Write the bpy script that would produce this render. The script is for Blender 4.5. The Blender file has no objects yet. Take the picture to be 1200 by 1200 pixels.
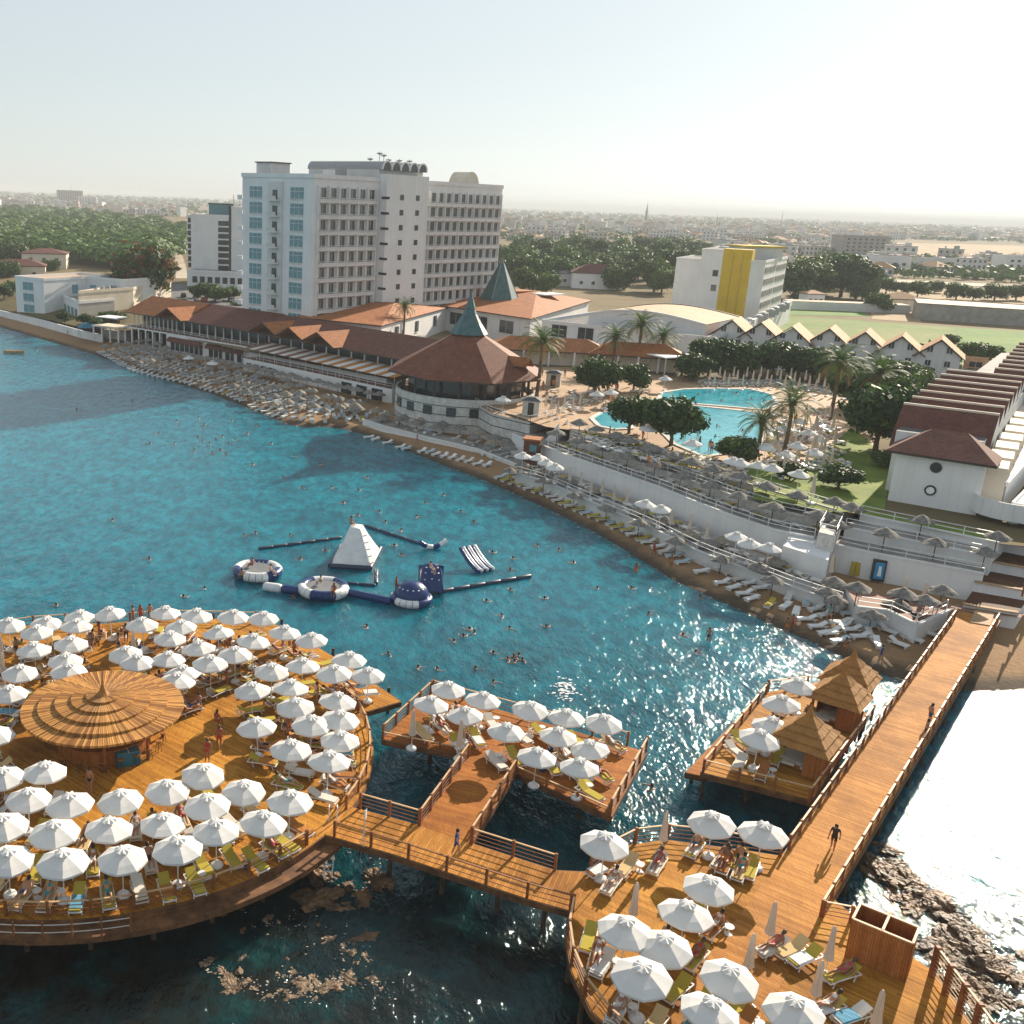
import bpy, math, random
import numpy as np
from mathutils import Vector, Matrix
R = math.radians
random.seed(7)
rng = np.random.default_rng(7)
scn = bpy.context.scene
COL = scn.collection

# ------------------------------------------------------------------ camera, sky, sun
CAM_H, PITCH, ROLL = 38.0, R(16.87), R(2.0)
cd = bpy.data.cameras.new("camera")
cam = bpy.data.objects.new("camera", cd)
COL.objects.link(cam)
cam.location = (0, 0, CAM_H)
cam.rotation_euler = (Matrix.Rotation(math.pi / 2 - PITCH, 3, 'X') @ Matrix.Rotation(ROLL, 3, 'Z')).to_euler()
cd.sensor_width = 36.0
cd.lens = 36.0
cd.shift_x = 200.0 / 1200.0
cd.clip_start = 0.5
cd.clip_end = 60000
scn.camera = cam

SUN_EL, SUN_AZ = R(23.5), R(36.5)          # azimuth clockwise from +Y
w = bpy.data.worlds.new("World")
scn.world = w
w.use_nodes = True
nt = w.node_tree
bg = nt.nodes["Background"]
sky = nt.nodes.new("ShaderNodeTexSky")
sky.sky_type = 'NISHITA'
sky.sun_disc = False
sky.sun_elevation = SUN_EL
sky.sun_rotation = SUN_AZ
sky.altitude = 0
sky.air_density = 1.0
sky.dust_density = 0.6
sky.ozone_density = 1.0
hs = nt.nodes.new("ShaderNodeHueSaturation")          # thin summer overcast: paler than a clear sky
hs.inputs['Saturation'].default_value = 0.5
nt.links.new(sky.outputs[0], hs.inputs['Color'])
gm = nt.nodes.new("ShaderNodeGamma")
gm.inputs['Gamma'].default_value = 0.43
nt.links.new(hs.outputs[0], gm.inputs[0])
mu = nt.nodes.new("ShaderNodeMix")
mu.data_type = 'RGBA'; mu.blend_type = 'MULTIPLY'
mu.inputs[0].default_value = 1.0
mu.inputs[7].default_value = (0.925, 1.0, 1.03, 1)
nt.links.new(gm.outputs[0], mu.inputs[6])
nt.links.new(mu.outputs[2], bg.inputs[0])
bg.inputs[1].default_value = 0.185
sd = bpy.data.lights.new("sun", 'SUN')
sd.energy = 5.0
sd.angle = R(0.5)
sd.color = (1.0, 0.87, 0.70)
sun = bpy.data.objects.new("sun", sd)
COL.objects.link(sun)
sv = Vector((math.sin(SUN_AZ) * math.cos(SUN_EL), math.cos(SUN_AZ) * math.cos(SUN_EL), math.sin(SUN_EL)))
sun.rotation_euler = sv.to_track_quat('Z', 'Y').to_euler()
sun.location = (60, 80, 120)
scn.view_settings.view_transform = 'Standard'
scn.view_settings.look = 'None'
scn.view_settings.exposure = 0.9
scn.view_settings.gamma = 1.0
scn.cycles.max_bounces = 6
scn.cycles.diffuse_bounces = 3
scn.cycles.glossy_bounces = 3
scn.cycles.transmission_bounces = 3
scn.cycles.transparent_max_bounces = 6
scn.cycles.volume_bounces = 0
scn.cycles.sample_clamp_indirect = 6.0

# ------------------------------------------------------------------ measuring: a photo point at a known height -> world
_M = Matrix.Rotation(math.pi / 2 - PITCH, 3, 'X') @ Matrix.Rotation(ROLL, 3, 'Z')
def ray(u, v):
    return _M @ Vector(((u - 400.0) / 1200.0, -(v - 600.0) / 1200.0, -1.0))
def at(u, v, z=0.0):
    d = ray(u, v)
    t = (z - CAM_H) / d.z
    return Vector((d.x * t, d.y * t, z))
def at_y(u, v, y):
    d = ray(u, v)
    t = y / d.y
    return Vector((d.x * t, y, CAM_H + d.z * t))
def line_px(pts, z):
    return [at(u, v, z).to_2d() for u, v in pts]

# ------------------------------------------------------------------ materials
MATS = {}
def _new(name):
    m = bpy.data.materials.new(name)
    m.use_nodes = True
    MATS[name] = m
    return m, m.node_tree, m.node_tree.nodes["Principled BSDF"]
def _rgb(c):
    return (c[0], c[1], c[2], 1.0)
def _pos(t, scale=(1, 1, 1), rot=0.0):
    g = t.nodes.new("ShaderNodeNewGeometry")
    mp = t.nodes.new("ShaderNodeMapping")
    mp.inputs['Scale'].default_value = scale
    mp.inputs['Rotation'].default_value = (0, 0, rot)
    t.links.new(g.outputs['Position'], mp.inputs['Vector'])
    return mp.outputs[0]
def _noise(t, vec, scale, detail=3.0, rough=0.55):
    n = t.nodes.new("ShaderNodeTexNoise")
    n.inputs['Scale'].default_value = scale
    n.inputs['Detail'].default_value = detail
    n.inputs['Roughness'].default_value = rough
    t.links.new(vec, n.inputs['Vector'])
    return n.outputs['Fac']
def _ramp(t, fac, stops):
    r = t.nodes.new("ShaderNodeValToRGB")
    e = r.color_ramp.elements
    while len(e) < len(stops):
        e.new(0.5)
    for k, (p, c) in enumerate(stops):
        e[k].position = p
        e[k].color = _rgb(c)
    t.links.new(fac, r.inputs['Fac'])
    return r.outputs['Color']
def _math(t, op, a, b=None, c=None):
    n = t.nodes.new("ShaderNodeMath")
    n.operation = op
    for i, x in enumerate((a, b, c)):
        if x is None:
            continue
        if isinstance(x, (int, float)):
            n.inputs[i].default_value = x
        else:
            t.links.new(x, n.inputs[i])
    return n.outputs[0]
def _mix(t, fac, a, b, mode='MIX'):
    n = t.nodes.new("ShaderNodeMix")
    n.data_type = 'RGBA'
    n.blend_type = mode
    for sock, x in ((n.inputs[0], fac), (n.inputs[6], a), (n.inputs[7], b)):
        if isinstance(x, (int, float)):
            sock.default_value = x
        elif isinstance(x, tuple):
            sock.default_value = _rgb(x)
        else:
            t.links.new(x, sock)
    return n.outputs[2]
def _bump(t, p, h, strength, dist):
    b = t.nodes.new("ShaderNodeBump")
    b.inputs['Strength'].default_value = strength
    b.inputs['Distance'].default_value = dist
    t.links.new(h, b.inputs['Height'])
    t.links.new(b.outputs[0], p.inputs['Normal'])
    return b
def speckle(name, c1, c2, scale=1.0, rough=0.7, bump=0.0, dist=0.03, fine=None, lo=0.35, hi=0.65, spec=0.3):
    """two tones of one surface mixed by noise, optional bump"""
    m, t, p = _new(name)
    v = _pos(t)
    f = _noise(t, v, scale, 5.0, 0.6)
    col = _ramp(t, f, [(lo, c1), (hi, c2)])
    if fine:
        g = _noise(t, v, fine, 2.0)
        col = _mix(t, 0.35, col, _ramp(t, g, [(0.3, (0.45, 0.45, 0.45)), (0.7, (1.25, 1.25, 1.25))]), 'MULTIPLY')
    t.links.new(col, p.inputs['Base Color'])
    p.inputs['Roughness'].default_value = rough
    p.inputs['Specular IOR Level'].default_value = spec
    if bump:
        _bump(t, p, _noise(t, v, fine or scale * 4, 3.0), bump, dist)
    return m
def planks(name, c1, c2, width=0.145, ang=0.0, rough=0.75, length=3.2, weather=None):
    """boards: each board its own tone, dark gaps; ang turns the board direction (boards run along local Y)"""
    m, t, p = _new(name)
    v = _pos(t, (1, 1, 1), ang)
    s = t.nodes.new("ShaderNodeSeparateXYZ")
    t.links.new(v, s.inputs[0])
    xs = _math(t, 'DIVIDE', s.outputs[0], width)
    bid = _math(t, 'FLOOR', xs)
    fr = _math(t, 'FRACT', xs)
    off = _math(t, 'MULTIPLY', bid, 1.37)
    ys = _math(t, 'FLOOR', _math(t, 'DIVIDE', _math(t, 'ADD', s.outputs[1], off), length))
    cb = t.nodes.new("ShaderNodeCombineXYZ")
    t.links.new(bid, cb.inputs[0]); t.links.new(ys, cb.inputs[1])
    wn = t.nodes.new("ShaderNodeTexWhiteNoise")
    t.links.new(cb.outputs[0], wn.inputs['Vector'])
    col = _ramp(t, wn.outputs['Value'], [(0.0, c1), (1.0, c2)])
    gr = _noise(t, _pos(t, (9, 0.7, 2), ang), 2.2, 4.0, 0.65)
    col = _mix(t, 0.55, col, _ramp(t, gr, [(0.3, (0.55, 0.5, 0.45)), (0.7, (1.2, 1.2, 1.2))]), 'MULTIPLY')
    big = _noise(t, _pos(t), 0.22, 4.0, 0.6)
    col = _mix(t, 0.75, col, _ramp(t, big, [(0.33, (0.55, 0.48, 0.42)), (0.60, (1.15, 1.15, 1.15))]), 'MULTIPLY')
    gap = _math(t, 'GREATER_THAN', _math(t, 'ABSOLUTE', _math(t, 'SUBTRACT', fr, 0.5)), 0.462)
    col = _mix(t, gap, col, (0.03, 0.012, 0.006))
    t.links.new(col, p.inputs['Base Color'])
    p.inputs['Roughness'].default_value = rough
    p.inputs['Specular IOR Level'].default_value = 0.12
    _bump(t, p, _math(t, 'SUBTRACT', 1.0, gap), 0.5, 0.015)
    return m
def plain(name, c, rough=0.5, metal=0.0, spec=0.5):
    m, t, p = _new(name)
    v = _pos(t)
    f = _noise(t, v, 1.7, 4.0)
    col = _mix(t, 0.5, _rgb(c)[:3], _ramp(t, f, [(0.3, tuple(0.72 * x for x in c)), (0.7, tuple(min(1, 1.12 * x) for x in c))]))
    t.links.new(col, p.inputs['Base Color'])
    p.inputs['Roughness'].default_value = rough
    p.inputs['Metallic'].default_value = metal
    p.inputs['Specular IOR Level'].default_value = spec
    return m
def cloth(name, c, trans=0.25):
    m, t, p = _new(name)
    v = _pos(t)
    f = _noise(t, v, 0.8, 3.0)
    col = _ramp(t, f, [(0.3, tuple(0.9 * x for x in c)), (0.7, c)])
    t.links.new(col, p.inputs['Base Color'])
    p.inputs['Roughness'].default_value = 0.85
    p.inputs['Specular IOR Level'].default_value = 0.1
    tr = t.nodes.new("ShaderNodeBsdfTranslucent")
    t.links.new(col, tr.inputs['Color'])
    mx = t.nodes.new("ShaderNodeMixShader")
    mx.inputs[0].default_value = trans
    t.links.new(p.outputs[0], mx.inputs[1]); t.links.new(tr.outputs[0], mx.inputs[2])
    t.links.new(mx.outputs[0], t.nodes["Material Output"].inputs['Surface'])
    return m
def leafy(name, c1, c2, trans=0.25, scale=0.35):
    m, t, p = _new(name)
    f = _noise(t, _pos(t), scale, 4.0, 0.7)
    col = _ramp(t, f, [(0.3, c1), (0.7, c2)])
    t.links.new(col, p.inputs['Base Color'])
    p.inputs['Roughness'].default_value = 0.6
    p.inputs['Specular IOR Level'].default_value = 0.25
    tr = t.nodes.new("ShaderNodeBsdfTranslucent")
    t.links.new(col, tr.inputs['Color'])
    mx = t.nodes.new("ShaderNodeMixShader")
    mx.inputs[0].default_value = trans
    t.links.new(p.outputs[0], mx.inputs[1]); t.links.new(tr.outputs[0], mx.inputs[2])
    t.links.new(mx.outputs[0], t.nodes["Material Output"].inputs['Surface'])
    return m
def tiles(name, c1, c2):
    """clay roof tiles: courses by height, tone varies tile by tile"""
    m, t, p = _new(name)
    v = _pos(t)
    col = _ramp(t, _noise(t, v, 0.6, 5.0, 0.7), [(0.3, c1), (0.7, c2)])
    vo = t.nodes.new("ShaderNodeTexVoronoi")
    vo.inputs['Scale'].default_value = 3.2
    t.links.new(v, vo.inputs['Vector'])
    col = _mix(t, 0.5, col, _ramp(t, vo.outputs['Color'], [(0.1, (0.6, 0.55, 0.5)), (0.9, (1.25, 1.2, 1.15))]), 'MULTIPLY')
    s = t.nodes.new("ShaderNodeSeparateXYZ"); t.links.new(v, s.inputs[0])
    fr = _math(t, 'FRACT', _math(t, 'MULTIPLY', s.outputs[2], 5.5))
    t.links.new(col, p.inputs['Base Color'])
    p.inputs['Roughness'].default_value = 0.75
    p.inputs['Specular IOR Level'].default_value = 0.25
    _bump(t, p, fr, 0.6, 0.05)
    return m
def reed(name, c1, c2, radial=False, cx=0.0, cy=0.0, n=150):
    """split cane: fine stalks; radial=True fans them out from (cx, cy)"""
    m, t, p = _new(name)
    v = _pos(t)
    if radial:
        s = t.nodes.new("ShaderNodeSeparateXYZ"); t.links.new(v, s.inputs[0])
        a = _math(t, 'ARCTAN2', _math(t, 'SUBTRACT', s.outputs[1], cy), _math(t, 'SUBTRACT', s.outputs[0], cx))
        k = _math(t, 'MULTIPLY', a, n / 6.2832)
        wn = t.nodes.new("ShaderNodeTexWhiteNoise"); wn.noise_dimensions = '1D'
        t.links.new(_math(t, 'FLOOR', k), wn.inputs['W'])
        f = wn.outputs['Value']
        h = _math(t, 'ABSOLUTE', _math(t, 'SUBTRACT', _math(t, 'FRACT', k), 0.5))
    else:
        f = _noise(t, _pos(t, (14, 14, 1.2)), 1.0, 4.0, 0.7)
        h = f
    col = _ramp(t, f, [(0.15, c1), (0.85, c2)])
    col = _mix(t, 0.5, col, _ramp(t, _noise(t, v, 1.3, 4.0), [(0.3, (0.6, 0.55, 0.5)), (0.7, (1.2, 1.2, 1.2))]), 'MULTIPLY')
    t.links.new(col, p.inputs['Base Color'])
    p.inputs['Roughness'].default_value = 0.7
    p.inputs['Specular IOR Level'].default_value = 0.3
    _bump(t, p, h, 0.8, 0.04)
    return m

ORANGE_A, ORANGE_B = (0.37, 0.155, 0.019), (0.58, 0.275, 0.042)
planks("deck_round", ORANGE_A, ORANGE_B, 0.15, R(-52))
planks("deck_walk", ORANGE_A, (0.58, 0.26, 0.055), 0.15, R(25))
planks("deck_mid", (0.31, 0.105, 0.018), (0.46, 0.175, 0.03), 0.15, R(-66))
planks("deck_pier", (0.42, 0.175, 0.032), (0.60, 0.28, 0.068), 0.16, R(-50.6) )
planks("deck_side", ORANGE_A, ORANGE_B, 0.15, R(-50.6))
planks("deck_old", (0.10, 0.045, 0.025), (0.16, 0.075, 0.04), 0.16, R(-12))
planks("box_wood", (0.33, 0.12, 0.03), (0.45, 0.18, 0.05), 0.12, R(30))
speckle("wood_post", (0.20, 0.07, 0.022), (0.34, 0.125, 0.04), 3.0, 0.6, fine=14)
speckle("wood_rail", (0.50, 0.30, 0.15), (0.66, 0.44, 0.25), 2.0, 0.55)
speckle("fascia_wood", (0.10, 0.045, 0.02), (0.24, 0.11, 0.045), 1.2, 0.7, fine=9)
speckle("pile_wood", (0.045, 0.028, 0.018), (0.09, 0.055, 0.03), 2.0, 0.7)
plain("steel_wire", (0.55, 0.52, 0.47), 0.35, 0.6)
cloth("canvas", (0.77, 0.755, 0.72), 0.05)
cloth("canvas_folded", (0.74, 0.64, 0.54), 0.1)
cloth("canvas_top", (0.78, 0.77, 0.75), 0.12)
plain("white_plastic", (0.78, 0.78, 0.76), 0.4)
plain("cream_plastic", (0.72, 0.66, 0.55), 0.45)
cloth("olive_cushion", (0.50, 0.40, 0.065), 0.03)
cloth("sand_cushion", (0.66, 0.48, 0.24), 0.03)
cloth("pale_cushion", (0.74, 0.70, 0.62), 0.03)
cloth("brown_cushion", (0.40, 0.17, 0.05), 0.03)
cloth("towel_blue", (0.14, 0.35, 0.50), 0.05)
cloth("towel_white", (0.80, 0.80, 0.80), 0.05)
speckle("straw_grey", (0.13, 0.125, 0.115), (0.29, 0.27, 0.24), 3.0, 0.9, fine=11, bump=0.6)
speckle("straw_tan", (0.30, 0.20, 0.10), (0.46, 0.32, 0.17), 3.0, 0.9, fine=11, bump=0.6)
reed("thatch", (0.21, 0.09, 0.02), (0.52, 0.26, 0.07))
def stucco_mat():
    m, t, p = _new("stucco")
    v = _pos(t)
    col = _ramp(t, _noise(t, v, 0.22, 5.0), [(0.3, (0.73, 0.735, 0.73)), (0.7, (0.83, 0.83, 0.82))])
    st = _noise(t, _pos(t, (1.4, 1.4, 0.05)), 1.0, 4.0, 0.7)
    col = _mix(t, 0.22, col, _ramp(t, st, [(0.36, (0.74, 0.72, 0.69)), (0.52, (1, 1, 1))]), 'MULTIPLY')
    t.links.new(col, p.inputs['Base Color'])
    p.inputs['Roughness'].default_value = 0.85
    p.inputs['Specular IOR Level'].default_value = 0.2
stucco_mat()
speckle("stucco_grey", (0.58, 0.58, 0.57), (0.70, 0.69, 0.67), 0.22, 0.8)
speckle("stucco_cream", (0.66, 0.57, 0.45), (0.76, 0.68, 0.56), 0.3, 0.8)
speckle("town_wall", (0.36, 0.33, 0.29), (0.62, 0.59, 0.54), 0.035, 0.9)
speckle("stucco_yellow", (0.58, 0.40, 0.02), (0.66, 0.47, 0.03), 0.3, 0.6)
tiles("roof_tile", (0.29, 0.10, 0.035), (0.46, 0.18, 0.062))
tiles("roof_tile_brown", (0.115, 0.045, 0.035), (0.19, 0.075, 0.055))
speckle("roof_sand", (0.52, 0.34, 0.21), (0.62, 0.43, 0.28), 0.15, 0.8, fine=2)
speckle("roof_dark", (0.07, 0.075, 0.08), (0.13, 0.135, 0.14), 0.4, 0.8)
speckle("copper", (0.035, 0.10, 0.105), (0.07, 0.16, 0.165), 0.9, 0.45, spec=0.5)
plain("glass_dark", (0.022, 0.035, 0.045), 0.12, 0.0, 0.6)
plain("glass_sky", (0.10, 0.27, 0.31), 0.15, 0.0, 0.6)  # bright sky reflection put into the glass colour
plain("frame_dark", (0.04, 0.03, 0.028), 0.5)
plain("frame_white", (0.75, 0.75, 0.74), 0.45)
speckle("stone_pale", (0.52, 0.50, 0.46), (0.68, 0.66, 0.62), 0.8, 0.85, fine=3)
speckle("concrete", (0.30, 0.28, 0.26), (0.42, 0.39, 0.35), 0.5, 0.85, fine=4)
speckle("paving_tan", (0.36, 0.22, 0.12), (0.50, 0.33, 0.19), 0.4, 0.8, fine=3)
speckle("paving_red", (0.24, 0.12, 0.085), (0.33, 0.17, 0.12), 0.4, 0.8, fine=3)
speckle("asphalt", (0.10, 0.10, 0.105), (0.17, 0.165, 0.16), 0.3, 0.9)
speckle("dusty_road", (0.38, 0.31, 0.24), (0.50, 0.42, 0.33), 0.1, 0.9)
speckle("lawn_grass", (0.11, 0.18, 0.022), (0.22, 0.27, 0.04), 0.35, 0.9, fine=6)
speckle("field_green", (0.08, 0.18, 0.025), (0.15, 0.25, 0.045), 0.06, 0.95, fine=0.8)
speckle("field_dry", (0.30, 0.20, 0.105), (0.42, 0.31, 0.17), 0.03, 0.95, fine=0.6)
speckle("field_mixed", (0.085, 0.185, 0.025), (0.22, 0.235, 0.07), 0.045, 0.95, fine=0.8)
leafy("leaf_dark", (0.022, 0.050, 0.018), (0.050, 0.100, 0.028), 0.22)
leafy("leaf_mid", (0.042, 0.090, 0.020), (0.090, 0.160, 0.036), 0.25)
leafy("leaf_light", (0.08, 0.13, 0.03), (0.15, 0.19, 0.05), 0.3)
leafy("leaf_rust", (0.16, 0.07, 0.025), (0.26, 0.12, 0.04), 0.25)
leafy("pine_dark", (0.035, 0.085, 0.02), (0.07, 0.14, 0.03), 0.2, 0.05)
leafy("pine_light", (0.09, 0.18, 0.035), (0.16, 0.26, 0.05), 0.25, 0.05)
leafy("palm_leaf", (0.055, 0.115, 0.022), (0.12, 0.19, 0.04), 0.25)
leafy("palm_dry", (0.24, 0.15, 0.06), (0.36, 0.24, 0.11), 0.2)
speckle("bark", (0.10, 0.07, 0.045), (0.19, 0.135, 0.09), 1.5, 0.9, fine=6, bump=0.6)
plain("vinyl_white", (0.80, 0.80, 0.79), 0.3)
plain("vinyl_blue", (0.004, 0.035, 0.155), 0.3)
plain("mesh_grey", (0.15, 0.16, 0.17), 0.7)
plain("boom_dark", (0.02, 0.045, 0.09), 0.4)
speckle("reef_rock", (0.035, 0.02, 0.010), (0.21, 0.11, 0.042), 0.9, 0.55, fine=3.5, bump=0.9, dist=0.2, spec=0.5)
SKINS = []
for k, c in enumerate([(0.42, 0.21, 0.12), (0.30, 0.135, 0.07), (0.52, 0.29, 0.18)]):
    plain("skin_%d" % k, c, 0.55); SKINS.append("skin_%d" % k)
plain("hair_dark", (0.02, 0.013, 0.01), 0.6)
plain("hair_brown", (0.09, 0.045, 0.02), 0.6)
for nm, c in (("wear_black", (0.015, 0.015, 0.018)), ("wear_blue", (0.02, 0.07, 0.22)), ("wear_red", (0.42, 0.03, 0.03)), ("wear_white", (0.72, 0.72, 0.7)),
              ("wear_orange", (0.75, 0.22, 0.02)), ("wear_teal", (0.02, 0.28, 0.30)), ("sign_blue", (0.02, 0.28, 0.55)), ("box_blue", (0.015, 0.17, 0.28)),
              ("paint_yellow", (0.62, 0.45, 0.05)), ("metal_grey", (0.35, 0.36, 0.37)), ("foam_white", (0.85, 0.87, 0.88))):
    plain(nm, c, 0.6)

# ------------------------------------------------------------------ mesh helpers
ORG = {}                                              # world origin of every thing / part
def tag(o, label=None, cat=None, group=None, kind=None):
    for k, v in (("label", label), ("category", cat), ("group", group), ("kind", kind)):
        if v:
            o[k] = v
    return o
def thing(name, label, cat, loc=(0, 0, 0), rz=0.0, group=None):
    o = bpy.data.objects.new(name, None)
    o.empty_display_size = 0.3
    COL.objects.link(o)
    o.location = loc
    o.rotation_euler = (0, 0, rz)
    ORG[o.name] = Vector(loc)
    return tag(o, label, cat, group)
def kids(o):
    return KIDS.get(o.name, [])
KIDS = {}
class MB:
    def __init__(s):
        s.v, s.f, s.m, s.mats = [], [], [], []
    def mi(s, mat):
        if mat not in s.mats:
            s.mats.append(mat)
        return s.mats.index(mat)
    def add(s, vs, fs, mat):
        b = len(s.v); k = s.mi(mat)
        s.v += [tuple(x) for x in vs]
        for f in fs:
            s.f.append(tuple(b + i for i in f)); s.m.append(k)
        return s
    def box(s, c, size, mat, rz=0.0, top=1.0):
        hx, hy, hz = size[0] / 2, size[1] / 2, size[2] / 2
        cs, sn = math.cos(rz), math.sin(rz)
        vs = []
        for z, k in ((-hz, 1.0), (hz, top)):
            for x, y in ((-hx, -hy), (hx, -hy), (hx, hy), (-hx, hy)):
                x *= k; y *= k
                vs.append((c[0] + x * cs - y * sn, c[1] + x * sn + y * cs, c[2] + z))
        return s.add(vs, [(3, 2, 1, 0), (4, 5, 6, 7), (0, 1, 5, 4), (1, 2, 6, 5), (2, 3, 7, 6), (3, 0, 4, 7)], mat)
    def bar(s, a, b, wd, ht, mat, up=(0, 0, 1)):
        a, b = Vector(a), Vector(b)
        d = (b - a).normalized(); u = Vector(up)
        if abs(d.dot(u)) > 0.99: u = Vector((1, 0, 0))
        r = d.cross(u).normalized(); u = r.cross(d).normalized()
        vs = []
        for q in (a, b):
            for x, y in ((-1, -1), (1, -1), (1, 1), (-1, 1)):
                vs.append(q + r * (x * wd / 2) + u * (y * ht / 2))
        return s.add(vs, [(0, 1, 2, 3), (7, 6, 5, 4), (1, 0, 4, 5), (2, 1, 5, 6), (3, 2, 6, 7), (0, 3, 7, 4)], mat)
    def tube(s, pts, r, mat, n=6, cap=True):
        pts = [Vector(p) for p in pts]
        rs = r if isinstance(r, (list, tuple)) else [r] * len(pts)
        vs, fs = [], []
        for i, p in enumerate(pts):
            d = (pts[min(i + 1, len(pts) - 1)] - pts[max(i - 1, 0)]).normalized()
            u = Vector((0, 0, 1)) if abs(d.z) < 0.95 else Vector((1, 0, 0))
            a = d.cross(u).normalized(); b = a.cross(d)
            for k in range(n):
                t = 2 * math.pi * k / n
                vs.append(p + (a * math.cos(t) + b * math.sin(t)) * rs[i])
        for i in range(len(pts) - 1):
            for k in range(n):
                k2 = (k + 1) % n
                fs.append((i * n + k, i * n + k2, (i + 1) * n + k2, (i + 1) * n + k))
        if cap:
            fs.append(tuple(range(n - 1, -1, -1)))
            fs.append(tuple((len(pts) - 1) * n + k for k in range(n)))
        return s.add(vs, fs, mat)
    def lathe(s, prof, mat, c=(0, 0, 0), n=12, cap=True):
        vs, fs = [], []
        for r, z in prof:
            for k in range(n):
                t = 2 * math.pi * k / n
                vs.append((c[0] + r * math.cos(t), c[1] + r * math.sin(t), c[2] + z))
        for i in range(len(prof) - 1):
            for k in range(n):
                k2 = (k + 1) % n
                fs.append((i * n + k, i * n + k2, (i + 1) * n + k2, (i + 1) * n + k))
        if cap:
            fs.append(tuple(range(n - 1, -1, -1)))
            fs.append(tuple((len(prof) - 1) * n + k for k in range(n)))
        return s.add(vs, fs, mat)
    def prism(s, poly, z0, z1, mat, mat_top=None):
        n = len(poly)
        ar = sum(poly[i][0] * poly[(i + 1) % n][1] - poly[(i + 1) % n][0] * poly[i][1] for i in range(n))
        if ar < 0: poly = list(reversed(poly))
        vs = [(p[0], p[1], z0) for p in poly] + [(p[0], p[1], z1) for p in poly]
        s.add(vs, [tuple(range(n - 1, -1, -1))] + [(i, (i + 1) % n, n + (i + 1) % n, n + i) for i in range(n)], mat)
        return s.add(vs[n:], [tuple(range(n))], mat_top or mat)
    def quad(s, a, b, c, d, mat):
        return s.add([a, b, c, d], [(0, 1, 2, 3)], mat)
    def poly(s, pts, mat):
        return s.add(pts, [tuple(range(len(pts)))], mat)
    def mesh(s, name, off=(0, 0, 0), smooth=False):
        me = bpy.data.meshes.new(name)
        ox, oy, oz = off
        me.from_pydata([(x - ox, y - oy, z - oz) for x, y, z in s.v], [], s.f)
        for m in s.mats:
            me.materials.append(MATS[m])
        me.polygons.foreach_set("material_index", s.m)
        if smooth:
            me.polygons.foreach_set("use_smooth", [True] * len(s.f))
        me.update()
        return me
    def build(s, name, parent=None, smooth=False, loc=None):
        """mesh in world coordinates; its origin is the parent's (or loc)"""
        org = ORG[parent.name] if parent is not None else Vector(loc or (0, 0, 0))
        if parent is not None and loc is not None: org = Vector(loc)
        o = bpy.data.objects.new(name, s.mesh(name, org, smooth))
        COL.objects.link(o)
        if parent is not None:
            o.parent = parent
            KIDS.setdefault(parent.name, []).append(o)
            o.location = org - ORG[parent.name]
        else:
            o.location = org
        ORG[o.name] = org
        return o
def put(name, me, parent, loc=(0, 0, 0), rz=0.0):
    """one more object on an existing mesh"""
    o = bpy.data.objects.new(name, me)
    COL.objects.link(o)
    if parent is not None:
        o.parent = parent
        KIDS.setdefault(parent.name, []).append(o)
    o.location = loc
    o.rotation_euler = (0, 0, rz)
    return o
def copy_tree(o, parent=None):
    c = o.copy()
    COL.objects.link(c)
    if parent is not None:
        c.parent = parent
        KIDS.setdefault(parent.name, []).append(c)
    for ch in list(KIDS.get(o.name, [])):
        copy_tree(ch, c)
    return c
def place(proto, used, loc, rz=0.0, label=None, group=None, sc=1.0):
    """first call moves the prototype itself, later calls copy it with its parts"""
    if proto.name in used:
        o = copy_tree(proto)
    else:
        used.add(proto.name); o = proto
    o.location = loc
    o.rotation_euler = (0, 0, rz)
    o.scale = (sc, sc, sc)
    if label: o["label"] = label
    if group: o["group"] = group
    return o
USED = set()
def inside(p, poly):
    x, y = p[0], p[1]; c = False; n = len(poly)
    for i in range(n):
        x1, y1 = poly[i][0], poly[i][1]; x2, y2 = poly[(i + 1) % n][0], poly[(i + 1) % n][1]
        if (y1 > y) != (y2 > y) and x < (x2 - x1) * (y - y1) / (y2 - y1) + x1: c = not c
    return c
def resample(pts, n):
    pts = [Vector(p) for p in pts]
    L = [0.0]
    for a, b in zip(pts, pts[1:]): L.append(L[-1] + (b - a).length)
    out = []
    for k in range(n):
        t = L[-1] * k / (n - 1); i = 0
        while i < len(L) - 2 and L[i + 1] < t: i += 1
        out.append(pts[i].lerp(pts[i + 1], 0 if L[i + 1] == L[i] else (t - L[i]) / (L[i + 1] - L[i])))
    return out
ORD = ["first", "second", "third", "fourth", "fifth", "sixth", "seventh", "eighth", "ninth", "tenth", "eleventh", "twelfth", "thirteenth", "fourteenth", "fifteenth"]

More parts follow.
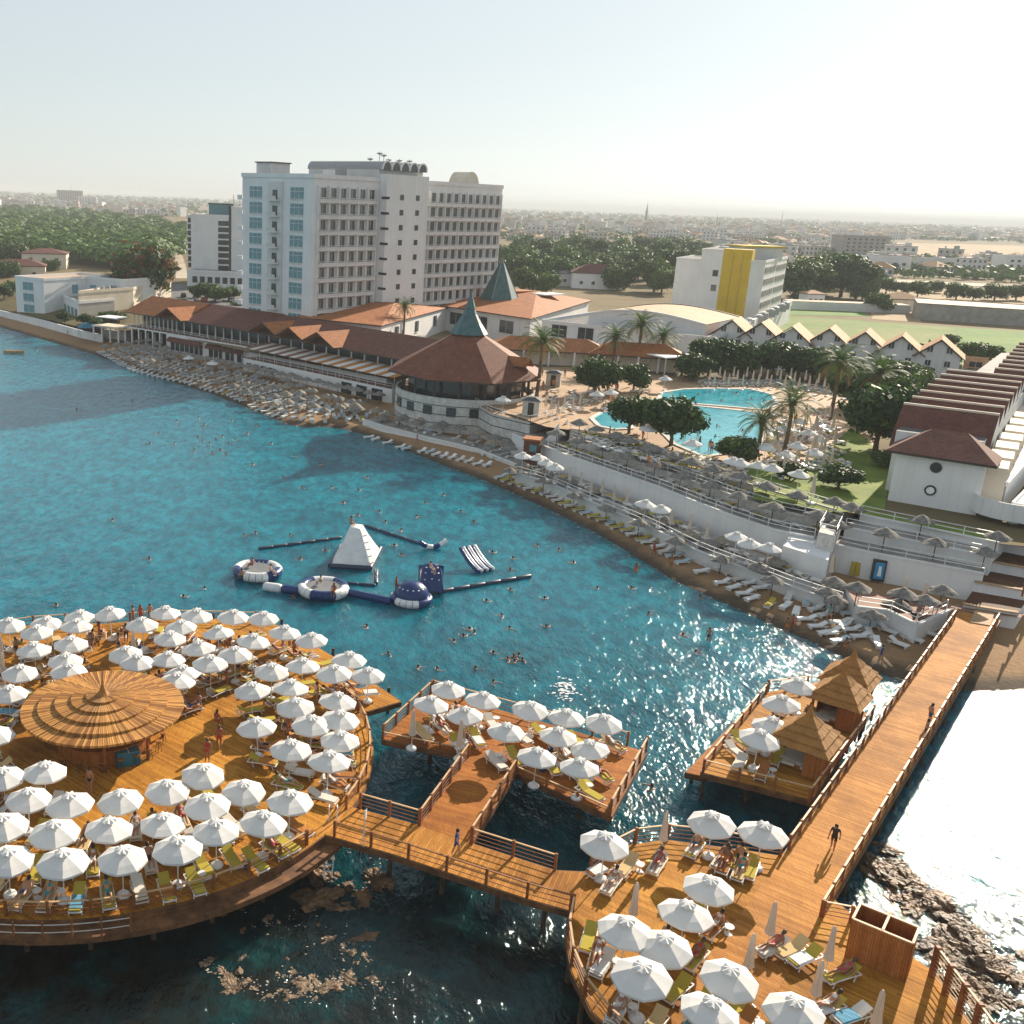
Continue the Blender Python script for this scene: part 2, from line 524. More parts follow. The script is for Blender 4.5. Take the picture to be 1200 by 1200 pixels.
# ------------------------------------------------------------------ the setting: water, beach, land
def water_mat():
    m, t, p = _new("sea_water")
    v = _pos(t)
    s = t.nodes.new("ShaderNodeSeparateXYZ"); t.links.new(v, s.inputs[0])
    # bed: dark weedy reef close in, pale sandy bottom off the beach, open teal elsewhere
    n1 = _noise(t, v, 0.045, 5.0, 0.6)
    n2 = _noise(t, v, 0.16, 4.0, 0.6)
    yy = _math(t, 'ADD', s.outputs[1], _math(t, 'MULTIPLY', _math(t, 'SUBTRACT', n1, 0.5), 26.0))
    yy = _math(t, 'SUBTRACT', yy, _math(t, 'MULTIPLY', s.outputs[0], 0.10))
    f = _math(t, 'DIVIDE', _math(t, 'SUBTRACT', yy, 34.0), 190.0)
    reefc = _ramp(t, _noise(t, v, 0.30, 5.0, 0.65), [(0.40, (0.009, 0.008, 0.006)), (0.50, (0.010, 0.014, 0.012)), (0.60, (0.006, 0.026, 0.028)), (0.72, (0.010, 0.062, 0.055))])
    open_ = _ramp(t, f, [(0.0, (0.002, 0.035, 0.045)), (0.09, (0.002, 0.055, 0.075)), (0.30, (0.0015, 0.140, 0.200)), (0.62, (0.002, 0.185, 0.262)), (1.0, (0.004, 0.170, 0.255))])
    k = _ramp(t, f, [(0.05, (1, 1, 1)), (0.11, (0, 0, 0))])
    col = _mix(t, k, open_, reefc)
    patch = _ramp(t, n2, [(0.35, (0.55, 0.62, 0.66)), (0.66, (1.3, 1.25, 1.2))])
    col = _mix(t, 0.6, col, patch, 'MULTIPLY')
    ripple_light = _noise(t, _pos(t, (1.0, 0.5, 1), R(20)), 0.8, 4.0, 0.65)  # light and dark of wave reflections and caustics, put into the base colour
    col = _mix(t, 0.65, col, _ramp(t, ripple_light, [(0.40, (0.48, 0.58, 0.62)), (0.60, (1.45, 1.36, 1.30))]), 'MULTIPLY')
    t.links.new(col, p.inputs['Base Color'])
    p.inputs['Roughness'].default_value = 0.06
    p.inputs['IOR'].default_value = 1.38
    p.inputs['Specular IOR Level'].default_value = 0.5
    p.inputs['Subsurface Weight'].default_value = 0.75      # light spreads for metres inside clear water
    p.inputs['Subsurface Scale'].default_value = 14.0
    p.inputs['Subsurface Radius'].default_value = (0.25, 0.8, 1.0)
    p.inputs['Specular Tint'].default_value = (0.42, 0.92, 1.0, 1)
    a = _noise(t, _pos(t, (1.0, 0.55, 1), R(25)), 0.55, 4.0, 0.6)
    b = _noise(t, _pos(t, (1.0, 0.6, 1), R(-18)), 1.5, 4.0, 0.65)
    h = _math(t, 'ADD', _math(t, 'MULTIPLY', a, 0.75), _math(t, 'MULTIPLY', b, 0.34))
    _bump(t, p, h, 1.0, 0.43)
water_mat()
def sand_mat():
    m, t, p = _new("beach_sand")
    v = _pos(t)
    s = t.nodes.new("ShaderNodeSeparateXYZ"); t.links.new(v, s.inputs[0])
    n = _noise(t, v, 0.5, 5.0)
    wet = _math(t, 'ADD', s.outputs[2], _math(t, 'MULTIPLY', _math(t, 'SUBTRACT', n, 0.5), 0.5))
    col = _ramp(t, wet, [(0.02, (0.07, 0.05, 0.035)), (0.22, (0.12, 0.085, 0.055)), (0.5, (0.34, 0.205, 0.105))])
    col = _mix(t, 0.5, col, _ramp(t, _noise(t, v, 2.3, 5.0, 0.7), [(0.3, (0.7, 0.68, 0.64)), (0.7, (1.2, 1.2, 1.2))]), 'MULTIPLY')
    t.links.new(col, p.inputs['Base Color'])
    p.inputs['Roughness'].default_value = 0.9
    p.inputs['Specular IOR Level'].default_value = 0.2
    _bump(t, p, _noise(t, v, 1.6, 5.0, 0.7), 0.8, 0.12)
sand_mat()
def land_mat():
    m, t, p = _new("dry_land")
    v = _pos(t)
    a = _noise(t, v, 0.0035, 5.0, 0.6)
    b = _noise(t, v, 0.03, 5.0, 0.65)
    col = _ramp(t, a, [(0.34, (0.085, 0.09, 0.035)), (0.47, (0.19, 0.145, 0.08)), (0.60, (0.26, 0.195, 0.115)), (0.7, (0.10, 0.10, 0.04))])
    col = _mix(t, 0.6, col, _ramp(t, b, [(0.35, (0.5, 0.55, 0.45)), (0.65, (1.2, 1.2, 1.2))]), 'MULTIPLY')
    t.links.new(col, p.inputs['Base Color'])
    p.inputs['Roughness'].default_value = 0.95
    p.inputs['Specular IOR Level'].default_value = 0.1
land_mat()

m = MB()
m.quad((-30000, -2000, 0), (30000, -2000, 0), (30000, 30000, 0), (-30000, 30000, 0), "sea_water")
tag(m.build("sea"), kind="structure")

GZ = 6.6                                              # level of the pool garden and the hotels
waterline = [Vector((-700, 1500)), Vector((-260, 560)), Vector((-150, 372))] + line_px(
    [(0, 383), (40, 395), (110, 415), (200, 447), (250, 462), (290, 478), (330, 494), (345, 500), (390, 500), (430, 510), (470, 525), (520, 545), (560, 560), (600, 577),
     (650, 600), (700, 625), (750, 655), (790, 680), (840, 703), (880, 720), (910, 735), (950, 752), (1000, 775), (1050, 797), (1140, 810), (1200, 808)], 0.0) + [Vector((80, 84)), Vector((140, 86)), Vector((700, 30))]
inner = [Vector((-690, 1520)), Vector((-250, 570)), Vector((-140, 378))] + line_px(
    [(0, 368), (60, 378), (110, 390), (196, 412), (250, 424), (290, 434), (370, 452), (450, 470), (480, 494), (545, 505), (600, 528), (660, 547), (735, 577), (822, 613), (860, 636), (965, 671),
     (1060, 696), (1150, 699), (1200, 698)], 1.6) + [Vector((90, 98)), Vector((150, 100)), Vector((700, 60))]
NB = 150
wl, il = resample(waterline, 700), resample(inner, 700)
m = MB()
def beach_strip():
    rows = []
    for k in range(700):
        a, b = wl[k], il[k]
        d = (b - a)
        n = d.normalized()
        row = [(a.x - n.x * 7, a.y - n.y * 7, -1.5), (a.x, a.y, 0.0)]
        for q in (0.15, 0.35, 0.7, 1.0):
            c = a + d * q
            row.append((c.x, c.y, 0.15 + 1.45 * q ** 0.8 + 0.10 * math.sin(c.x * 0.9) * math.cos(c.y * 0.7)))
        c = b + n * 14
        row.append((c.x, c.y, 1.7))
        rows.append(row)
    vs = [p for r in rows for p in r]
    w = len(rows[0])
    fs = [(i * w + j, (i + 1) * w + j, (i + 1) * w + j + 1, i * w + j + 1) for i in range(len(rows) - 1) for j in range(w - 1)]
    m.add(vs, fs, "beach_sand")
beach_strip()
tag(m.build("beach", smooth=True), kind="structure")

# land: from the back of the beach terraces to the horizon
front = [(Vector((-5000, 6000)), 4.0), (Vector((-680, 1530)), 3.6), (Vector((-240, 575)), 3.4), (Vector((-130, 384)), 3.2)]
front += [(at(u, v, z).to_2d(), z) for u, v, z in [(0, 362, 3.2), (97, 384, 3.4), (150, 388, 4.5), (200, 392, 5.4), (290, 412, 5.6), (460, 445, 5.6), (560, 470, GZ), (640, 496, GZ), (668, 503, GZ), (700, 506, GZ),
          (740, 522, GZ), (802, 547, GZ), (862, 563, GZ), (979, 598, GZ), (1010, 603, GZ), (1100, 623, GZ), (1171, 637, GZ), (1200, 640, GZ)]]
front += [(Vector((95, 108)), GZ), (Vector((160, 110)), GZ), (Vector((900, 80)), GZ), (Vector((9000, -1500)), GZ)]
m = MB()
def land():
    fx = [p for p, z in front]; fz = [z for p, z in front]
    rows = []
    for (p, z) in front:
        az = math.atan2(p.x, p.y)
        far = Vector((math.sin(az) * 26000, math.cos(az) * 26000))
        row = []
        for q, zz in ((0, z), (30, max(z, 5.0) if p.length > 1 else z), (80, GZ), (600, GZ), (4000, GZ), (None, GZ)):
            c = far if q is None else p + (far - p).normalized() * q
            row.append((c.x, c.y, zz))
        rows.append(row)
    w = 6
    vs = [p for r in rows for p in r]
    fs = [(i * w + j, (i + 1) * w + j, (i + 1) * w + j + 1, i * w + j + 1) for i in range(len(rows) - 1) for j in range(w - 1)]
    m.add(vs, fs, "dry_land")
land()
tag(m.build("ground"), kind="structure")
def sheet(name, pts, z, mat, dz=0.0):
    m = MB()
    m.poly([(p[0], p[1], z + dz) for p in pts], mat)
    # face upward
    if m.v:
        a = Vector(m.v[0]); n = sum(((Vector(m.v[i]) - a).cross(Vector(m.v[(i + 1) % len(m.v)]) - a).z) for i in range(1, len(m.v) - 1))
        if n < 0: m.f[0] = tuple(reversed(m.f[0]))
    o = m.build(name)
    tag(o, kind="structure")
    return o
FZ = GZ + 0.03
def field(name, pts, mat, k=0):
    return sheet(name, line_px(pts, FZ + 0.02 * k), FZ + 0.02 * k, mat)
field("green_field", [(905, 369), (1000, 375), (1065, 380), (1200, 388), (1290, 394), (1290, 428), (1100, 428), (925, 408), (905, 388)], "field_mixed")
field("green_crop", [(1120, 384), (1290, 394), (1290, 420), (1128, 407)], "field_green", 1)
field("green_verge", [(905, 361), (1010, 364), (1020, 371), (905, 369)], "field_green", 1)
field("dry_field", [(1035, 337), (1200, 341), (1300, 345), (1300, 362), (1100, 356), (1020, 350)], "field_dry")
field("farm_yard", [(1020, 362), (1072, 364), (1080, 378), (1022, 374)], "field_dry", 2)
field("dry_plain", [(1050, 284), (1200, 288), (1330, 292), (1330, 306), (1200, 303), (1050, 301)], "field_dry")
field("dry_strip", [(700, 300), (780, 303), (782, 309), (700, 306)], "field_dry")
field("dusty_road", [(1000, 328), (1100, 333), (1300, 342), (1300, 338.5), (1100, 330), (1000, 325)], "dusty_road")
field("side_road", [(198, 275), (206, 277), (214, 300), (222, 326), (206, 326), (205, 300)], "dusty_road")
field("parking_lot", [(190, 332), (300, 338), (300, 366), (190, 356)], "asphalt")

# ------------------------------------------------------------------ hotel tower
def d2(a, b): return (Vector(b) - Vector(a))
def facade_point(px, a, b):
    """where the view line of photo column px meets the vertical plane through a-b"""
    r = ray(px, 300); dx, dy = r.x, r.y
    ex, ey = b.x - a.x, b.y - a.y
    t = (a.x * ey - a.y * ex) / (dx * ey - dy * ex)
    return Vector((dx * t, dy * t))
plain("glass_room", (0.05, 0.075, 0.085), 0.12, 0.0, 0.6)
def hotel():
    C1 = at_y(368, 208, 235); ZT = C1.z
    Cr = at_y(589, 221, 290).to_2d(); C = C1.to_2d()
    f = (Cr - C).normalized(); n = Vector((-f.y, f.x)); out = -n
    W = 23.0
    L = C + n * W; Rr = Cr + n * W
    root = thing("hotel_tower", "tall white twelve storey hotel slab with balconies and arched rooftop vaults", "hotel", (C.x, C.y, GZ))
    FH = (ZT - 1.6 - GZ) / 10.0
    m = MB(); m.prism([C, Cr, Rr, L], 4.0, ZT, "stucco", "roof_dark")
    # parapet
    for a, b in ((C, Cr), (Cr, Rr), (Rr, L), (L, C)):
        dd = (b - a).normalized()
        m.bar((a.x - dd.x * .2, a.y - dd.y * .2, ZT + .35), (b.x + dd.x * .2, b.y + dd.y * .2, ZT + .35), 0.45, 0.9, "stucco")
    m.build("wall", root)
    K1, K2 = facade_point(441, C, Cr), facade_point(489, C, Cr)
    m = MB(); m.prism([K1, K2, K2 + out * 2.4, K1 + out * 2.4], 4.0, ZT + 1.6, "stucco"); core = m.build("stair_tower", root)
    # small dark windows of the stair tower
    wm = MB(); wm.box((0, 0, 0), (1.3, 0.16, 1.25), "glass_dark"); small = wm.mesh("small_window", (0, 0, 0))
    bm_ = MB(); bm_.box((0, 0, 0), (2.25, 0.14, 2.35), "glass_room"); bm_.box((-.75, -.08, .1), (.55, .03, 2.1), "canvas_folded"); bm_.box((0, -0.1, -1.0), (1.7, .2, .1), "frame_white"); bm_.box((0, -.09, 0), (.07, .05, 2.1), "frame_white")
    bay = bm_.mesh("window", (0, 0, 0))
    lm = MB(); lm.box((0, 0, 0), (4.0, 0.14, 2.4), "glass_sky"); lm.box((-.7, -.08, 0), (.08, .06, 2.4), "frame_white"); lm.box((.7, -.08, 0), (.08, .06, 2.4), "frame_white"); lm.box((0, -.08, .35), (4.0, .06, .08), "frame_white"); lm.box((0, -.1, -1.3), (4.2, .3, .14), "frame_white")
    big = lm.mesh("large_window", (0, 0, 0))
    slot = MB(); slot.box((0, 0, 0), (2.4, .12, .55), "glass_dark"); slot = slot.mesh("vent_slot")
    ra = math.atan2(f.y, f.x)
    count = [0]; rest = MB()
    def win(me, p, z, rz, size, nm="window"):
        if count[0] < 96:
            put(nm, me, root, (p.x - C.x, p.y - C.y, z - GZ), rz); count[0] += 1
        else:
            rest.box((p.x, p.y, z), size, "glass_room", rz); rest.box((p.x + out.x * .08 - f.x * .7, p.y + out.y * .08 - f.y * .7, z + .1), (.5, .03, 2.0), "canvas_folded", rz) if (count[0] + int(z * 7)) % 3 else None
    for k in range(10):                                # left end: three bays of sky toned windows
        z = ZT - 1.6 - FH * (k + 0.5)
        for q in (0.20, 0.78):
            p = L.lerp(C, q) - f * 0.05
            win(big, p, z, ra - math.pi / 2, None, "large_window")
    for k in range(10):
        z = ZT - 1.6 - FH * (k + 0.5)
        for q in (0.36, 0.64):
            if k < 10: win(small, K1.lerp(K2, q + .1 * (q > .5)) + out * 2.43, z - .1, ra, None, "small_window")
    def balconies(a, b, nb, nm):
        ln = (b - a).length
        for k in range(10):
            zf = ZT - 1.6 - FH * (k + 1)
            bb = MB()
            c = (a + b) / 2 + out * 0.42
            bb.box((c.x, c.y, zf), (ln, .85, .22), "stucco", ra)
            c = (a + b) / 2 + out * .80
            bb.box((c.x, c.y, zf + .42), (ln, .07, .62), "stucco_grey", ra)
            bb.box((c.x, c.y, zf + .95), (ln, .09, .08), "frame_white", ra)
            bb.build("balcony", root)
        fin = MB()
        for q in range(nb + 1):
            p = a.lerp(b, q / nb) + out * 0.35
            fin.box((p.x, p.y, (ZT + GZ) / 2 - .8), (.22, .68, ZT - GZ - 1.6), "stucco", ra)
        fin.build("fin_wall", root)
        for k in range(10):
            z = ZT - 1.6 - FH * (k + 0.46)
            for q in range(nb):
                p = a.lerp(b, (q + 0.5) / nb) + out * 0.04
                win(bay, p, z, ra, (ln / nb * .66, .12, 2.35), "window")
    balconies(C + f * 1.2, K1 - f * 1.2, 6, "left")
    balconies(K2 + f * .3, Cr - f * .8, 11, "right")
    if rest.v:
        tag(rest.build("window", root), kind="stuff")
    for k in range(10):                                # vents beside the stair tower
        put("vent_slot", slot, root, tuple((K1 - f * 0.1 + out * 2.2 - C).to_3d() + Vector((0, 0, ZT - 1.6 - FH * (k + .6) - GZ))), ra - math.pi / 2) if k < 9 else None
    # recessed middle bay of the left end: little balconies
    mid = L.lerp(C, .49)
    g = MB()
    g.box((mid.x - f.x * .1, mid.y - f.y * .1, (ZT + GZ) / 2), (.5, 4.6, ZT - GZ - 2), "stucco_grey", ra)
    g.build("recessed_bay", root)
    for k in range(9):
        zf = ZT - 1.6 - FH * (k + 1)
        b = MB()
        b.box((mid.x - f.x * .9, mid.y - f.y * .9, zf), (1.5, 3.0, .2), "stucco", ra); b.box((mid.x - f.x * 1.6, mid.y - f.y * 1.6, zf + .5), (.08, 3.0, .9), "stucco_grey", ra)
        b.box((mid.x - f.x * .4, mid.y - f.y * .4, zf + 1.3), (.1, 1.5, 2.0), "glass_dark", ra)
        b.build("small_balcony", root)
        b = MB()
        e = L + n * .7
        b.box((e.x + f.x * 1.5, e.y + f.y * 1.5, zf), (3.4, 1.6, .2), "stucco", ra); b.box((e.x + f.x * 1.5 + n.x * .75, e.y + f.y * 1.5 + n.y * .75, zf + .5), (3.4, .08, .9), "stucco", ra); b.box((e.x - f.x * .2, e.y - f.y * .2, zf + .5), (.08, 1.6, .9), "stucco", ra)
        b.build("side_balcony", root)
    # rooftop hall with five barrel vaults running back from the facade
    m = MB(); m.prism([K1 - f * .5, K2 + f * .5, K2 + f * .5 + n * W * .98, K1 - f * .5 + n * W * .98], ZT, ZT + 2.6, "stucco_grey", "roof_dark"); m.build("rooftop_hall", root)
    wv = (K2 - K1).length + 1.0
    for k in range(5):
        c = K1 - f * .5 + f * (wv * (k + .5) / 5)
        r = wv / 10
        v = MB(); vs = []
        for q in (0, 1):
            c2 = c + out * 1.2 if q == 0 else c + n * W
            for j in range(9):
                t = math.pi * j / 8
                vs.append((c2.x + f.x * r * math.cos(t), c2.y + f.y * r * math.cos(t), ZT + 2.6 + 1.15 * r * math.sin(t)))
        v.add(vs, [(j, j + 1, 10 + j, 9 + j) for j in range(8)], "metal_grey")
        v.add(vs[:9], [tuple(range(9))], "glass_dark")
        rim = [Vector((c.x + out.x * 1.25 + f.x * r * math.cos(math.pi * j / 8), c.y + out.y * 1.25 + f.y * r * math.cos(math.pi * j / 8), ZT + 2.6 + 1.15 * r * math.sin(math.pi * j / 8))) for j in range(9)]
        v.tube(rim, .22, "stucco", 5)
        v.build("roof_vault", root)
    m = MB()                                           # lift housing, water drum, plant
    p = L + f * 6 - n * 4; m.box((p.x, p.y, ZT + 1.6), (6, 5, 3.2), "stucco_grey", ra); m.box((p.x, p.y, ZT + 3.3), (6.6, 5.6, .25), "roof_dark", ra)
    p = C + f * 12 + n * 5; m.box((p.x, p.y, ZT + 1.2), (5, 3, 2.4), "metal_grey", ra)
    p = C + f * 9 + n * 4; m.box((p.x, p.y, ZT + 1.0), (2, 2, 2.0), "stucco", ra)
    m.build("plant_room", root)
    m = MB(); p = Cr - f * 11 + n * 5
    prof = [(math.cos(math.pi * j / 10) * 3.4, math.sin(math.pi * j / 10) * 3.6) for j in range(11)]
    vs = []
    for q in (0, 1):
        c2 = p + n * (-2.5 + 5 * q)
        vs += [(c2.x + f.x * a, c2.y + f.y * a, ZT + .2 + b) for a, b in prof]
    m.add(vs, [(j, j + 1, 12 + j, 11 + j) for j in range(10)] + [tuple(range(11)), tuple(range(21, 10, -1))], "stucco_cream")
    m.build("barrel_roof", root)
    for q, hh in ((.05, 3), (.30, 4.2), (.45, 5.6), (.52, 5.2), (.6, 4.2), (.78, 4.2), (.95, 4.2)):
        p = (K1 + n * 9).lerp(K2 + n * 3, q)
        a = MB(); a.tube([(p.x, p.y, ZT + 3), (p.x, p.y, ZT + hh + 1.4)], .09, "metal_grey", 5)
        if 0.25 < q: a.lathe([(.05, 0), (.65, .25), (.75, .5)], "metal_grey", (p.x, p.y, ZT + hh + .6), 8)
        a.build("antenna", root)
hotel()

def block(root, pts, z0, z1, mat, roof="roof_dark", nm="wall", parapet=0.8):
    m = MB(); m.prism(pts, z0, z1, mat, roof)
    if parapet:
        n = len(pts)
        for i in range(n):
            a, b = Vector(pts[i]), Vector(pts[(i + 1) % n])
            m.bar((a.x, a.y, z1 + parapet / 2 - .05), (b.x, b.y, z1 + parapet / 2 - .05), .3, parapet, mat)
    return m.build(nm, root)
def windows(root, a, b, z0, rows, cols, fh, size, mat="glass_dark", nm="window", q0=0.06, q1=0.94, out=0.06, frame=True):
    """rows x cols of separate windows on the wall a-b; each is one part on shared mesh data"""
    a, b = Vector(a), Vector(b)
    d = (b - a).normalized(); o = Vector((d.y, -d.x)); rz = math.atan2(d.y, d.x)
    m = MB(); m.box((0, 0, 0), (size[0], .16, size[1]), mat)
    if frame:
        m.box((0, -.06, -size[1] / 2 - .06), (size[0] + .2, .2, .12), "frame_white"); m.box((0, -.09, 0), (.07, .05, size[1]), "frame_white")
    me = m.mesh(nm)
    base = ORG[root.name]
    for r in range(rows):
        for c in range(cols):
            p = a.lerp(b, q0 + (q1 - q0) * (c + .5) / cols) + o * out
            put(nm, me, root, (p.x - base.x, p.y - base.y, z0 + fh * r - base.z), rz)
def rect(c, w, d, rz):
    cs, sn = math.cos(rz), math.sin(rz)
    return [Vector((c[0] + x * cs - y * sn, c[1] + x * sn + y * cs)) for x, y in ((-w / 2, -d / 2), (w / 2, -d / 2), (w / 2, d / 2), (-w / 2, d / 2))]
def gable(root, c, w, d, rz, z0, rise, mat="roof_tile", over=.5, nm="roof"):
    """ridge along local y"""
    m = MB(); cs, sn = math.cos(rz), math.sin(rz)
    def P(x, y, z): return (c[0] + x * cs - y * sn, c[1] + x * sn + y * cs, z)
    x, y = w / 2 + over, d / 2 + over
    k = rise / (w / 2) * over
    t = .22
    A = [P(-x, -y, z0 - k), P(0, -y, z0 + rise), P(x, -y, z0 - k), P(-x, y, z0 - k), P(0, y, z0 + rise), P(x, y, z0 - k)]
    B = [(p[0], p[1], p[2] + t) for p in A]
    V = A + B
    m.add(V, [(6, 7, 10, 9), (7, 8, 11, 10), (1, 0, 3, 4), (2, 1, 4, 5)], mat)
    m.add(V, [(0, 1, 7, 6), (1, 2, 8, 7), (4, 3, 9, 10), (5, 4, 10, 11), (3, 0, 6, 9), (2, 5, 11, 8)], "frame_dark")
    return m.build(nm, root)
def hip(root, pts, z0, top, mat="roof_tile", nm="roof", over=.7, t=.25):
    """pts: outline; top: list of points per outline vertex (x, y, z) the slope rises to"""
    m = MB(); n = len(pts)
    cx = sum(p[0] for p in pts) / n; cy = sum(p[1] for p in pts) / n
    ee = []
    for p in pts:
        dd = Vector((p[0] - cx, p[1] - cy)); k = 1 + over / max(dd.length, .1)
        ee.append((cx + dd.x * k, cy + dd.y * k, z0))
    for i in range(n):
        j = (i + 1) % n
        a, b, ta, tb = ee[i], ee[j], top[i], top[j]
        if (Vector(ta) - Vector(tb)).length < .05: m.add([a, b, ta], [(0, 1, 2)], mat)
        else: m.add([a, b, tb, ta], [(0, 1, 2, 3)], mat)
        m.add([a, b, (b[0], b[1], b[2] - t), (a[0], a[1], a[2] - t)], [(3, 2, 1, 0)], "frame_dark")
    m.add([(x, y, z - t) for x, y, z in reversed(ee)], [tuple(range(n))], "frame_dark")
    return m.build(nm, root)

def second_tower():
    Y = 395.0
    z0 = 7.5
    P = lambda u: at_y(u, 300, Y).to_2d()
    zt = at_y(245, 253, Y).z; zt2 = at_y(285, 245, Y).z
    a, b, c, d = P(224), P(268), P(271), P(297)
    root = thing("apartment_tower", "white nine storey tower with black window stripes left of the big hotel", "hotel", (b.x, Y, z0))
    back = Vector((3, 16))
    block(root, [a, b, b + back, a + back], 5, zt, "stucco", parapet=.6)
    block(root, [c, d + Vector((2, -3)), d + back + Vector((2, 0)), c + back], 5, zt2, "stucco", nm="side_wall")
    m = MB(); m.prism([b, c, c + back * .9, b + back * .9], 5, zt2 + 1, "frame_dark"); m.build("dark_recess", root)
    windows(root, a, b, z0 + 5, 8, 1, (zt - z0 - 5.2) / 8, (3.9, 1.7), q0=.72, q1=1.0, frame=False)
    windows(root, c, d + Vector((2, -3)), z0 + 6, 9, 1, (zt2 - z0 - 7) / 9, (1.0, 1.4), q0=.48, q1=.75, frame=False)
    for k in range(8):
        b_ = MB(); b_.box((a.x - .9, a.y + 4, z0 + 7 + k * (zt - z0 - 5) / 8), (1.8, 6, 1.0), "stucco"); b_.box((a.x - .6, a.y + 4, z0 + 5.6 + k * (zt - z0 - 5) / 8), (1.4, 6, 1.7), "glass_dark"); b_.build("balcony", root)
    m = MB(); p = a.lerp(b, .65) + back * .5; m.box((p.x, p.y, zt + 2.2), (9, 8, 4.2), "glass_sky"); m.box((p.x, p.y, zt + 4.4), (9.6, 8.6, .4), "roof_dark")
    for q in range(4): m.tube([(d.x - 1 - q * 2.3, d.y + 4, zt2), (d.x - 1 - q * 2.3, d.y + 4, zt2 + 3 + q % 2 * 2)], .14, "metal_grey", 5)
    m.build("rooftop_box", root)
    # low entrance wing
    q = [at_y(219, 300, Y - 14).to_2d(), at_y(300, 300, Y - 18).to_2d()]
    block(root, [q[0], q[1], q[1] + Vector((2, 20)), q[0] + Vector((2, 20))], 5, z0 + 4.2, "stucco", nm="entrance_wing")
    windows(root, q[0], q[1], z0 + 1.6, 1, 8, 3, (1.8, 2.2), nm="entrance_window", frame=False)
second_tower()

def far_left_villa():
    z0 = 3.2
    root = thing("beach_villa", "white flat roofed modern villa on the shore with dark glass balconies", "villa", (*at(60, 370, z0).to_2d(), z0))
    A = at(20, 366, z0).to_2d(); B = at(53, 370, z0).to_2d(); C = at(93, 377, z0).to_2d(); D = at(145, 366, z0).to_2d()
    u = (B - A).normalized(); n = Vector((-u.y, u.x))
    h1 = at_y(20, 326, A.y).z
    block(root, [A, B, B + n * 26, A + n * 26], 1.5, h1, "stucco", "roof_sand")
    windows(root, A, B, z0 + 1.6, 3, 1, (h1 - z0) / 3.1, (4.2, 2.2), "glass_sky", q0=.05, q1=.85)
    e = B + n * 7
    u2 = (D - C).normalized()
    h2 = at_y(120, 335, D.y).z
    block(root, [e, C, C + n * 14, e + n * 18], 1.5, z0 + 5.0, "stucco", "concrete", nm="glass_wing")
    windows(root, e, C, z0 + 1.9, 1, 4, 3, (2.6, 2.8), "glass_sky", nm="glass_front", frame=False)
    block(root, [C, D, D + n * 22, C + n * 22], 1.5, h2, "stucco_cream", "concrete", nm="main_wall")
    windows(root, C, D, z0 + 1.6, 2, 4, 3.8, (1.4, 1.9), frame=False)
    p = e + n * 10
    block(root, [p, p + u * 15, p + u * 15 + n * 14, p + n * 14], 1.5, h2 + 2.2, "stucco", nm="upper_wall")
    windows(root, e + n * .2, p + u * 15, z0 + 7.4, 1, 3, 3, (1.8, 2.6), "glass_sky", nm="upper_window", frame=False)
    m = MB()
    for q in range(9): pp = C.lerp(D, .1 + .09 * q) + n * (5 + q % 3); m.box((pp.x, pp.y, h2 + .5), (.9, .8, 1.1 + .4 * (q % 2)), "metal_grey")
    m.build("rooftop_units", root)
    w = thing("sea_wall", "long low white sea wall between the modern villa and the dark beach", "wall", (*at(50, 380, 1.5).to_2d(), 1.5))
    m = MB(); pts = [at(u, v, 1.4) for u, v in ((-40, 358), (0, 370), (50, 382), (97, 395), (120, 400))]
    for a, b in zip(pts, pts[1:]): m.bar((a.x, a.y, 2.1), (b.x, b.y, 2.1), .5, 2.0, "stucco")
    m.build("wall", w)
far_left_villa()
def hip_house(name, label, c, w, d, rz, z0, eave, rise, wall, roofm="roof_tile", cat="house", rows=1, cols=3):
    root = thing(name, label, cat, (c[0], c[1], z0))
    r = rect(c, w, d, rz)
    block(root, r, z0 - 4, eave, wall, parapet=0)
    k = min(w, d) / 2
    ax = Vector((math.cos(rz), math.sin(rz))); C2 = Vector(c)
    if w >= d: t1, t2 = C2 - ax * (w / 2 - k), C2 + ax * (w / 2 - k); tops = [t1, t2, t2, t1]
    else:
        ay = Vector((-ax.y, ax.x)); t1, t2 = C2 - ay * (d / 2 - k), C2 + ay * (d / 2 - k); tops = [t1, t1, t2, t2]
    hip(root, r, eave, [(t.x, t.y, eave + rise) for t in tops], roofm)
    windows(root, r[0], r[1], z0 + 1.5, rows, cols, 3.0, (1.3, 1.3), frame=False)
    windows(root, r[1], r[2], z0 + 1.5, rows, 2, 3.0, (1.3, 1.3), frame=False)
    return root
p = at(22, 318, 8.0); hip_house("brown_roof_house", "low house with a dark brown hipped roof left of the rusty crowned tree", p.to_2d(), 20, 12, R(15), 6, 10.5, 2.2, "stucco_cream", "roof_tile_brown")
p = at(54, 310, 8.0); hip_house("tan_house", "two storey tan house behind the modern beach villa", p.to_2d(), 18, 14, R(10), 6, 13, 1.8, "stucco_cream", "roof_tile_brown", rows=2)
p = at(700, 335, 7.5); hip_house("white_bungalow", "white bungalow with red hipped roof among the pines behind the ballroom", p.to_2d(), 22, 13, R(-8), 7.5, 13, 3.5, "stucco", "roof_tile_brown", cols=4)
p = at(668, 332, 7.5); hip_house("pine_house", "small pale house half hidden in the pine wood", p.to_2d(), 16, 10, R(12), 7.5, 12, 1.5, "stucco_grey", "roof_dark")

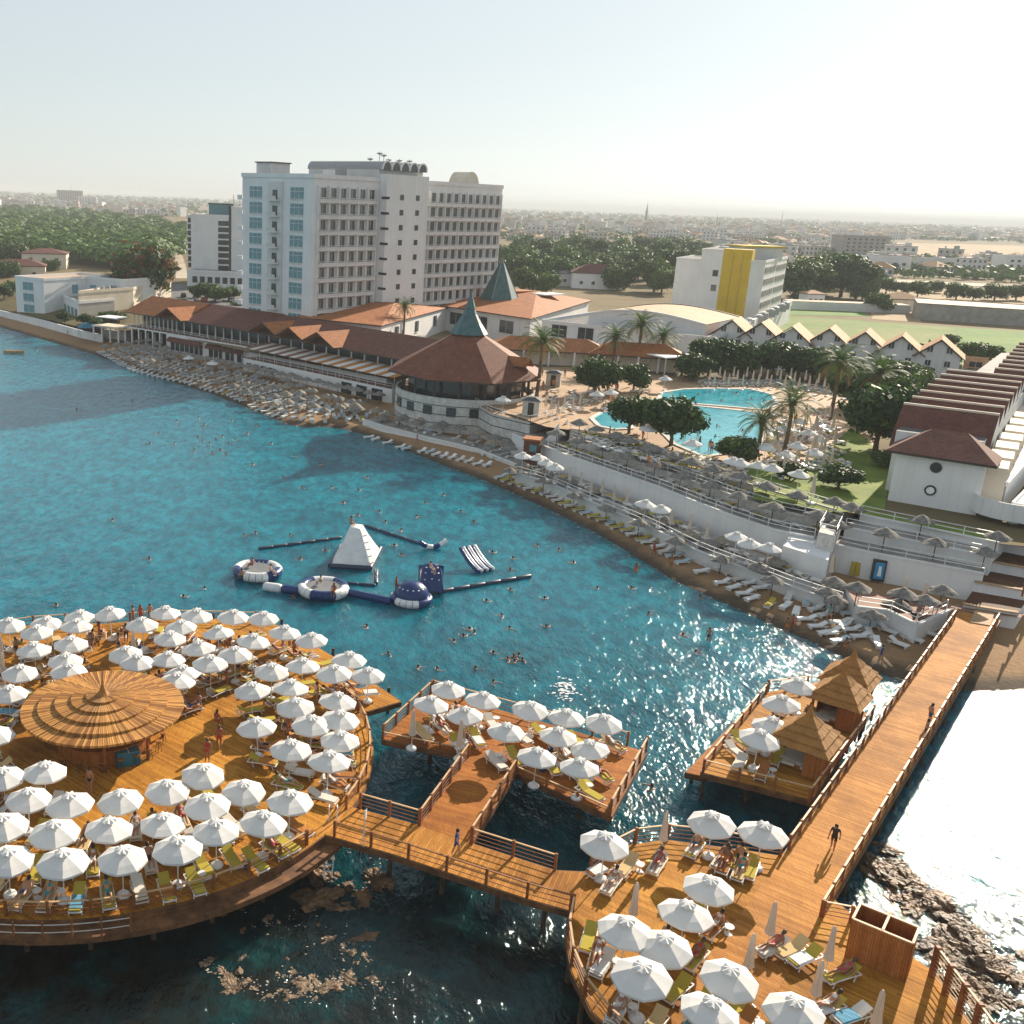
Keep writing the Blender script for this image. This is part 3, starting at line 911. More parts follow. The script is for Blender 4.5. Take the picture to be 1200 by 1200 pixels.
# ------------------------------------------------------------------ long beach restaurant
def sub_railing(root, pts, z, mat="frame_white", step=2.2, h=1.0, nm="railing"):
    m = MB()
    pts = [Vector(p) for p in pts]
    for a, b in zip(pts, pts[1:]):
        n = max(1, int((b - a).length / step))
        for k in range(n + 1):
            p = a.lerp(b, k / n); m.box((p.x, p.y, z + h / 2), (.07, .07, h), mat)
        for q in (1.0, .55): m.bar((a.x, a.y, z + h * q), (b.x, b.y, z + h * q), .06, .07, mat)
    return m.build(nm, root)
def beach_restaurant():
    z0 = 1.5
    A = at(147, 402, z0).to_2d(); B = at(196, 411, z0).to_2d(); C = at(290, 429, z0).to_2d(); D = at(452, 466, z0).to_2d()
    zt = 5.9
    root = thing("beach_restaurant", "long white two level beach restaurant under brown roofs with orange gables", "restaurant", (B.x, B.y, z0))
    u = (C - B).normalized(); n = Vector((-u.y, u.x))
    u2 = (D - C).normalized(); n2 = Vector((-u2.y, u2.x))
    block(root, [B, C, C + n * 30, B + n * 30], 0, zt, "stucco", "paving_red", parapet=0)
    # arched openings with brown awnings
    L = (C - B).length
    for q0, q1 in ((.05, .46), (.54, .70), (.74, .84), (.88, .98)):
        a, b = B.lerp(C, q0), B.lerp(C, q1)
        mm = MB(); c = (a + b) / 2 - n * .04; ln = (b - a).length
        mm.box((c.x, c.y, z0 + 1.6), (ln, .2, 2.2), "glass_dark", math.atan2(u.y, u.x))
        for k in range(int(ln / 1.8) + 1):
            p = a + u * min(ln, k * 1.8); mm.box((p.x - n.x * .1, p.y - n.y * .1, z0 + 1.6), (.22, .12, 2.2), "frame_white", math.atan2(u.y, u.x))
        mm.build("window", root)
        aw = MB(); N = 8
        vs = []
        for k in range(N + 1):
            t = math.pi * .5 * k / N
            for e in (a - u * .3, b + u * .3):
                vs.append((e.x - n.x * 1.1 * math.sin(t), e.y - n.y * 1.1 * math.sin(t), z0 + 2.5 + 1.1 * math.cos(t)))
        aw.add(vs, [(2 * k, 2 * k + 1, 2 * k + 3, 2 * k + 2) for k in range(N)], "roof_tile_brown"); aw.build("awning", root)
    # open pavilion with white posts at the far end
    m = MB()
    for k in range(7):
        for r in (0, 5):
            p = A.lerp(B, k / 6) + n * r; m.box((p.x, p.y, 3.6), (.35, .35, 4.6), "stucco")
    m.prism([A, B, B + n * 12, A + n * 12], zt - .35, zt, "stucco", "paving_red"); m.build("pavilion", root)
    sub_railing(root, [A, B, C, C + u2 * 20], zt); 
    # upper terrace: posts, dark glazed front, roofs
    Dk = D + u2 * 6
    block(root, [C, D, D + n2 * 26, C + n2 * 26], 0, zt - .06, "stucco", "paving_red", nm="lower_wall", parapet=0)
    m = MB()
    for k in range(34):
        p = A.lerp(B, k / 10.0) if k < 10 else (B.lerp(C, (k - 10) / 10.0) if k < 20 else C.lerp(Dk, (k - 20) / 13.0))
        nn = n if k < 20 else n2
        p = p + nn * 3.0
        m.box((p.x, p.y, zt + 1.7), (.3, .3, 3.4), "frame_white")
    m.build("post", root)
    m = MB()
    for a, b, nn in ((A, B, n), (B, C, n), (C, Dk, n2)):
        c = (a + b) / 2 + nn * 6.0; d = (b - a)
        m.box((c.x, c.y, zt + 1.7), (d.length, .3, 3.4), "glass_dark", math.atan2(d.y, d.x))
    m.build("glazed_front", root)
    ze = zt + 3.3
    def slope(a, b, nn, w, rise, mat="roof_tile_brown"):
        mm = MB(); dd = (b - a).normalized()
        e0, e1 = a + nn * 1.2, b + nn * 1.2; r0, r1 = a + nn * (1.2 + w), b + nn * (1.2 + w); q0, q1 = a + nn * (1.2 + 2 * w), b + nn * (1.2 + 2 * w)
        V = [(e0.x, e0.y, ze), (e1.x, e1.y, ze), (r1.x, r1.y, ze + rise), (r0.x, r0.y, ze + rise), (q1.x, q1.y, ze), (q0.x, q0.y, ze)]
        mm.add(V, [(0, 1, 2, 3), (3, 2, 4, 5), (0, 3, 5), (1, 4, 2)], mat)
        mm.add([(x, y, z - .25) for x, y, z in V], [(3, 2, 1, 0), (5, 4, 2, 3)], "frame_dark")
        mm.add([V[0], V[1], (V[1][0], V[1][1], ze - .25), (V[0][0], V[0][1], ze - .25)], [(3, 2, 1, 0)], "frame_dark")
        mm.build("roof", root)
    slope(A - u * 2, B + u * 4, n, 9, 3.6, "roof_tile")
    slope(B + u * 4.0, C, n, 10, 3.4)
    slope(C, Dk + u2 * 4, n2, 9, 3.4)
    # orange cross gables breaking the eave
    def cross(c, nn, dd, w=7.0, d=9.0):
        rz = math.atan2(dd.y, dd.x)
        cc = c + nn * (d / 2 - .4)
        gable(root, cc, w, d, rz, ze + .1, 2.5, "roof_tile", .3, "gable_roof")
    cross(B + u * 1.0, n, u, 10)
    for q in (.12, .30, .48): cross(C.lerp(Dk, q), n2, u2, 10.5, 11)
    # lower terrace with the striped awning
    E0, E1 = at(287, 434, z0).to_2d(), at(461, 473, z0).to_2d()
    ue = (E1 - E0).normalized(); ne = Vector((-ue.y, ue.x))
    zl = 4.3
    block(root, [E0 - ne * .5, E1 - ne * .5, E1 + ne * 7, E0 + ne * 7], 0, zl, "stucco", "paving_red", nm="terrace_wall", parapet=0)
    sub_railing(root, [E0 - ne * .4, E1 - ne * .4], zl)
    windows(root, E0 - ne * .5, E1 - ne * .5, z0 + 1.4, 1, 4, 3, (1.6, 1.1), q0=.02, q1=.24, frame=False)
    windows(root, E0 - ne * .5, E1 - ne * .5, z0 + 1.2, 1, 3, 3, (2.8, 2.2), q0=.68, q1=.96, frame=False, nm="doorway")
    m = MB()
    N = 27
    for k in range(N):
        a, b = E0.lerp(E1, k / N), E0.lerp(E1, (k + 1) / N)
        a2, b2 = a + ne * 6.5, b + ne * 6.5
        f0, f1 = a - ne * .3, b - ne * .3
        mat = "stripe_white" if k % 2 else ("stripe_rust" if k > 11 else "stripe_rust_shaded")  # rust stripes on the left carry the hotel's shadow in their colour
        m.add([(f0.x, f0.y, zl + 2.15), (f1.x, f1.y, zl + 2.15), (b2.x, b2.y, zl + 3.0), (a2.x, a2.y, zl + 3.0)], [(0, 1, 2, 3)], mat)
    m.build("striped_awning", root)
    m = MB()
    for k in range(10):
        p = E0.lerp(E1, k / 9); m.tube([(p.x, p.y, zl), (p.x, p.y, zl + 2.15)], .06, "frame_white", 5)
    m.build("awning_post", root)
cloth("stripe_white", (0.78, 0.76, 0.72), .05); cloth("stripe_rust", (0.52, 0.22, 0.06), .05); cloth("stripe_rust_shaded", (0.30, 0.15, 0.10), .05)
beach_restaurant()
# wide tiled hall behind it
def tiled_hall():
    z0 = 6.0
    A = at(385, 392, z0).to_2d(); B = at(505, 400, z0).to_2d()
    zt = 12.6
    A = at(350, 371, zt).to_2d(); B = at(447, 381, zt).to_2d(); Cc = at(524, 360, zt).to_2d(); Dd = at(422, 353, zt).to_2d()
    root = thing("tiled_hall", "low white hall with wide orange tiled hip roof in front of the hotel tower", "hall", (A.x, A.y, z0))
    block(root, [A, B, Cc, Dd], 3, zt - .1, "stucco", parapet=0)
    r1 = (A + Dd) / 2; r2 = (B + Cc) / 2; r1 = r1.lerp(r2, .25); r2 = r2.lerp(r1, .35)
    hip(root, [A, B, Cc, Dd], zt, [(r1.x, r1.y, zt + 2.6), (r2.x, r2.y, zt + 2.6), (r2.x, r2.y, zt + 2.6), (r1.x, r1.y, zt + 2.6)], "roof_tile", over=.9)
    windows(root, A, B, z0 + 4.0, 1, 3, 3, (2.6, 2.8), q0=.55, frame=True)
    windows(root, B, Cc, z0 + 4.0, 1, 3, 3, (2.2, 2.6), frame=True)
tiled_hall()
# round stone restaurant with the wide octagonal roof
tiles("roof_tile_maroon", (0.15, 0.052, 0.036), (0.24, 0.088, 0.05))
def round_restaurant():
    z0 = 1.5
    c = at(545, 470, 6.0).to_2d() + Vector((0.5, 6))
    R0 = 12.2
    zt = 6.4
    root = thing("round_restaurant", "round pale stone restaurant with wide brown octagonal roof and green spire", "restaurant", (c.x, c.y, z0))
    N = 28
    m = MB()
    m.lathe([(R0, 0), (R0, zt - z0 + .9)], "stone_pale", (c.x, c.y, z0 - .8 + .8), N, cap=False)
    m.lathe([(R0 - .3, zt - z0 + .9), (R0 - .3, zt - z0)], "stone_pale", (c.x, c.y, z0), N, cap=False)
    m.lathe([(R0, zt - z0 + .9), (R0 - .3, zt - z0 + .9)], "stone_pale", (c.x, c.y, z0), N, cap=False)
    m.poly([(c.x + (R0 - .2) * math.cos(2 * math.pi * k / N), c.y + (R0 - .2) * math.sin(2 * math.pi * k / N), zt) for k in range(N)], "paving_red")
    m.build("stone_drum", root)
    for zz in (z0 + 1.5, z0 + 3.0, z0 + 4.5):
        b = MB(); b.lathe([(R0 + .04, -.06), (R0 + .04, .06)], "frame_dark", (c.x, c.y, zz), N, cap=False); b.build("stone_band", root)
    wm = MB(); wm.box((0, 0, 0), (1.6, .3, 1.5), "glass_dark"); wm.box((0, -.1, 0), (1.8, .2, .1), "frame_dark"); wm = wm.mesh("window")
    for ang in (198, 216, 234, 254, 272, 292):
        t = R(ang); put("window", wm, root, (R0 * math.cos(t), R0 * math.sin(t), 3.6), t + math.pi / 2)
    # posts and dark glazing under the roof
    ze = 10.4
    RR = 13.8
    m = MB(); m.lathe([(R0 - 2.2, 0), (R0 - 2.2, ze - zt)], "glass_dark", (c.x, c.y, zt), 16, cap=False); m.build("glazing", root)
    pm = MB(); pm.box((0, 0, 2.0), (.4, .4, 4.2), "frame_dark"); pm = pm.mesh("post")
    for k in range(16):
        t = 2 * math.pi * (k + .5) / 16; put("post", pm, root, ((R0 - 1.2) * math.cos(t), (R0 - 1.2) * math.sin(t), zt - z0))
    zt2 = 17.0
    out = [Vector((c.x + RR * math.cos(2 * math.pi * k / 8 + R(12)), c.y + RR * math.sin(2 * math.pi * k / 8 + R(12)))) for k in range(8)]
    top = [(c.x + 2.2 * math.cos(2 * math.pi * k / 8 + R(12)), c.y + 2.2 * math.sin(2 * math.pi * k / 8 + R(12)), zt2) for k in range(8)]
    hip(root, out, ze, top, "roof_tile_maroon", over=.3)
    m = MB(); m.lathe([(3.4, -.2), (2.2, 1.5), (1.25, 3.1), (.95, 3.8), (.9, 4.3), (.5, 5.4), (.05, 7.2)], "copper", (c.x, c.y, zt2), 8); m.build("spire", root)
    g = gable(root, c + Vector((7.5, -5.2)), 2.6, 5.5, R(54), ze + 2.0, 1.2, "roof_tile", .2, "roof_dormer")
    # stone terrace running on to the right
    P = line_px([(560, 500), (600, 512), (640, 520), (655, 505), (648, 488), (600, 475)], z0)
    P = [at(548, 503, z0).to_2d(), at(575, 520, z0).to_2d(), at(618, 531, z0).to_2d(), at(652, 521, z0).to_2d(), at(668, 505, z0).to_2d(), at(640, 480, z0).to_2d(), at(590, 470, z0).to_2d()]
    t = thing("stone_terrace", "curved pale stone terrace wall joining the round restaurant to the pool stairs", "terrace", (P[1].x, P[1].y, z0))
    m = MB(); m.prism(P, .5, zt, "stone_pale", "paving_tan"); m.build("terrace_wall", t)
    for zz in (z0 + 1.5, z0 + 3.0, z0 + 4.5):
        b = MB()
        for a_, b_ in zip(P[:4], P[1:5]): 
            b.bar((a_.x, a_.y, zz), (b_.x, b_.y, zz), .1, .12, "frame_dark")
        b.build("stone_band", t)
    sub_railing(t, P[:5], zt)
    kx = at(622, 505, zt).to_2d()
round_restaurant()
# garden hall with the glazed green pyramid
def pyramid_hall():
    z0 = 6.5; zt = 13.0
    A = at(516, 357, zt).to_2d(); B = at(622, 373, zt).to_2d(); C = at(690, 352, zt).to_2d(); D = at(600, 338, zt).to_2d()
    root = thing("pyramid_hall", "white hall with orange hip roofs and a glazed green pyramid on top", "hall", (A.x, A.y, z0))
    block(root, [A, B, C, D], 3, zt - .1, "stucco", parapet=0)
    r1 = A.lerp(C, .40); r2 = A.lerp(C, .62)
    hip(root, [A, B, C, D], zt, [(r1.x, r1.y, zt + 3.0), (r2.x, r2.y, zt + 3.0), (r2.x, r2.y, zt + 3.0), (r1.x, r1.y, zt + 3.0)], "roof_tile", over=1.2)
    windows(root, A, B, z0 + 3.6, 1, 3, 3, (4.6, 3.0), q0=.06, q1=.90, nm="wide_window")
    pc = at(585, 352, zt + 1.0).to_2d()
    m = MB()
    hh = at_y(588, 303, pc.y).z - zt - .8
    w = 4.4
    m.lathe([(w * 1.25, 0), (w * 1.15, 1.0), (.1, hh)], "copper", (pc.x, pc.y, zt + .8), 6); m.build("glass_pyramid", root)
    for k in range(6):
        t = 2 * math.pi * k / 6
        b = MB(); b.bar((pc.x + w * 1.15 * math.cos(t), pc.y + w * 1.15 * math.sin(t), zt + 1.85), (pc.x, pc.y, zt + hh + .85), .16, .16, "metal_grey"); b.build("pyramid_rib", root)
    m = MB(); q = A.lerp(C, .72).lerp(B, .15); m.box((q.x, q.y, zt + 2.6), (8, 5, .3), "foam_white", R(35)); m.build("skylight", root)
pyramid_hall()
def ballroom():
    z0 = 6.6
    zt = 14.2
    A = at(636, 371, zt - 1).to_2d(); A2 = at(634, 398, z0).to_2d()
    Bf = at(843, 392, zt - 1.0).to_2d(); Cf = at(928, 352, zt - 1.0).to_2d(); D = at(700, 338, zt).to_2d()
    root = thing("ballroom", "long blank white ballroom with a curved sand coloured roof", "hall", (A.x, A.y, z0))
    u = (Bf - A).normalized(); n = Vector((-u.y, u.x))
    block(root, [A, Bf, Bf + n * 34, A + n * 34], 3, zt - 2.4, "stucco", "roof_dark", parapet=.8)
    windows(root, A, Bf, z0 + 3.6, 1, 2, 3, (3.8, 2.8), q0=.03, q1=.35, nm="terrace_door")
    # raised hall with shallow vaulted roof
    a = A + u * 9 + n * 6; b = Bf - u * 5 + n * 6
    L = (b - a).length; dep = 25
    m = MB(); N = 12
    V = []
    for q in (0, 1):
        base = a + n * (dep * q)
        for k in range(N + 1):
            p = base.lerp(base + u * L, k / N); hgt = zt + .2 + 1.7 * math.sin(math.pi * (k / N) ** .9)
            V.append((p.x, p.y, hgt))
    m.add(V, [(k, k + 1, N + 2 + k, N + 1 + k) for k in range(N)], "roof_sand")
    lo = [(x, y, 8.0) for x, y, z in V]
    W = V + lo; M2 = 2 * (N + 1)
    m.add([(x, y, z - .12) for x, y, z in V] + lo, [(k + 1, k, M2 + k, M2 + k + 1) for k in range(N)] + [(N + 1 + k, N + 2 + k, M2 + N + 2 + k, M2 + N + 1 + k) for k in range(N)] + [(0, N + 1, M2 + N + 1, M2), (2 * N + 1, N, M2 + N, M2 + 2 * N + 1)], "stucco")
    for k in range(N):
        m.bar(V[k], V[k + 1], .5, .35, "stucco")
        m.bar(V[N + 1 + k], V[N + 2 + k], .5, .35, "frame_dark")
    m.build("vaulted_roof", root)
    # plant yard on the right wing
    e = Bf; wd = (Cf - Bf)
    block(root, [Bf, Bf + wd, Bf + wd + n * 8 - u * 2, Bf + n * 9], 3, zt - 2.6, "stucco", "roof_dark", nm="service_wing", parapet=1.6)
    for k in range(9):
        q = MB(); p = Bf.lerp(Cf, .12 + .09 * k) + n * (2 + 2 * (k % 2)); q.box((p.x, p.y, zt - 1.6), (2.0, 1.6, 2.0), "metal_grey"); q.lathe([(.6, 0), (.65, .3), (.5, .35)], "foam_white", (p.x, p.y, zt - .6), 10); q.build("cooling_unit", root)
    # glass balcony
    t0, t1 = A + u * 1, A + u * 20
    m = MB(); m.prism([t0 - n * 3, t1 - n * 3, t1, t0], z0 + 1.0, z0 + 1.4, "stucco"); m.build("balcony", root)
    sub_railing(root, [t0 - n * 2.9, t1 - n * 2.9], z0 + 1.4)
ballroom()
def yellow_block():
    z0 = 8.0
    Y = 330.0
    P = lambda u, v, y: at_y(u, v, y)
    A = P(793, 303, Y + 6); B = P(823, 293, Y); C = P(848, 296, Y - 3); D = P(882, 297, Y - 8); E = P(897, 308, Y - 6); F = P(923, 301, Y + 34)
    root = thing("yellow_block", "white four storey block with a tall yellow glazed stair front", "building", (D.x, D.y, z0))
    a, b, c, d, e, f = [q.to_2d() for q in (A, B, C, D, E, F)]
    bk = Vector((14, 26))
    block(root, [a, b, b + bk, a + bk], 4, A.z, "stucco", nm="side_wall", parapet=.4)
    block(root, [b, c, c + bk, b + bk], 4, B.z, "stucco", parapet=.5)
    m = MB(); m.prism([c, d, d + bk * .2, c + bk * .2], 4, C.z + 1.2, "stucco_yellow"); m.build("yellow_front", root)
    for k in range(1, 3):
        g = MB(); q = c.lerp(d, k / 3); g.box((q.x, q.y - .15, (z0 + C.z) / 2), (.25, .3, C.z - z0), "paint_yellow"); g.build("mullion", root)
    for zz in (.25, .5, .75):
        g = MB(); g.bar((c.x, c.y - .12, z0 + (C.z - z0) * zz), (d.x, d.y - .12, z0 + (C.z - z0) * zz), .2, .22, "paint_yellow"); g.build("transom", root)
    block(root, [d, e, f, f + Vector((-16, 6)), c + bk * .3], 4, E.z, "stucco", nm="main_wall")
    n = 4
    dd = (f - e); hh = (E.z - z0) / 4.6
    for k in range(n):
        for q in (0, 1):
            s0, s1 = e.lerp(f, .03 + .5 * q), e.lerp(f, .47 + .5 * q)
            cc = (s0 + s1) / 2; rz = math.atan2(dd.y, dd.x); o = Vector((dd.y, -dd.x)).normalized()
            g = MB(); g.box((cc.x + o.x * .05, cc.y + o.y * .05, z0 + hh * (k + .95)), ((s1 - s0).length, .2, 1.7), "concrete", rz)
            for j in range(7): x = s0.lerp(s1, (j + .5) / 7); g.box((x.x + o.x * .2, x.y + o.y * .2, z0 + hh * (k + .95)), (.12, .2, 1.7), "frame_white", rz)
            g.build("louvre_band", root)
    windows(root, b, c, z0 + 8, 2, 1, 4.5, (1.6, 1.9), q0=.5, q1=1.0, frame=False)
    g = MB(); q = d.lerp(f, .55) + Vector((-5, 2)); g.box((q.x, q.y, E.z + 2), (15, 8, 4), "stucco_grey", R(20)); g.box((q.x, q.y, E.z + 4.2), (16, 9, .5), "stucco_yellow", R(20)); g.build("rooftop_room", root)
yellow_block()

# gabled holiday houses in a row behind the pool
def chalets():
    tips = [(871, 372), (905, 375), (941, 379.5), (985, 382), (1027, 386), (1070, 391), (1116, 395)]
    names = ["leftmost", "second from left", "third from left", "fourth from left", "fifth from left", "sixth from left", "rightmost"]
    for (u, v), nm in zip(tips, names):
        zr = 16.0
        p = at(u - 12, v + 3, zr).to_2d()
        rd = Vector((.50, .866)); rz = math.atan2(rd.y, rd.x) - math.pi / 2
        w, d = 7.6, 9.0
        c = p + rd * (d / 2)
        root = thing("gabled_house", "white holiday house with tan tiled gable behind the pool, %s of the seven" % nm, "house", (c.x, c.y, GZ), 0, "gabled holiday houses in a row")
        m = MB(); r = rect(c, w, d, rz); m.prism(r, 4, zr - 3.3, "stucco")
        cs, sn = math.cos(rz), math.sin(rz)
        for y in (-d / 2, d / 2):
            T = [(c.x + x * cs - y * sn, c.y + x * sn + y * cs, z) for x, z in ((-w / 2, zr - 3.3), (w / 2, zr - 3.3), (0, zr - .3))]
            m.add(T if y < 0 else T[::-1], [(0, 1, 2)], "stucco")
        m.build("wall", root)
        gable(root, c, w, d, rz, zr - 3.1, 3.0, "roof_tan", .8)
        windows(root, r[0], r[1], GZ + 2.0, 3, 2, 2.7, (.95, 1.1), "glass_room", frame=True)
        b = MB(); s = rect(c + Vector((w * .86 * cs, w * .86 * sn)) + rd * 1.5, 4.2, 7, rz); b.prism(s, 4, zr - 5.2, "stucco_grey")
        b.build("link_wall", root)
        x = c + Vector((w * .86 * cs, w * .86 * sn)) + rd * (-1.8)
        k = MB(); q0, q1, q2, q3 = s[0] - rd * .6, s[1] - rd * .6, s[1] + rd * 3.4, s[0] + rd * 3.4
        k.add([(q0.x, q0.y, zr - 5.2), (q1.x, q1.y, zr - 5.2), (q2.x, q2.y, zr - 3.3), (q3.x, q3.y, zr - 3.3)], [(0, 1, 2, 3)], "roof_tan"); k.build("porch_roof", root)
        windows(root, s[0], s[1], GZ + 2.0, 2, 1, 2.7, (2.2, 1.5), nm="balcony_window", frame=True)
tiles("roof_tan", (0.44, 0.24, 0.12), (0.60, 0.36, 0.19))
chalets()

# long house with the saw of brown roof ridges
def ridge_house():
    z0 = GZ
    A = at(1040, 586, z0).to_2d(); B = at(1143, 604, z0).to_2d()
    ze = 12.6
    root = thing("ridge_house", "long white house stepping back under many parallel brown roof ridges", "house", (A.x, A.y, z0))
    u = (B - A).normalized(); n = Vector((-u.y, u.x))
    zr = 16.3
    r1 = (at(1059, 473, zr).to_2d() + at(1171.6, 486.4, zr).to_2d()) / 2
    r7 = (at(1109, 432, zr).to_2d() + at(1203, 444, zr).to_2d()) / 2
    ax = (r7 - r1); step = ax.length / 6.0; ax.normalize()
    w = (B - A).length
    mid = (A + B) / 2
    block(root, [A, B, B + ax * 6, A + ax * 6], 4, ze, "stucco", parapet=0)
    # hip in front
    e = [A - u * 1.0 - ax * .8, B + u * 1.0 - ax * .8, B + u * 1.0 + ax * 5, A - u * 1.0 + ax * 5]
    t0, t1 = mid - u * (w * .2) + ax * 4.6, mid + u * (w * .2) + ax * 4.6
    hip(root, e, ze, [(t0.x, t0.y, ze + 2.3), (t1.x, t1.y, ze + 2.3), (t1.x, t1.y, ze + 2.3), (t0.x, t0.y, ze + 2.3)], "roof_tile_brown", over=.1)
    wide = (at(1171.6, 486.4, zr) - at(1059, 473, zr)).to_2d(); W = wide.length; wu = wide.normalized()
    def ridge(c, W, zr, dep, rise, k):
        m = MB()
        a, b = c - wu * (W / 2), c + wu * (W / 2)
        f0, f1, k0, k1 = a - ax * dep, b - ax * dep, a + ax * dep, b + ax * dep
        V = [(f0.x, f0.y, zr - rise), (f1.x, f1.y, zr - rise), (b.x, b.y, zr), (a.x, a.y, zr), (k1.x, k1.y, zr - rise), (k0.x, k0.y, zr - rise)]
        m.add(V, [(0, 1, 2, 3), (3, 2, 4, 5)], "roof_tile_brown")
        m.add(V, [(3, 5, 0), (2, 1, 4)], "stucco")
        m.bar((a.x, a.y, zr + .05), (b.x, b.y, zr + .05), .3, .25, "stucco_cream")
        m.build("roof_ridge", root)
    for k in range(7):
        ridge(r1 + ax * (step * k), W, zr, step * .5 if k else step * .5, 2.1, k)
    # the first front slope comes lower down
    m = MB(); a, b = r1 - wu * (W / 2) - ax * step * .5, r1 + wu * (W / 2) - ax * step * .5
    a2, b2 = a - ax * 2.4, b - ax * 2.4
    m.add([(a2.x, a2.y, zr - 4.4), (b2.x, b2.y, zr - 4.4), (b.x, b.y, zr - 2.1), (a.x, a.y, zr - 2.1)], [(0, 1, 2, 3)], "roof_tile_brown"); m.build("front_slope", root)
    for k in range(8):
        c = r1 + ax * (step * (7 + k)) + wu * 5.5
        ridge(c, W * .95, zr + .2, step * .5, 2.1, k)
    c0 = r1 - ax * step * 1.0; c1 = r1 + ax * step * 14.5
    p = [c0 - wu * W * .44, c0 + wu * W * .44, c1 + wu * W * .6, c1 - wu * W * .2]
    block(root, p, 4, zr - 2.3, "stucco", nm="long_wall", parapet=0)
    wm = MB()
    N = 20; rr = .55
    wm.lathe([(.62, -.06), (.62, .06)], "frame_dark", (0, 0, 0), 16)
    ring = MB()
    def porthole(q, z, inner):
        g = MB(); pp = A.lerp(B, q) - n * .05
        for rad, off, mat in ((.62, .0, "frame_dark"), (.42, .06, inner)):
            vs = [(pp.x + u.x * rad * math.cos(2 * math.pi * k / 16) - n.x * (off + .05), pp.y + u.y * rad * math.cos(2 * math.pi * k / 16) - n.y * (off + .05), z + rad * math.sin(2 * math.pi * k / 16)) for k in range(16)]
            g.add(vs, [tuple(range(16))], mat)
        g.build("porthole", root)
    porthole(.47, 11.3, "glass_dark"); porthole(.46, 8.6, "foam_white")
    # stepped terraces along the right side and a round white balcony
    for k in range(11):
        g = MB(); pp = r1 + wu * (W * .5 + 1.2) + ax * (step * (k - 1.2)); g.box((pp.x, pp.y, 9.4), (2.4, step * .72, 5.2), "stucco_cream", math.atan2(wu.y, wu.x)); g.build("side_terrace", root)
    bc = B + u * 3.6 + n * .5
    m = MB(); vs = []
    for k in range(13):
        t = math.pi + math.pi * k / 12
        vs.append((bc.x + 4.2 * math.cos(t) * u.x - 3.2 * math.sin(t) * -n.x, bc.y + 4.2 * math.cos(t) * u.y - 3.2 * math.sin(t) * -n.y))
    m.prism(vs, 7.2, 7.5, "stucco")
    for a_, b_ in zip(vs, vs[1:]): m.bar((a_[0], a_[1], 8.2), (b_[0], b_[1], 8.2), .2, 1.9, "stucco")
    m.box((bc.x - n.x, bc.y - n.y, 6.4), (.8, .8, 2.2), "stucco")
    m.build("round_balcony", root)
ridge_house()
def right_wing():
    root = thing("promenade_wing", "bright white flat walled wing beside the brown stairs at the photo's right edge", "building", (*at(1175, 590, GZ).to_2d(), GZ))
    P = [at(1152, 594, GZ).to_2d(), at(1172, 604, GZ).to_2d(), at(1240, 520, GZ).to_2d(), at(1222, 508, GZ).to_2d()]
    block(root, P, 4, GZ + 3.4, "stucco", "stucco", parapet=.5)
    P = [at(1182, 611, GZ).to_2d(), at(1235, 622, GZ).to_2d(), at(1310, 545, GZ).to_2d(), at(1256, 533, GZ).to_2d()]
    block(root, P, 4, GZ + 2.0, "stucco", "stucco", nm="terrace_wall", parapet=.3)
right_wing()

def beach_bar():
    z0 = 2.4
    p = at(133, 396, z0)
    t = thing("beach_bar", "small open white framed beach bar left of the long restaurant", "bar", (p.x, p.y, z0), R(-30)); ORG[t.name] = Vector((0, 0, 0))
    m = MB(); m.box((0, 0, 3.0), (9, 6, .3), "stucco_cream"); m.box((0, 0, 5.3), (7, 5, .2), "stucco"); m.build("roof", t)
    pm = MB(); pm.box((0, 0, 1.2), (.3, .3, 4.0), "stucco"); pm = pm.mesh("post")
    for x in (-4.2, -1.4, 1.4, 4.2):
        for y in (-2.7, 2.7): put("post", pm, t, (x, y, 0))
    m = MB(); m.box((0, 1.5, .7), (8, 2.4, 2.2), "concrete"); m.build("counter", t)
    for k, (u, v, w_, lab) in enumerate(((108, 391, 7.0, "dark blue canopy tent beside the white beach bar"), (120, 383, 9.0, "dark grey domed canopy behind the white beach bar"))):
        p = at(u, v, 3.0); t = thing("canopy_tent", lab, "tent", (p.x, p.y, 2.2), R(20)); ORG[t.name] = Vector((0, 0, 0))
        m = MB(); m.box((0, 0, 3.0), (w_, 5, 1.0), ("box_blue", "roof_dark")[k], top=.55); m.build("canopy", t)
        pm = MB(); pm.box((0, 0, 1.2), (.12, .12, 2.8), "metal_grey"); pm = pm.mesh("post")
        for x in (-w_ / 2 + .2, w_ / 2 - .2):
            for y in (-2.3, 2.3): put("post", pm, t, (x, y, 0))
beach_bar()

# ------------------------------------------------------------------ timber decks over the water
DZ = 2.4
def deck(name, label, poly, mat, org=None, piles=(), thick=0.28, fascia=0.42, z=DZ):
    root = thing(name, label, "deck", (poly[0][0], poly[0][1], 0))
    m = MB(); m.prism(poly, z - .09, z, "fascia_wood", mat); m.build("boards", root)
    n = len(poly)
    ar = sum(poly[i][0] * poly[(i + 1) % n][1] - poly[(i + 1) % n][0] * poly[i][1] for i in range(n))
    P = poly if ar > 0 else poly[::-1]
    m = MB()
    for i in range(n):
        a, b = Vector(P[i]), Vector(P[(i + 1) % n])
        o = Vector(((b - a).y, -(b - a).x)).normalized()
        a, b = a + o * .035, b + o * .035
        for k in range(2):
            zz = z - .12 - k * .21
            m.bar((a.x, a.y, zz), (b.x, b.y, zz), .07, .19, "fascia_wood")
    m.build("fascia", root)
    pm = MB(); pm.tube([(0, 0, -2.5), (0, 0, z - .1)], [.15, .13], "pile_wood", 8); pm = pm.mesh("pile")
    for x, y in piles:
        put("pile", pm, root, (x - poly[0][0], y - poly[0][1], 0))
    return root
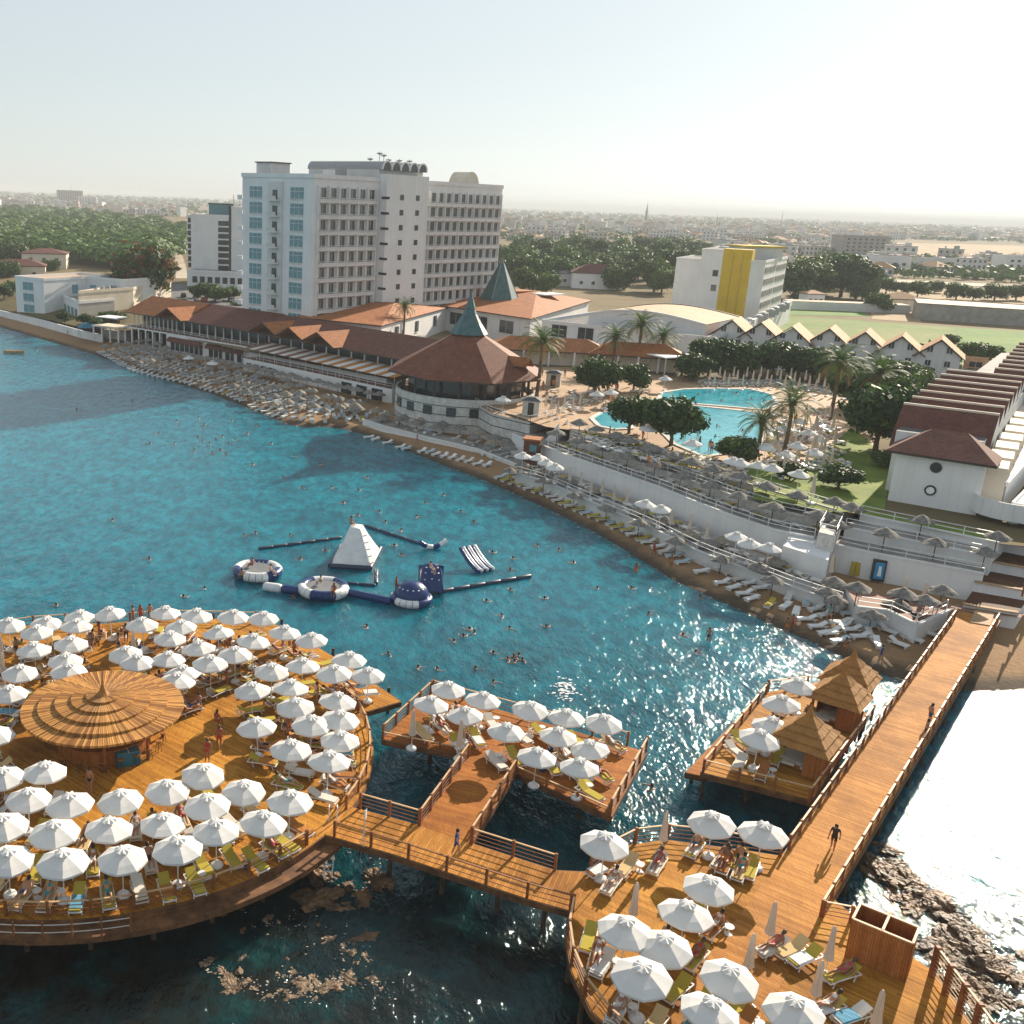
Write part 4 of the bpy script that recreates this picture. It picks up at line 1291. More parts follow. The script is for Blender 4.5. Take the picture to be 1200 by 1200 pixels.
def grid_piles(poly, step):
    xs = [p[0] for p in poly]; ys = [p[1] for p in poly]; out = []
    x = min(xs) + .4
    while x < max(xs):
        y = min(ys) + .4
        while y < max(ys):
            if inside((x, y), poly): out.append((x, y))
            y += step
        x += step
    return out
def railing(name, label, pts, h=1.05, step=2.0, rails=4, post=.15, z=DZ, rail_mat="wood_rail", top=True, closed=False, wire="wood_post", posts_h=None):
    """posts with caps as parts, one top rail and thin wires as parts"""
    pts = [Vector(p) for p in pts]
    root = thing(name, label, "railing", (pts[0].x, pts[0].y, z))
    L = sum((b - a).length for a, b in zip(pts, pts[1:]))
    n = max(2, int(round(L / step)) + 1)
    ph = posts_h or h
    pm = MB(); pm.box((0, 0, ph / 2 - .1), (post, post, ph + .2), "wood_post"); pm.box((0, 0, ph + .03), (post * 1.25, post * 1.25, .06), "wood_post", top=.7); pm = pm.mesh("post")
    ps = resample(pts, n) if len(pts) > 2 else [pts[0].lerp(pts[1], k / (n - 1)) for k in range(n)]
    for i, p in enumerate(ps):
        q = ps[min(i + 1, n - 1)] - ps[max(i - 1, 0)]
        put("post", pm, root, (p.x - pts[0].x, p.y - pts[0].y, 0), math.atan2(q.y, q.x))
    if top:
        m = MB()
        for a, b in zip(ps, ps[1:]): m.bar((a.x, a.y, z + h - .03), (b.x, b.y, z + h - .03), .11, .055, rail_mat)
        m.build("top_rail", root)
    for k in range(rails - 1):
        m = MB()
        for a, b in zip(ps, ps[1:]): m.tube([(a.x, a.y, z + h * (k + 1) / rails - .04), (b.x, b.y, z + h * (k + 1) / rails - .04)], .026, wire, 5, cap=False)
        m.build("rail", root)
    return root

# the round deck
RC, RR = Vector((-15.6, 62.1)), 18.3
ring = [Vector((RC.x + RR * math.cos(2 * math.pi * k / 96), RC.y + RR * math.sin(2 * math.pi * k / 96))) for k in range(96)]
pil = [(RC.x + r * math.cos(2 * math.pi * (k + .5 * (r > 12)) / n), RC.y + r * math.sin(2 * math.pi * (k + .5 * (r > 12)) / n)) for r, n in ((RR - .6, 34), (14, 18), (8, 9)) for k in range(n)]
deck("round_deck", "large round orange timber deck crowded with white parasols", ring, "deck_round", piles=pil)
backp = line_px([(150, 738), (305, 727), (333, 735), (395, 772), (470, 822), (420, 838), (380, 822), (330, 800), (150, 790)], DZ - .12)
backp = line_px([(0, 738), (60, 729), (120, 731), (200, 724), (305, 727), (333, 735), (395, 772), (470, 822), (421, 836)], DZ - .10) + [RC + Vector((9, 8)), RC + Vector((-6, 12)), RC + Vector((-15, 8))]
deck("swim_platform", "orange swimming platform jutting out behind the round deck", backp, "deck_side", piles=line_px([(455, 822), (425, 830), (390, 775), (330, 740), (250, 733), (130, 737), (60, 737)], 1.0), z=DZ - .10)
def arc(a0, a1, n=40, r=RR - .2):
    return [Vector((RC.x + r * math.cos(R(a0 + (a1 - a0) * k / n)), RC.y + r * math.sin(R(a0 + (a1 - a0) * k / n)))) for k in range(n + 1)]
railing("deck_railing", "curved timber railing round the right rim of the round deck", arc(-24, 30), step=2.1, h=.95)
railing("deck_railing", "curved timber railing round the front rim of the round deck", arc(-120, -38), step=2.2, h=.95)
railing("deck_railing", "timber railing along the open sea edge of the back swimming platform", line_px([(0, 740), (60, 731), (120, 733), (200, 726), (300, 729)], DZ - .1), h=.95, step=2.6, rails=3, z=DZ - .1)
railing("deck_railing", "short diagonal timber railing between round deck and swimming platform", line_px([(345, 772), (385, 800), (418, 832)], DZ), h=.95, step=1.8, rails=3)
def ledge():
    root = thing("rim_ledge", "lower curved timber ledge hanging outside the front rim of the round deck", "ledge", (RC.x, RC.y, 0))
    m = MB(); N = 60; vs = []
    for k in range(N + 1):
        t = R(-128 + 96 * k / N)
        for r, z in ((RR + .02, 1.95), (RR + .95, 1.95), (RR + .95, 1.62), (RR + .02, 1.62)):
            vs.append((RC.x + r * math.cos(t), RC.y + r * math.sin(t), z))
    m.add(vs, [(4 * k + j, 4 * k + 4 + j, 4 * k + 4 + (j + 1) % 4, 4 * k + (j + 1) % 4) for k in range(N) for j in range(4)], "fascia_wood"); m.build("boards", root)
    for r, z in ((RR + .9, 2.35), (RR + .9, 2.8)):
        g = MB()
        g.tube([(RC.x + r * math.cos(R(-125 + 52 * k / 40)), RC.y + r * math.sin(R(-125 + 52 * k / 40)), z) for k in range(41)], .03, "steel_wire", 5); g.build("rail", root)
    pm = MB(); pm.box((0, 0, .5), (.09, .09, 1.2), "wood_post"); pm = pm.mesh("post")
    for k in range(13):
        t = R(-125 + 52 * k / 12); put("post", pm, root, ((RR + .9) * math.cos(t), (RR + .9) * math.sin(t), 1.9))
ledge()

# walkway to the right deck and the middle platform
walk = line_px([(390, 979), (462, 1001), (618, 1053), (672, 1068), (694, 1022), (651, 1020), (552, 988), (492, 967), (421, 946)], DZ + .006)
walk = [Vector(p) for p in walk]; walk[0] += Vector((-1.0, .3)); walk[-1] += Vector((-1.2, .3))
deck("timber_walkway", "orange timber walkway linking the round deck to the right hand deck", walk, "deck_walk", piles=line_px([(458, 990), (520, 1012), (585, 1035), (640, 1052), (500, 975), (600, 1010)], 2.0), z=DZ + .006)
midl = line_px([(448, 866), (504, 811), (560, 824), (606, 838), (660, 853), (757, 881), (716, 956), (604, 905), (552, 988), (492, 967), (549, 886)], DZ + .012)
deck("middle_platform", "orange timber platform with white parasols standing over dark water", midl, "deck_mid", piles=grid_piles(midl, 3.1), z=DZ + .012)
railing("deck_railing", "timber railing at the left front edge of the middle platform", line_px([(449, 865), (549, 885)], DZ), h=.5, rails=2, step=2.4)
railing("deck_railing", "timber railing at the left end of the middle platform", line_px([(449, 864), (505, 812)], DZ), h=1.0)
railing("deck_railing", "timber railing along the back of the middle platform facing the sea", line_px([(507, 811), (606, 838), (735, 873)], DZ), h=1.0, step=2.6, rails=3)
railing("deck_railing", "timber railing at the right end of the middle platform", line_px([(757, 880), (715, 955)], DZ), h=1.1, step=1.7)
railing("deck_railing", "low timber railing at the right front edge of the middle platform", line_px([(606, 906), (714, 954)], DZ), h=.5, rails=2, step=2.4)
railing("deck_railing", "timber railing on the left side of the link to the middle platform", line_px([(492, 967), (549, 887)], DZ), h=1.1, step=1.9)
railing("deck_railing", "timber railing on the right side of the link to the middle platform", line_px([(552, 988), (604, 906)], DZ), h=1.1, step=1.9)
railing("deck_railing", "timber railing behind the walkway next to the round deck", line_px([(422, 947), (491, 967)], DZ), h=1.05, step=2.0)
railing("deck_railing", "timber railing behind the walkway between link and right deck", line_px([(553, 989), (650, 1020)], DZ), h=1.05, step=2.1)
railing("deck_railing", "timber railing along the front edge of the walkway", line_px([(392, 980), (462, 1001), (618, 1053), (668, 1067)], DZ), h=1.0, step=2.4, rails=3, rail_mat="wood_post")

# pier and right deck
pd = Vector((0.6355, 0.7721)); pn = Vector((0.7721, -0.6355))
PA = Vector((26.6, 51.8)); 
def pier_pt(s, t): return PA + pd * s + pn * t          # s along, t across from the left edge
PL = 52.0; PW = 3.36
pier = [pier_pt(-16, 0), pier_pt(-16, PW), pier_pt(PL, PW), pier_pt(PL, 0)]
deck("timber_pier", "long straight orange timber pier running from the decks to the beach", pier, "deck_pier", piles=[tuple(pier_pt(s, t)) for s in range(-14, 46, 4) for t in (.25, PW - .25)], z=DZ + .018)
rd = line_px([(669, 1066), (664, 1100), (671, 1140), (694, 1185)], DZ) + [Vector((15.2, 34.5)), Vector((20, 31.5)), Vector((27.5, 32.5)), Vector((30.0, 36.5)), Vector((30.2, 42.3)), Vector((28.1, 46.4))] + line_px([(915, 1003), (870, 996), (780, 984), (735, 991), (690, 1021)], DZ)
deck("right_deck", "orange timber deck with parasols and sun loungers at the pier's near end", rd, "deck_side", piles=grid_piles(rd, 2.9))
railing("deck_railing", "curved timber railing behind the right deck overlooking the sea", line_px([(692, 1020), (735, 990), (780, 984), (830, 989), (870, 996), (914, 1003)], DZ), h=1.05, step=2.3)
railing("deck_railing", "curved timber railing down the left side of the right deck", line_px([(671, 1068), (665, 1100), (672, 1140), (696, 1186)], DZ) + [Vector((15.2, 34.7))], h=1.0, step=2.2)
railing("pier_railing", "timber railing on the left side of the pier beside the thatched cabanas", [pier_pt(0.5, .08), pier_pt(PL - 3, .08)], h=1.0, step=2.0, rails=3)
railing("pier_railing", "timber railing on the right side of the pier above the glittering water", [pier_pt(-4.5, PW - .08), pier_pt(PL - 1, PW - .08)], h=1.0, step=2.0, rails=3)
railing("deck_railing", "short timber railing between the pier and the brown changing box", [pier_pt(-4.5, PW) + Vector((0, 0)), Vector((28.6, 45.6)), Vector((29.4, 44.0))], h=1.0, step=1.6)
railing("fence", "tall timber slat fence with thick posts at the lower right corner", [Vector((29.9, 42.0)), Vector((29.75, 36.6)), Vector((27.6, 32.7))], h=1.7, step=1.25, rails=8, post=.24, wire="wood_rail")
def changing_box():
    c = Vector((27.62, 43.3)); rz = math.atan2(pd.y, pd.x) - math.pi / 2 + R(62)
    root = thing("changing_cabin", "brown plank changing cabin with two open topped cubicles on the right deck", "cabin", (c.x, c.y, DZ))
    A, B, Cc, D = [Vector(p) for p in line_px([(990, 1121), (1037, 1142), (1064, 1131), (1018, 1108)], DZ)]
    u = (B - A).normalized(); L = 2.7; n = Vector((-u.y, u.x)); Dp = 1.5
    u = Vector((.78, -.62)).normalized(); n = Vector((-u.y, u.x))
    hgt = 2.25
    for q, (p0, p1) in enumerate(((A, A + u * L), (A + u * L, A + u * L + n * Dp), (A + u * L + n * Dp, A + n * Dp), (A + n * Dp, A))):
        m = MB(); m.bar((p0.x, p0.y, DZ + hgt / 2), (p1.x, p1.y, DZ + hgt / 2), .06, hgt, "box_wood"); m.build("side_panel", root)
    m = MB(); p0, p1 = A + u * (L / 2), A + u * (L / 2) + n * Dp; m.bar((p0.x, p0.y, DZ + hgt / 2), (p1.x, p1.y, DZ + hgt / 2), .05, hgt - .05, "box_wood"); m.build("divider", root)
    m = MB()
    for p0, p1 in ((A, A + u * L), (A + u * L, A + u * L + n * Dp), (A + u * L + n * Dp, A + n * Dp), (A + n * Dp, A), (A + u * (L / 2), A + u * (L / 2) + n * Dp)):
        m.bar((p0.x, p0.y, DZ + hgt + .03), (p1.x, p1.y, DZ + hgt + .03), .12, .07, "wood_rail")
    m.build("top_frame", root)
    dm = MB(); p0, p1 = A + u * .35 - n * .05, A + u * 1.1 - n * .05; dm.bar((p0.x, p0.y, DZ + 1.0), (p1.x, p1.y, DZ + 1.0), .03, 1.85, "box_wood"); dm.build("door", root)
changing_box()

# cabana platform on the left of the pier
cab = line_px([(822, 905), (950, 938)], DZ) + [pier_pt(8.3, -.45), pier_pt(27.2, -.45)] + line_px([(898, 814)], DZ)
cab = line_px([(822, 905), (951, 938)], DZ) + [pier_pt(22.5, -1.0)] + line_px([(958, 800), (898, 812)], DZ)
deck("cabana_platform", "timber platform with three thatched cabanas and parasols beside the pier", cab, "deck_side", piles=grid_piles(cab, 3.0), z=DZ + .024)
low = line_px([(804, 905), (828, 910), (905, 828), (884, 822)], 1.5)
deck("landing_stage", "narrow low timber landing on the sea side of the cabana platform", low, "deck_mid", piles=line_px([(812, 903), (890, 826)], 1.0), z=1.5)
railing("deck_railing", "timber railing along the sea side of the cabana platform", line_px([(824, 904), (897, 814)], DZ), h=.95, step=2.0, rails=3)
railing("deck_railing", "timber railing along the front of the cabana platform", line_px([(824, 905), (950, 938)], DZ), h=.95, step=2.4, rails=3)
railing("deck_railing", "timber railing at the far end of the cabana platform", line_px([(899, 811), (945, 806)], DZ), h=1.0, step=1.6, rails=3)
railing("deck_railing", "light timber railing between the cabanas and the pier", [pier_pt(6.6, -.6), pier_pt(22, -.6)], h=1.0, step=2.2, rails=3)
def cabana(label, c, rz, w=3.3, closed=False):
    root = thing("thatched_cabana", label, "cabana", (c.x, c.y, DZ + .03), rz, "thatched cabanas beside the pier")
    ORG[root.name] = Vector((0, 0, 0))
    h = 2.3; s = w / 2
    pm = MB(); pm.box((0, 0, h / 2), (.16, .16, h), "box_wood"); pm = pm.mesh("post")
    for x in (-s, s):
        for y in (-s, s): put("post", pm, root, (x, y, 0))
    m = MB()
    for a, b in (((-s, -s), (s, -s)), ((s, -s), (s, s)), ((s, s), (-s, s)), ((-s, s), (-s, -s))): m.bar((a[0], a[1], h - .06), (b[0], b[1], h - .06), .12, .14, "box_wood")
    m.build("beam", root)
    def panel(a, b, z0, z1):
        m = MB(); m.bar((a[0], a[1], (z0 + z1) / 2), (b[0], b[1], (z0 + z1) / 2), .05, z1 - z0, "box_wood"); m.build("plank_panel", root)
    panel((s, -s * .95), (s, s * .95), .1, h - .2)
    panel((-s * .95, s), (s * .95, s), .1, h - .2)
    if closed: panel((-s, 0), (-s, s * .95), .1, h - .2); panel((s * .2, -s), (s * .95, -s), .1, h - .2)
    else: panel((s * .3, -s), (s * .95, -s), .1, h - .2)
    m = MB(); m.box((0, .3, .28), (w * .8, w * .6, .35), "pale_cushion"); m.box((0, .3, .1), (w * .82, w * .62, .2), "box_wood"); m.build("day_bed", root)
    for k in range(2):
        m = MB(); m.box((-.6 + 1.2 * k, -.9, .36), (.8, .45, .16), "pale_cushion", .1); m.build("cushion", root)
    # thatch: concave four sided cap in four shaggy layers
    e = s + .5
    prof = [(e, h - .28), (e * .72, h + .18), (e * .82, h + .14), (e * .50, h + .62), (e * .60, h + .56), (e * .30, h + .98), (e * .38, h + .95), (e * .13, h + 1.45), (.09, h + 1.95), (.04, h + 2.3)]
    vs, fs = [], []
    per = 12
    rr = random.Random(5)
    for (r, z) in prof:
        for k in range(4 * per):
            t = k / per; sd = int(t) % 4; q = (t - int(t)) * 2 - 1
            x, y = [(q, -1), (1, q), (-q, 1), (-1, -q)][sd]
            dr = .03 * (rr.random() - .5); sag = -.10 * (1 - abs(q) ** 2) * 0
            vs.append((x * r * (1 + dr), y * r * (1 + dr), z + .05 * (rr.random() - .5)))
    N = 4 * per
    for i in range(len(prof) - 1):
        for k in range(N): fs.append((i * N + k, i * N + (k + 1) % N, (i + 1) * N + (k + 1) % N, (i + 1) * N + k))
    m = MB(); m.add(vs, fs, "thatch"); m.build("thatch_roof", root)
    m = MB(); m.add([(x, y, z - .02) for x, y, z in vs[:N]], [tuple(range(N - 1, -1, -1))], "fascia_wood"); m.build("ceiling", root)
ca = R(-50.6) + math.pi
cz = math.atan2(pd.y, pd.x) - math.pi / 2
cabana("open thatched cabana nearest the camera with slatted floor and pale cushions", at(938, 905, DZ).to_2d() + Vector((.4, .9)), cz, 3.1)
cabana("middle thatched cabana with closed plank walls and a hanging white towel", at(978, 850, DZ).to_2d() + Vector((.3, .6)), cz, 2.8, True)
cabana("farthest thatched cabana partly hidden behind the middle one", at(992, 832, DZ).to_2d() + Vector((.5, 1.3)), cz, 2.8, True)

# reed roofed bar in the middle of the round deck
def reed_bar():
    c = at(121, 824, 5.3).to_2d()
    reed("reed_roof", (0.22, 0.085, 0.016), (0.60, 0.29, 0.07), True, c.x, c.y, 210)
    root = thing("reed_bar", "round bar under a wide stepped reed roof in the middle of the round deck", "bar", (c.x, c.y, DZ))
    eave = 2.15
    def disc(nm, r0, z0, r1, z1, thick):
        m = MB(); N = 64
        rr = random.Random(int(r0 * 10)); vs = []
        for r, z in ((r1, z1), (r0, z0), (r0, z0 - thick), (r1, z1 - thick)):
            for k in range(N):
                t = 2 * math.pi * k / N; j = 1 + .008 * (rr.random() - .5)
                vs.append((c.x + r * j * math.cos(t), c.y + r * j * math.sin(t), DZ + z + .03 * (rr.random() - .5)))
        m.add(vs, [(i * N + (k + 1) % N, i * N + k, ((i + 1) % 4) * N + k, ((i + 1) % 4) * N + (k + 1) % N) for i in range(4) for k in range(N)], "reed_roof")
        m.build(nm, root)
    tiers = [(5.35, 2.72, 4.0), (4.25, 2.94, 2.9), (3.15, 3.15, 1.85), (2.1, 3.34, .95), (1.12, 3.52, .12)]
    for i, (r0, z0, r1) in enumerate(tiers):
        disc("reed_tier", r0, z0, r1, z0 + (r0 - r1) * .06, .15)
    m = MB(); m.lathe([(.5, 3.5), (.25, 3.8), (.11, 4.2), (.05, 4.8), (.02, 5.3)], "thatch", (c.x, c.y, DZ), 10); m.build("finial", root)
    m = MB()
    for k in range(10):
        t = 2 * math.pi * k / 10
        m.tube([(c.x + 4.9 * math.cos(t), c.y + 4.9 * math.sin(t), DZ + 2.4), (c.x, c.y, DZ + 3.3)], .07, "wood_post", 5)
    m.build("rafter", root)
    pm = MB(); pm.tube([(0, 0, 0), (0, 0, 2.7)], .11, "wood_post", 8); pm = pm.mesh("post")
    for k in range(8):
        t = 2 * math.pi * (k + .3) / 8; put("post", pm, root, (3.9 * math.cos(t), 3.9 * math.sin(t), 0))
    m = MB(); m.lathe([(3.1, 0), (3.1, 1.05), (3.35, 1.05), (3.35, 1.13), (2.55, 1.13), (2.55, 0)], "box_wood", (c.x, c.y, DZ), 32, cap=False); m.build("counter", root)
    m = MB(); m.lathe([(1.0, 0), (1.0, 2.2), (.7, 3.2)], "fascia_wood", (c.x, c.y, DZ), 12); m.build("core", root)
    sm = MB(); sm.lathe([(.2, .72), (.2, .78)], "brown_cushion", n=10)
    for k in range(4): t = math.pi / 2 * k; sm.tube([(.2 * math.cos(t), .2 * math.sin(t), 0), (.12 * math.cos(t), .12 * math.sin(t), .72)], .022, "frame_dark", 5)
    sm = sm.mesh("bar_stool")
    for k, ang in enumerate((-78, -62, -46, -30, -14, 2, -100, -118)):
        t = R(ang); o = put("bar_stool", sm, None, (c.x + 3.95 * math.cos(t), c.y + 3.95 * math.sin(t), DZ))
        tag(o, "dark bar stool at the counter of the reed roofed bar", "stool", "stools round the reed bar")
    return c
BAR = reed_bar()
def cool_box():
    p = at(150, 894, DZ).to_2d()
    root = thing("ice_chest", "blue chest freezer with glass top beside the reed bar", "freezer", (p.x, p.y, DZ), R(25))
    ORG[root.name] = Vector((0, 0, 0))
    m = MB(); m.box((0, 0, .45), (1.5, .8, .9), "box_blue"); m.box((0, 0, .05), (1.4, .7, .1), "frame_dark"); m.build("body", root)
    m = MB(); m.box((0, 0, .93), (1.45, .76, .06), "glass_sky"); m.box((0, 0, .97), (.06, .76, .03), "frame_white"); m.build("lid", root)
cool_box()
def ladder():
    a, b = at(390, 962, DZ), at(384, 1029, 0.2)
    root = thing("swim_ladder", "white metal ladder hanging from the walkway down to the water", "ladder", tuple(a))
    d = Vector((1, .05, 0)) * .24
    for s in (-1, 1):
        m = MB(); m.tube([a + d * s + Vector((0, .3, .9)), a + d * s + Vector((0, 0, .95)), a + d * s, b + d * s], .035, "foam_white", 6); m.build("side_rail", root)
    for k in range(8):
        p = a.lerp(b, (k + .6) / 8.6); m = MB(); m.bar(p - d, p + d, .07, .05, "foam_white"); m.build("rung", root)
ladder()
def lifebuoy_stand(u, v, lab):
    p = at(u, v, DZ)
    root = thing("flag_pole", lab, "pole", tuple(p))
    m = MB(); m.tube([p, p + Vector((0, 0, 2.4))], .035, "foam_white", 6); m.build("pole", root)
    m = MB(); q = p + Vector((0, 0, 1.75)); m.quad(q, q + Vector((.12, .35, -.05)), q + Vector((.12, .33, .6)), q + Vector((0, 0, .6)), "canvas"); m.build("flag", root)
lifebuoy_stand(426, 992, "thin white pole with a small cloth flag at the walkway's front edge")

# ------------------------------------------------------------------ parasols
def make_parasol(seed=0, r=1.32):
    root = thing("parasol", "white open parasol", "parasol")
    rr = random.Random(seed)
    tilt = Vector((rr.uniform(-.05, .05), rr.uniform(-.05, .05)))
    rot = rr.uniform(0, .78)
    m = MB(); vs = []; rings = [(.16, 2.74), (.55, 2.60), (.95, 2.43), (r, 2.23)]
    for (q, z) in rings:
        for k in range(16):
            t = 2 * math.pi * k / 16 + rot
            rad = q if k % 2 == 0 else q * .932
            zz = z - (0 if k % 2 == 0 else .012 * q)
            vs.append((rad * math.cos(t) + tilt.x * 0, rad * math.sin(t), zz + tilt.x * rad * math.cos(t) + tilt.y * rad * math.sin(t)))
    for k in range(16):
        x, y, z = vs[48 + k]; vs.append((x * 1.005, y * 1.005, z - .10 - (.02 if k % 2 else 0)))
    fs = [(i * 16 + k, i * 16 + (k + 1) % 16, (i + 1) * 16 + (k + 1) % 16, (i + 1) * 16 + k) for i in range(4) for k in range(16)]
    fs = [f[::-1] for f in fs]
    m.add(vs, fs, "canvas"); m.build("canopy", root)
    m = MB(); vs = []
    for (q, z) in ((.03, 2.88), (.2, 2.85), (.42, 2.74)):
        for k in range(16):
            t = 2 * math.pi * k / 16 + rot
            vs.append((q * math.cos(t), q * math.sin(t), z + (.09 * (q / .4) ** 2 if k % 2 else -.03 * q)))
    m.add(vs, [(i * 16 + (k + 1) % 16, i * 16 + k, (i + 1) * 16 + k, (i + 1) * 16 + (k + 1) % 16) for i in range(2) for k in range(16)] + [tuple(range(16))], "canvas_top"); m.build("vent_cap", root)
    m = MB(); m.tube([(0, 0, .05), (0, 0, 2.86)], .028, "white_plastic", 6); m.build("pole", root)
    m = MB(); m.lathe([(.36, 0), (.38, .10), (.30, .20), (.09, .26), (.06, .42)], "white_plastic", n=12); m.build("base", root)
    return root
def make_closed():
    root = thing("folded_parasol", "folded parasol", "parasol")
    m = MB(); vs = []; prof = [(.04, 3.0), (.10, 2.85), (.13, 2.4), (.17, 1.7), (.22, 1.25), (.25, 1.15)]
    for (q, z) in prof:
        for k in range(16):
            t = 2 * math.pi * k / 16; rad = q * (1.12 if k % 2 == 0 else .72)
            vs.append((rad * math.cos(t), rad * math.sin(t), z - (.06 if k % 2 and z < 1.2 else 0)))
    m.add(vs, [(i * 16 + (k + 1) % 16, i * 16 + k, (i + 1) * 16 + k, (i + 1) * 16 + (k + 1) % 16) for i in range(len(prof) - 1) for k in range(16)] + [tuple(range(16))], "canvas_folded"); m.build("canopy", root)
    m = MB(); m.tube([(0, 0, .05), (0, 0, 2.86)], .028, "white_plastic", 6); m.build("pole", root)
    m = MB(); m.lathe([(.36, 0), (.38, .10), (.30, .20), (.09, .26), (.06, .42)], "white_plastic", n=12); m.build("base", root)
    return root
protos = [make_parasol(k) for k in range(4)]
closed_proto = make_closed()
round_px = [(9.8, 729), (54, 727), (92.5, 720), (130, 717.5), (44, 738), (89, 731), (168, 730), (194, 716.5), (230, 720), (212, 732), (257, 739.5), (198, 745), (234, 757.6), (41, 759), (84.5, 752), (76, 771), (80, 784),
    (22, 786), (148.5, 763.6), (161, 773.5), (197.6, 769.7), (247, 776), (215, 786.5), (207, 797), (10, 810), (-6, 858), (272, 721), (308.5, 722), (333, 738.5), (366, 747), (296, 749.5), (276, 765), (354, 777.5), (408, 771),
    (392.5, 787.5), (432, 787), (318.5, 785), (296, 807), (339.5, 803.6), (394, 819.5), (347, 826), (303, 849), (364.5, 846), (398, 840.5), (398, 865), (339, 875.5), (384, 890), (237, 904.5), (286, 922), (339, 938), (242.5, 940.5),
    (308, 960), (253.7, 969.7), (195, 923), (208, 992), (141, 935), (83, 941), (31.5, 932.6), (51, 901), (4, 906.6), (190.7, 962), (126.7, 969.5), (63, 974), (6.5, 965), (143, 1003), (72.6, 1009.5), (8.7, 1002)]
mid_px = [(525, 804.4), (505.5, 821), (564.6, 816.4), (547.5, 833.5), (591.6, 852.4), (622.5, 826.6), (665.4, 837), (709.5, 842.5), (655.5, 858), (629, 881.5), (694.5, 874), (680, 895)]
right_px = [(710, 986), (837, 961), (893.7, 973.7), (830, 1035), (802.5, 1069), (733.7, 1088.7), (782.5, 1106), (753.7, 1142.5), (856, 1141), (830, 1180), (932, 1180)]
cab_px = [(939, 802.5), (917.5, 823), (904, 847), (889, 863)]
APX = DZ + 2.5
def row_labels(px, where, gap=16):
    """name every parasol by its row, counted from the camera, and its place in that row"""
    rows = []
    for p in sorted(px, key=lambda q: -q[1]):
        if rows and rows[-1][0][1] - p[1] < gap: rows[-1].append(p)
        else: rows.append([p])
    out = {}
    for i, r in enumerate(rows):
        r.sort()
        for j, p in enumerate(r):
            out[p] = ("%s from left, %s row from the front, %s" % (ORD[j], ORD[i], where)) if len(r) > 1 else "%s row from the front, %s" % (ORD[i], where)
    return out
DECK_SPOTS = []
def set_parasols(px, where, group, key):
    labs = row_labels(px, where)
    for i, p in enumerate(px):
        w = at(p[0], p[1], APX)
        pr = protos[random.randrange(4)] if i else protos[0]
        o = place(pr, USED, (w.x, w.y, DZ + .02), random.uniform(0, 6.28), "white open parasol, " + labs[p], group, random.uniform(.98, 1.05) if key != "mid" else .97)
        o.rotation_euler = (random.uniform(-.05, .05), random.uniform(-.05, .05), o.rotation_euler.z)
        DECK_SPOTS.append((Vector((w.x, w.y)), key, labs[p]))
set_parasols(round_px, "round deck", "white parasols on the round deck", "round")
set_parasols(mid_px, "middle platform", "white parasols on the middle platform", "mid")
set_parasols(right_px, "right deck", "white parasols on the right deck", "right")
set_parasols(cab_px, "cabana platform", "white parasols on the cabana platform", "cab")
closed_px = [((156, 750), "folded beige parasol behind the reed bar among standing people"), ((1, 757), "folded pale parasol at the round deck's left back edge"), ((3, 778), "folded pale parasol left of the reed bar at the photo's edge"),
    ((484, 846), "folded grey parasol at the left corner of the middle platform"), ((540, 858), "folded beige parasol at the front of the middle platform near the link"), ((779.5, 967), "folded beige parasol at the sea railing of the right deck"),
    ((744.5, 1052), "folded beige parasol left of the open ones on the right deck"), ((905.5, 1075), "folded beige parasol standing on the open boards beside the pier"), ((880.5, 1113), "folded beige parasol left of three occupied loungers"),
    ((974.7, 1104), "folded beige parasol just left of the brown changing cabin"), ((960, 1145), "folded beige parasol next to a round white base and olive lounger"), ((1030.7, 1180), "folded cream parasol in front of the slat fence at lower right")]
for (p, lab) in closed_px:
    w = at(p[0], p[1], DZ + 2.1)
    place(closed_proto, USED, (w.x, w.y, DZ + .02), random.uniform(0, 6), lab, "folded parasols on the decks")

# ------------------------------------------------------------------ sun loungers on the decks
def make_lounger(cush, frame="white_plastic", up=.55, nm="sun_lounger"):
    root = thing(nm, "lounger", "lounger")
    m = MB()                                             # head towards +y, feet towards -y
    for s in (-1, 1):
        m.tube([(s * .33, -.98, .26), (s * .33, -.5, .33), (s * .33, .25, .33), (s * .33, .95, .30)], .035, frame, 6)
    m.bar((-.33, -.98, .26), (.33, -.98, .26), .07, .06, frame); m.bar((-.33, .95, .30), (.33, .95, .30), .07, .06, frame)
    m.build("frame", root)
    m = MB(); m.prism([(-.30, -.97), (.30, -.97), (.30, .28), (-.30, .28)], .35, .42, cush); m.build("seat_cushion", root)
    m = MB()
    hz, hy = .36 + math.sin(up) * .74, .26 + math.cos(up) * .74
    m.bar((0, .26, .385), (0, hy, hz), .60, .07, cush); m.build("backrest", root)
    for y in (-.72, .62):
        m = MB(); m.tube([(-.34, y - .12, 0), (-.34, y, .31), (.34, y, .31), (.34, y - .12, 0)], .035, frame, 6); m.build("leg", root)
    return root
L_OL, L_SA, L_PA, L_BR = (make_lounger("olive_cushion"), make_lounger("sand_cushion", up=.6), make_lounger("pale_cushion", "cream_plastic", .45), make_lounger("brown_cushion", up=.5))
CUSH = {L_OL.name: "olive", L_SA.name: "sand coloured", L_PA.name: "pale", L_BR.name: "brown"}
LOUNGERS = []
polys = {"round": ring, "mid": midl, "right": rd + [], "cab": cab}
def ok_spot(p, key, r=.75):
    P = polys[key]
    for a in range(8):
        e = (p.x + r * math.cos(a * .785), p.y + r * math.sin(a * .785))
        if not inside(e, P) and not (key == 'round' and inside(e, backp)): return False
    if key == "round" and (p - BAR).length < 5.2: return False
    if key == "right":
        s = (p - PA).dot(pd); t = (p - PA).dot(pn)
        if -4.5 < s and t > -.6: return False
        if (p - Vector((27.6, 43.2))).length < 2.2: return False
    return True
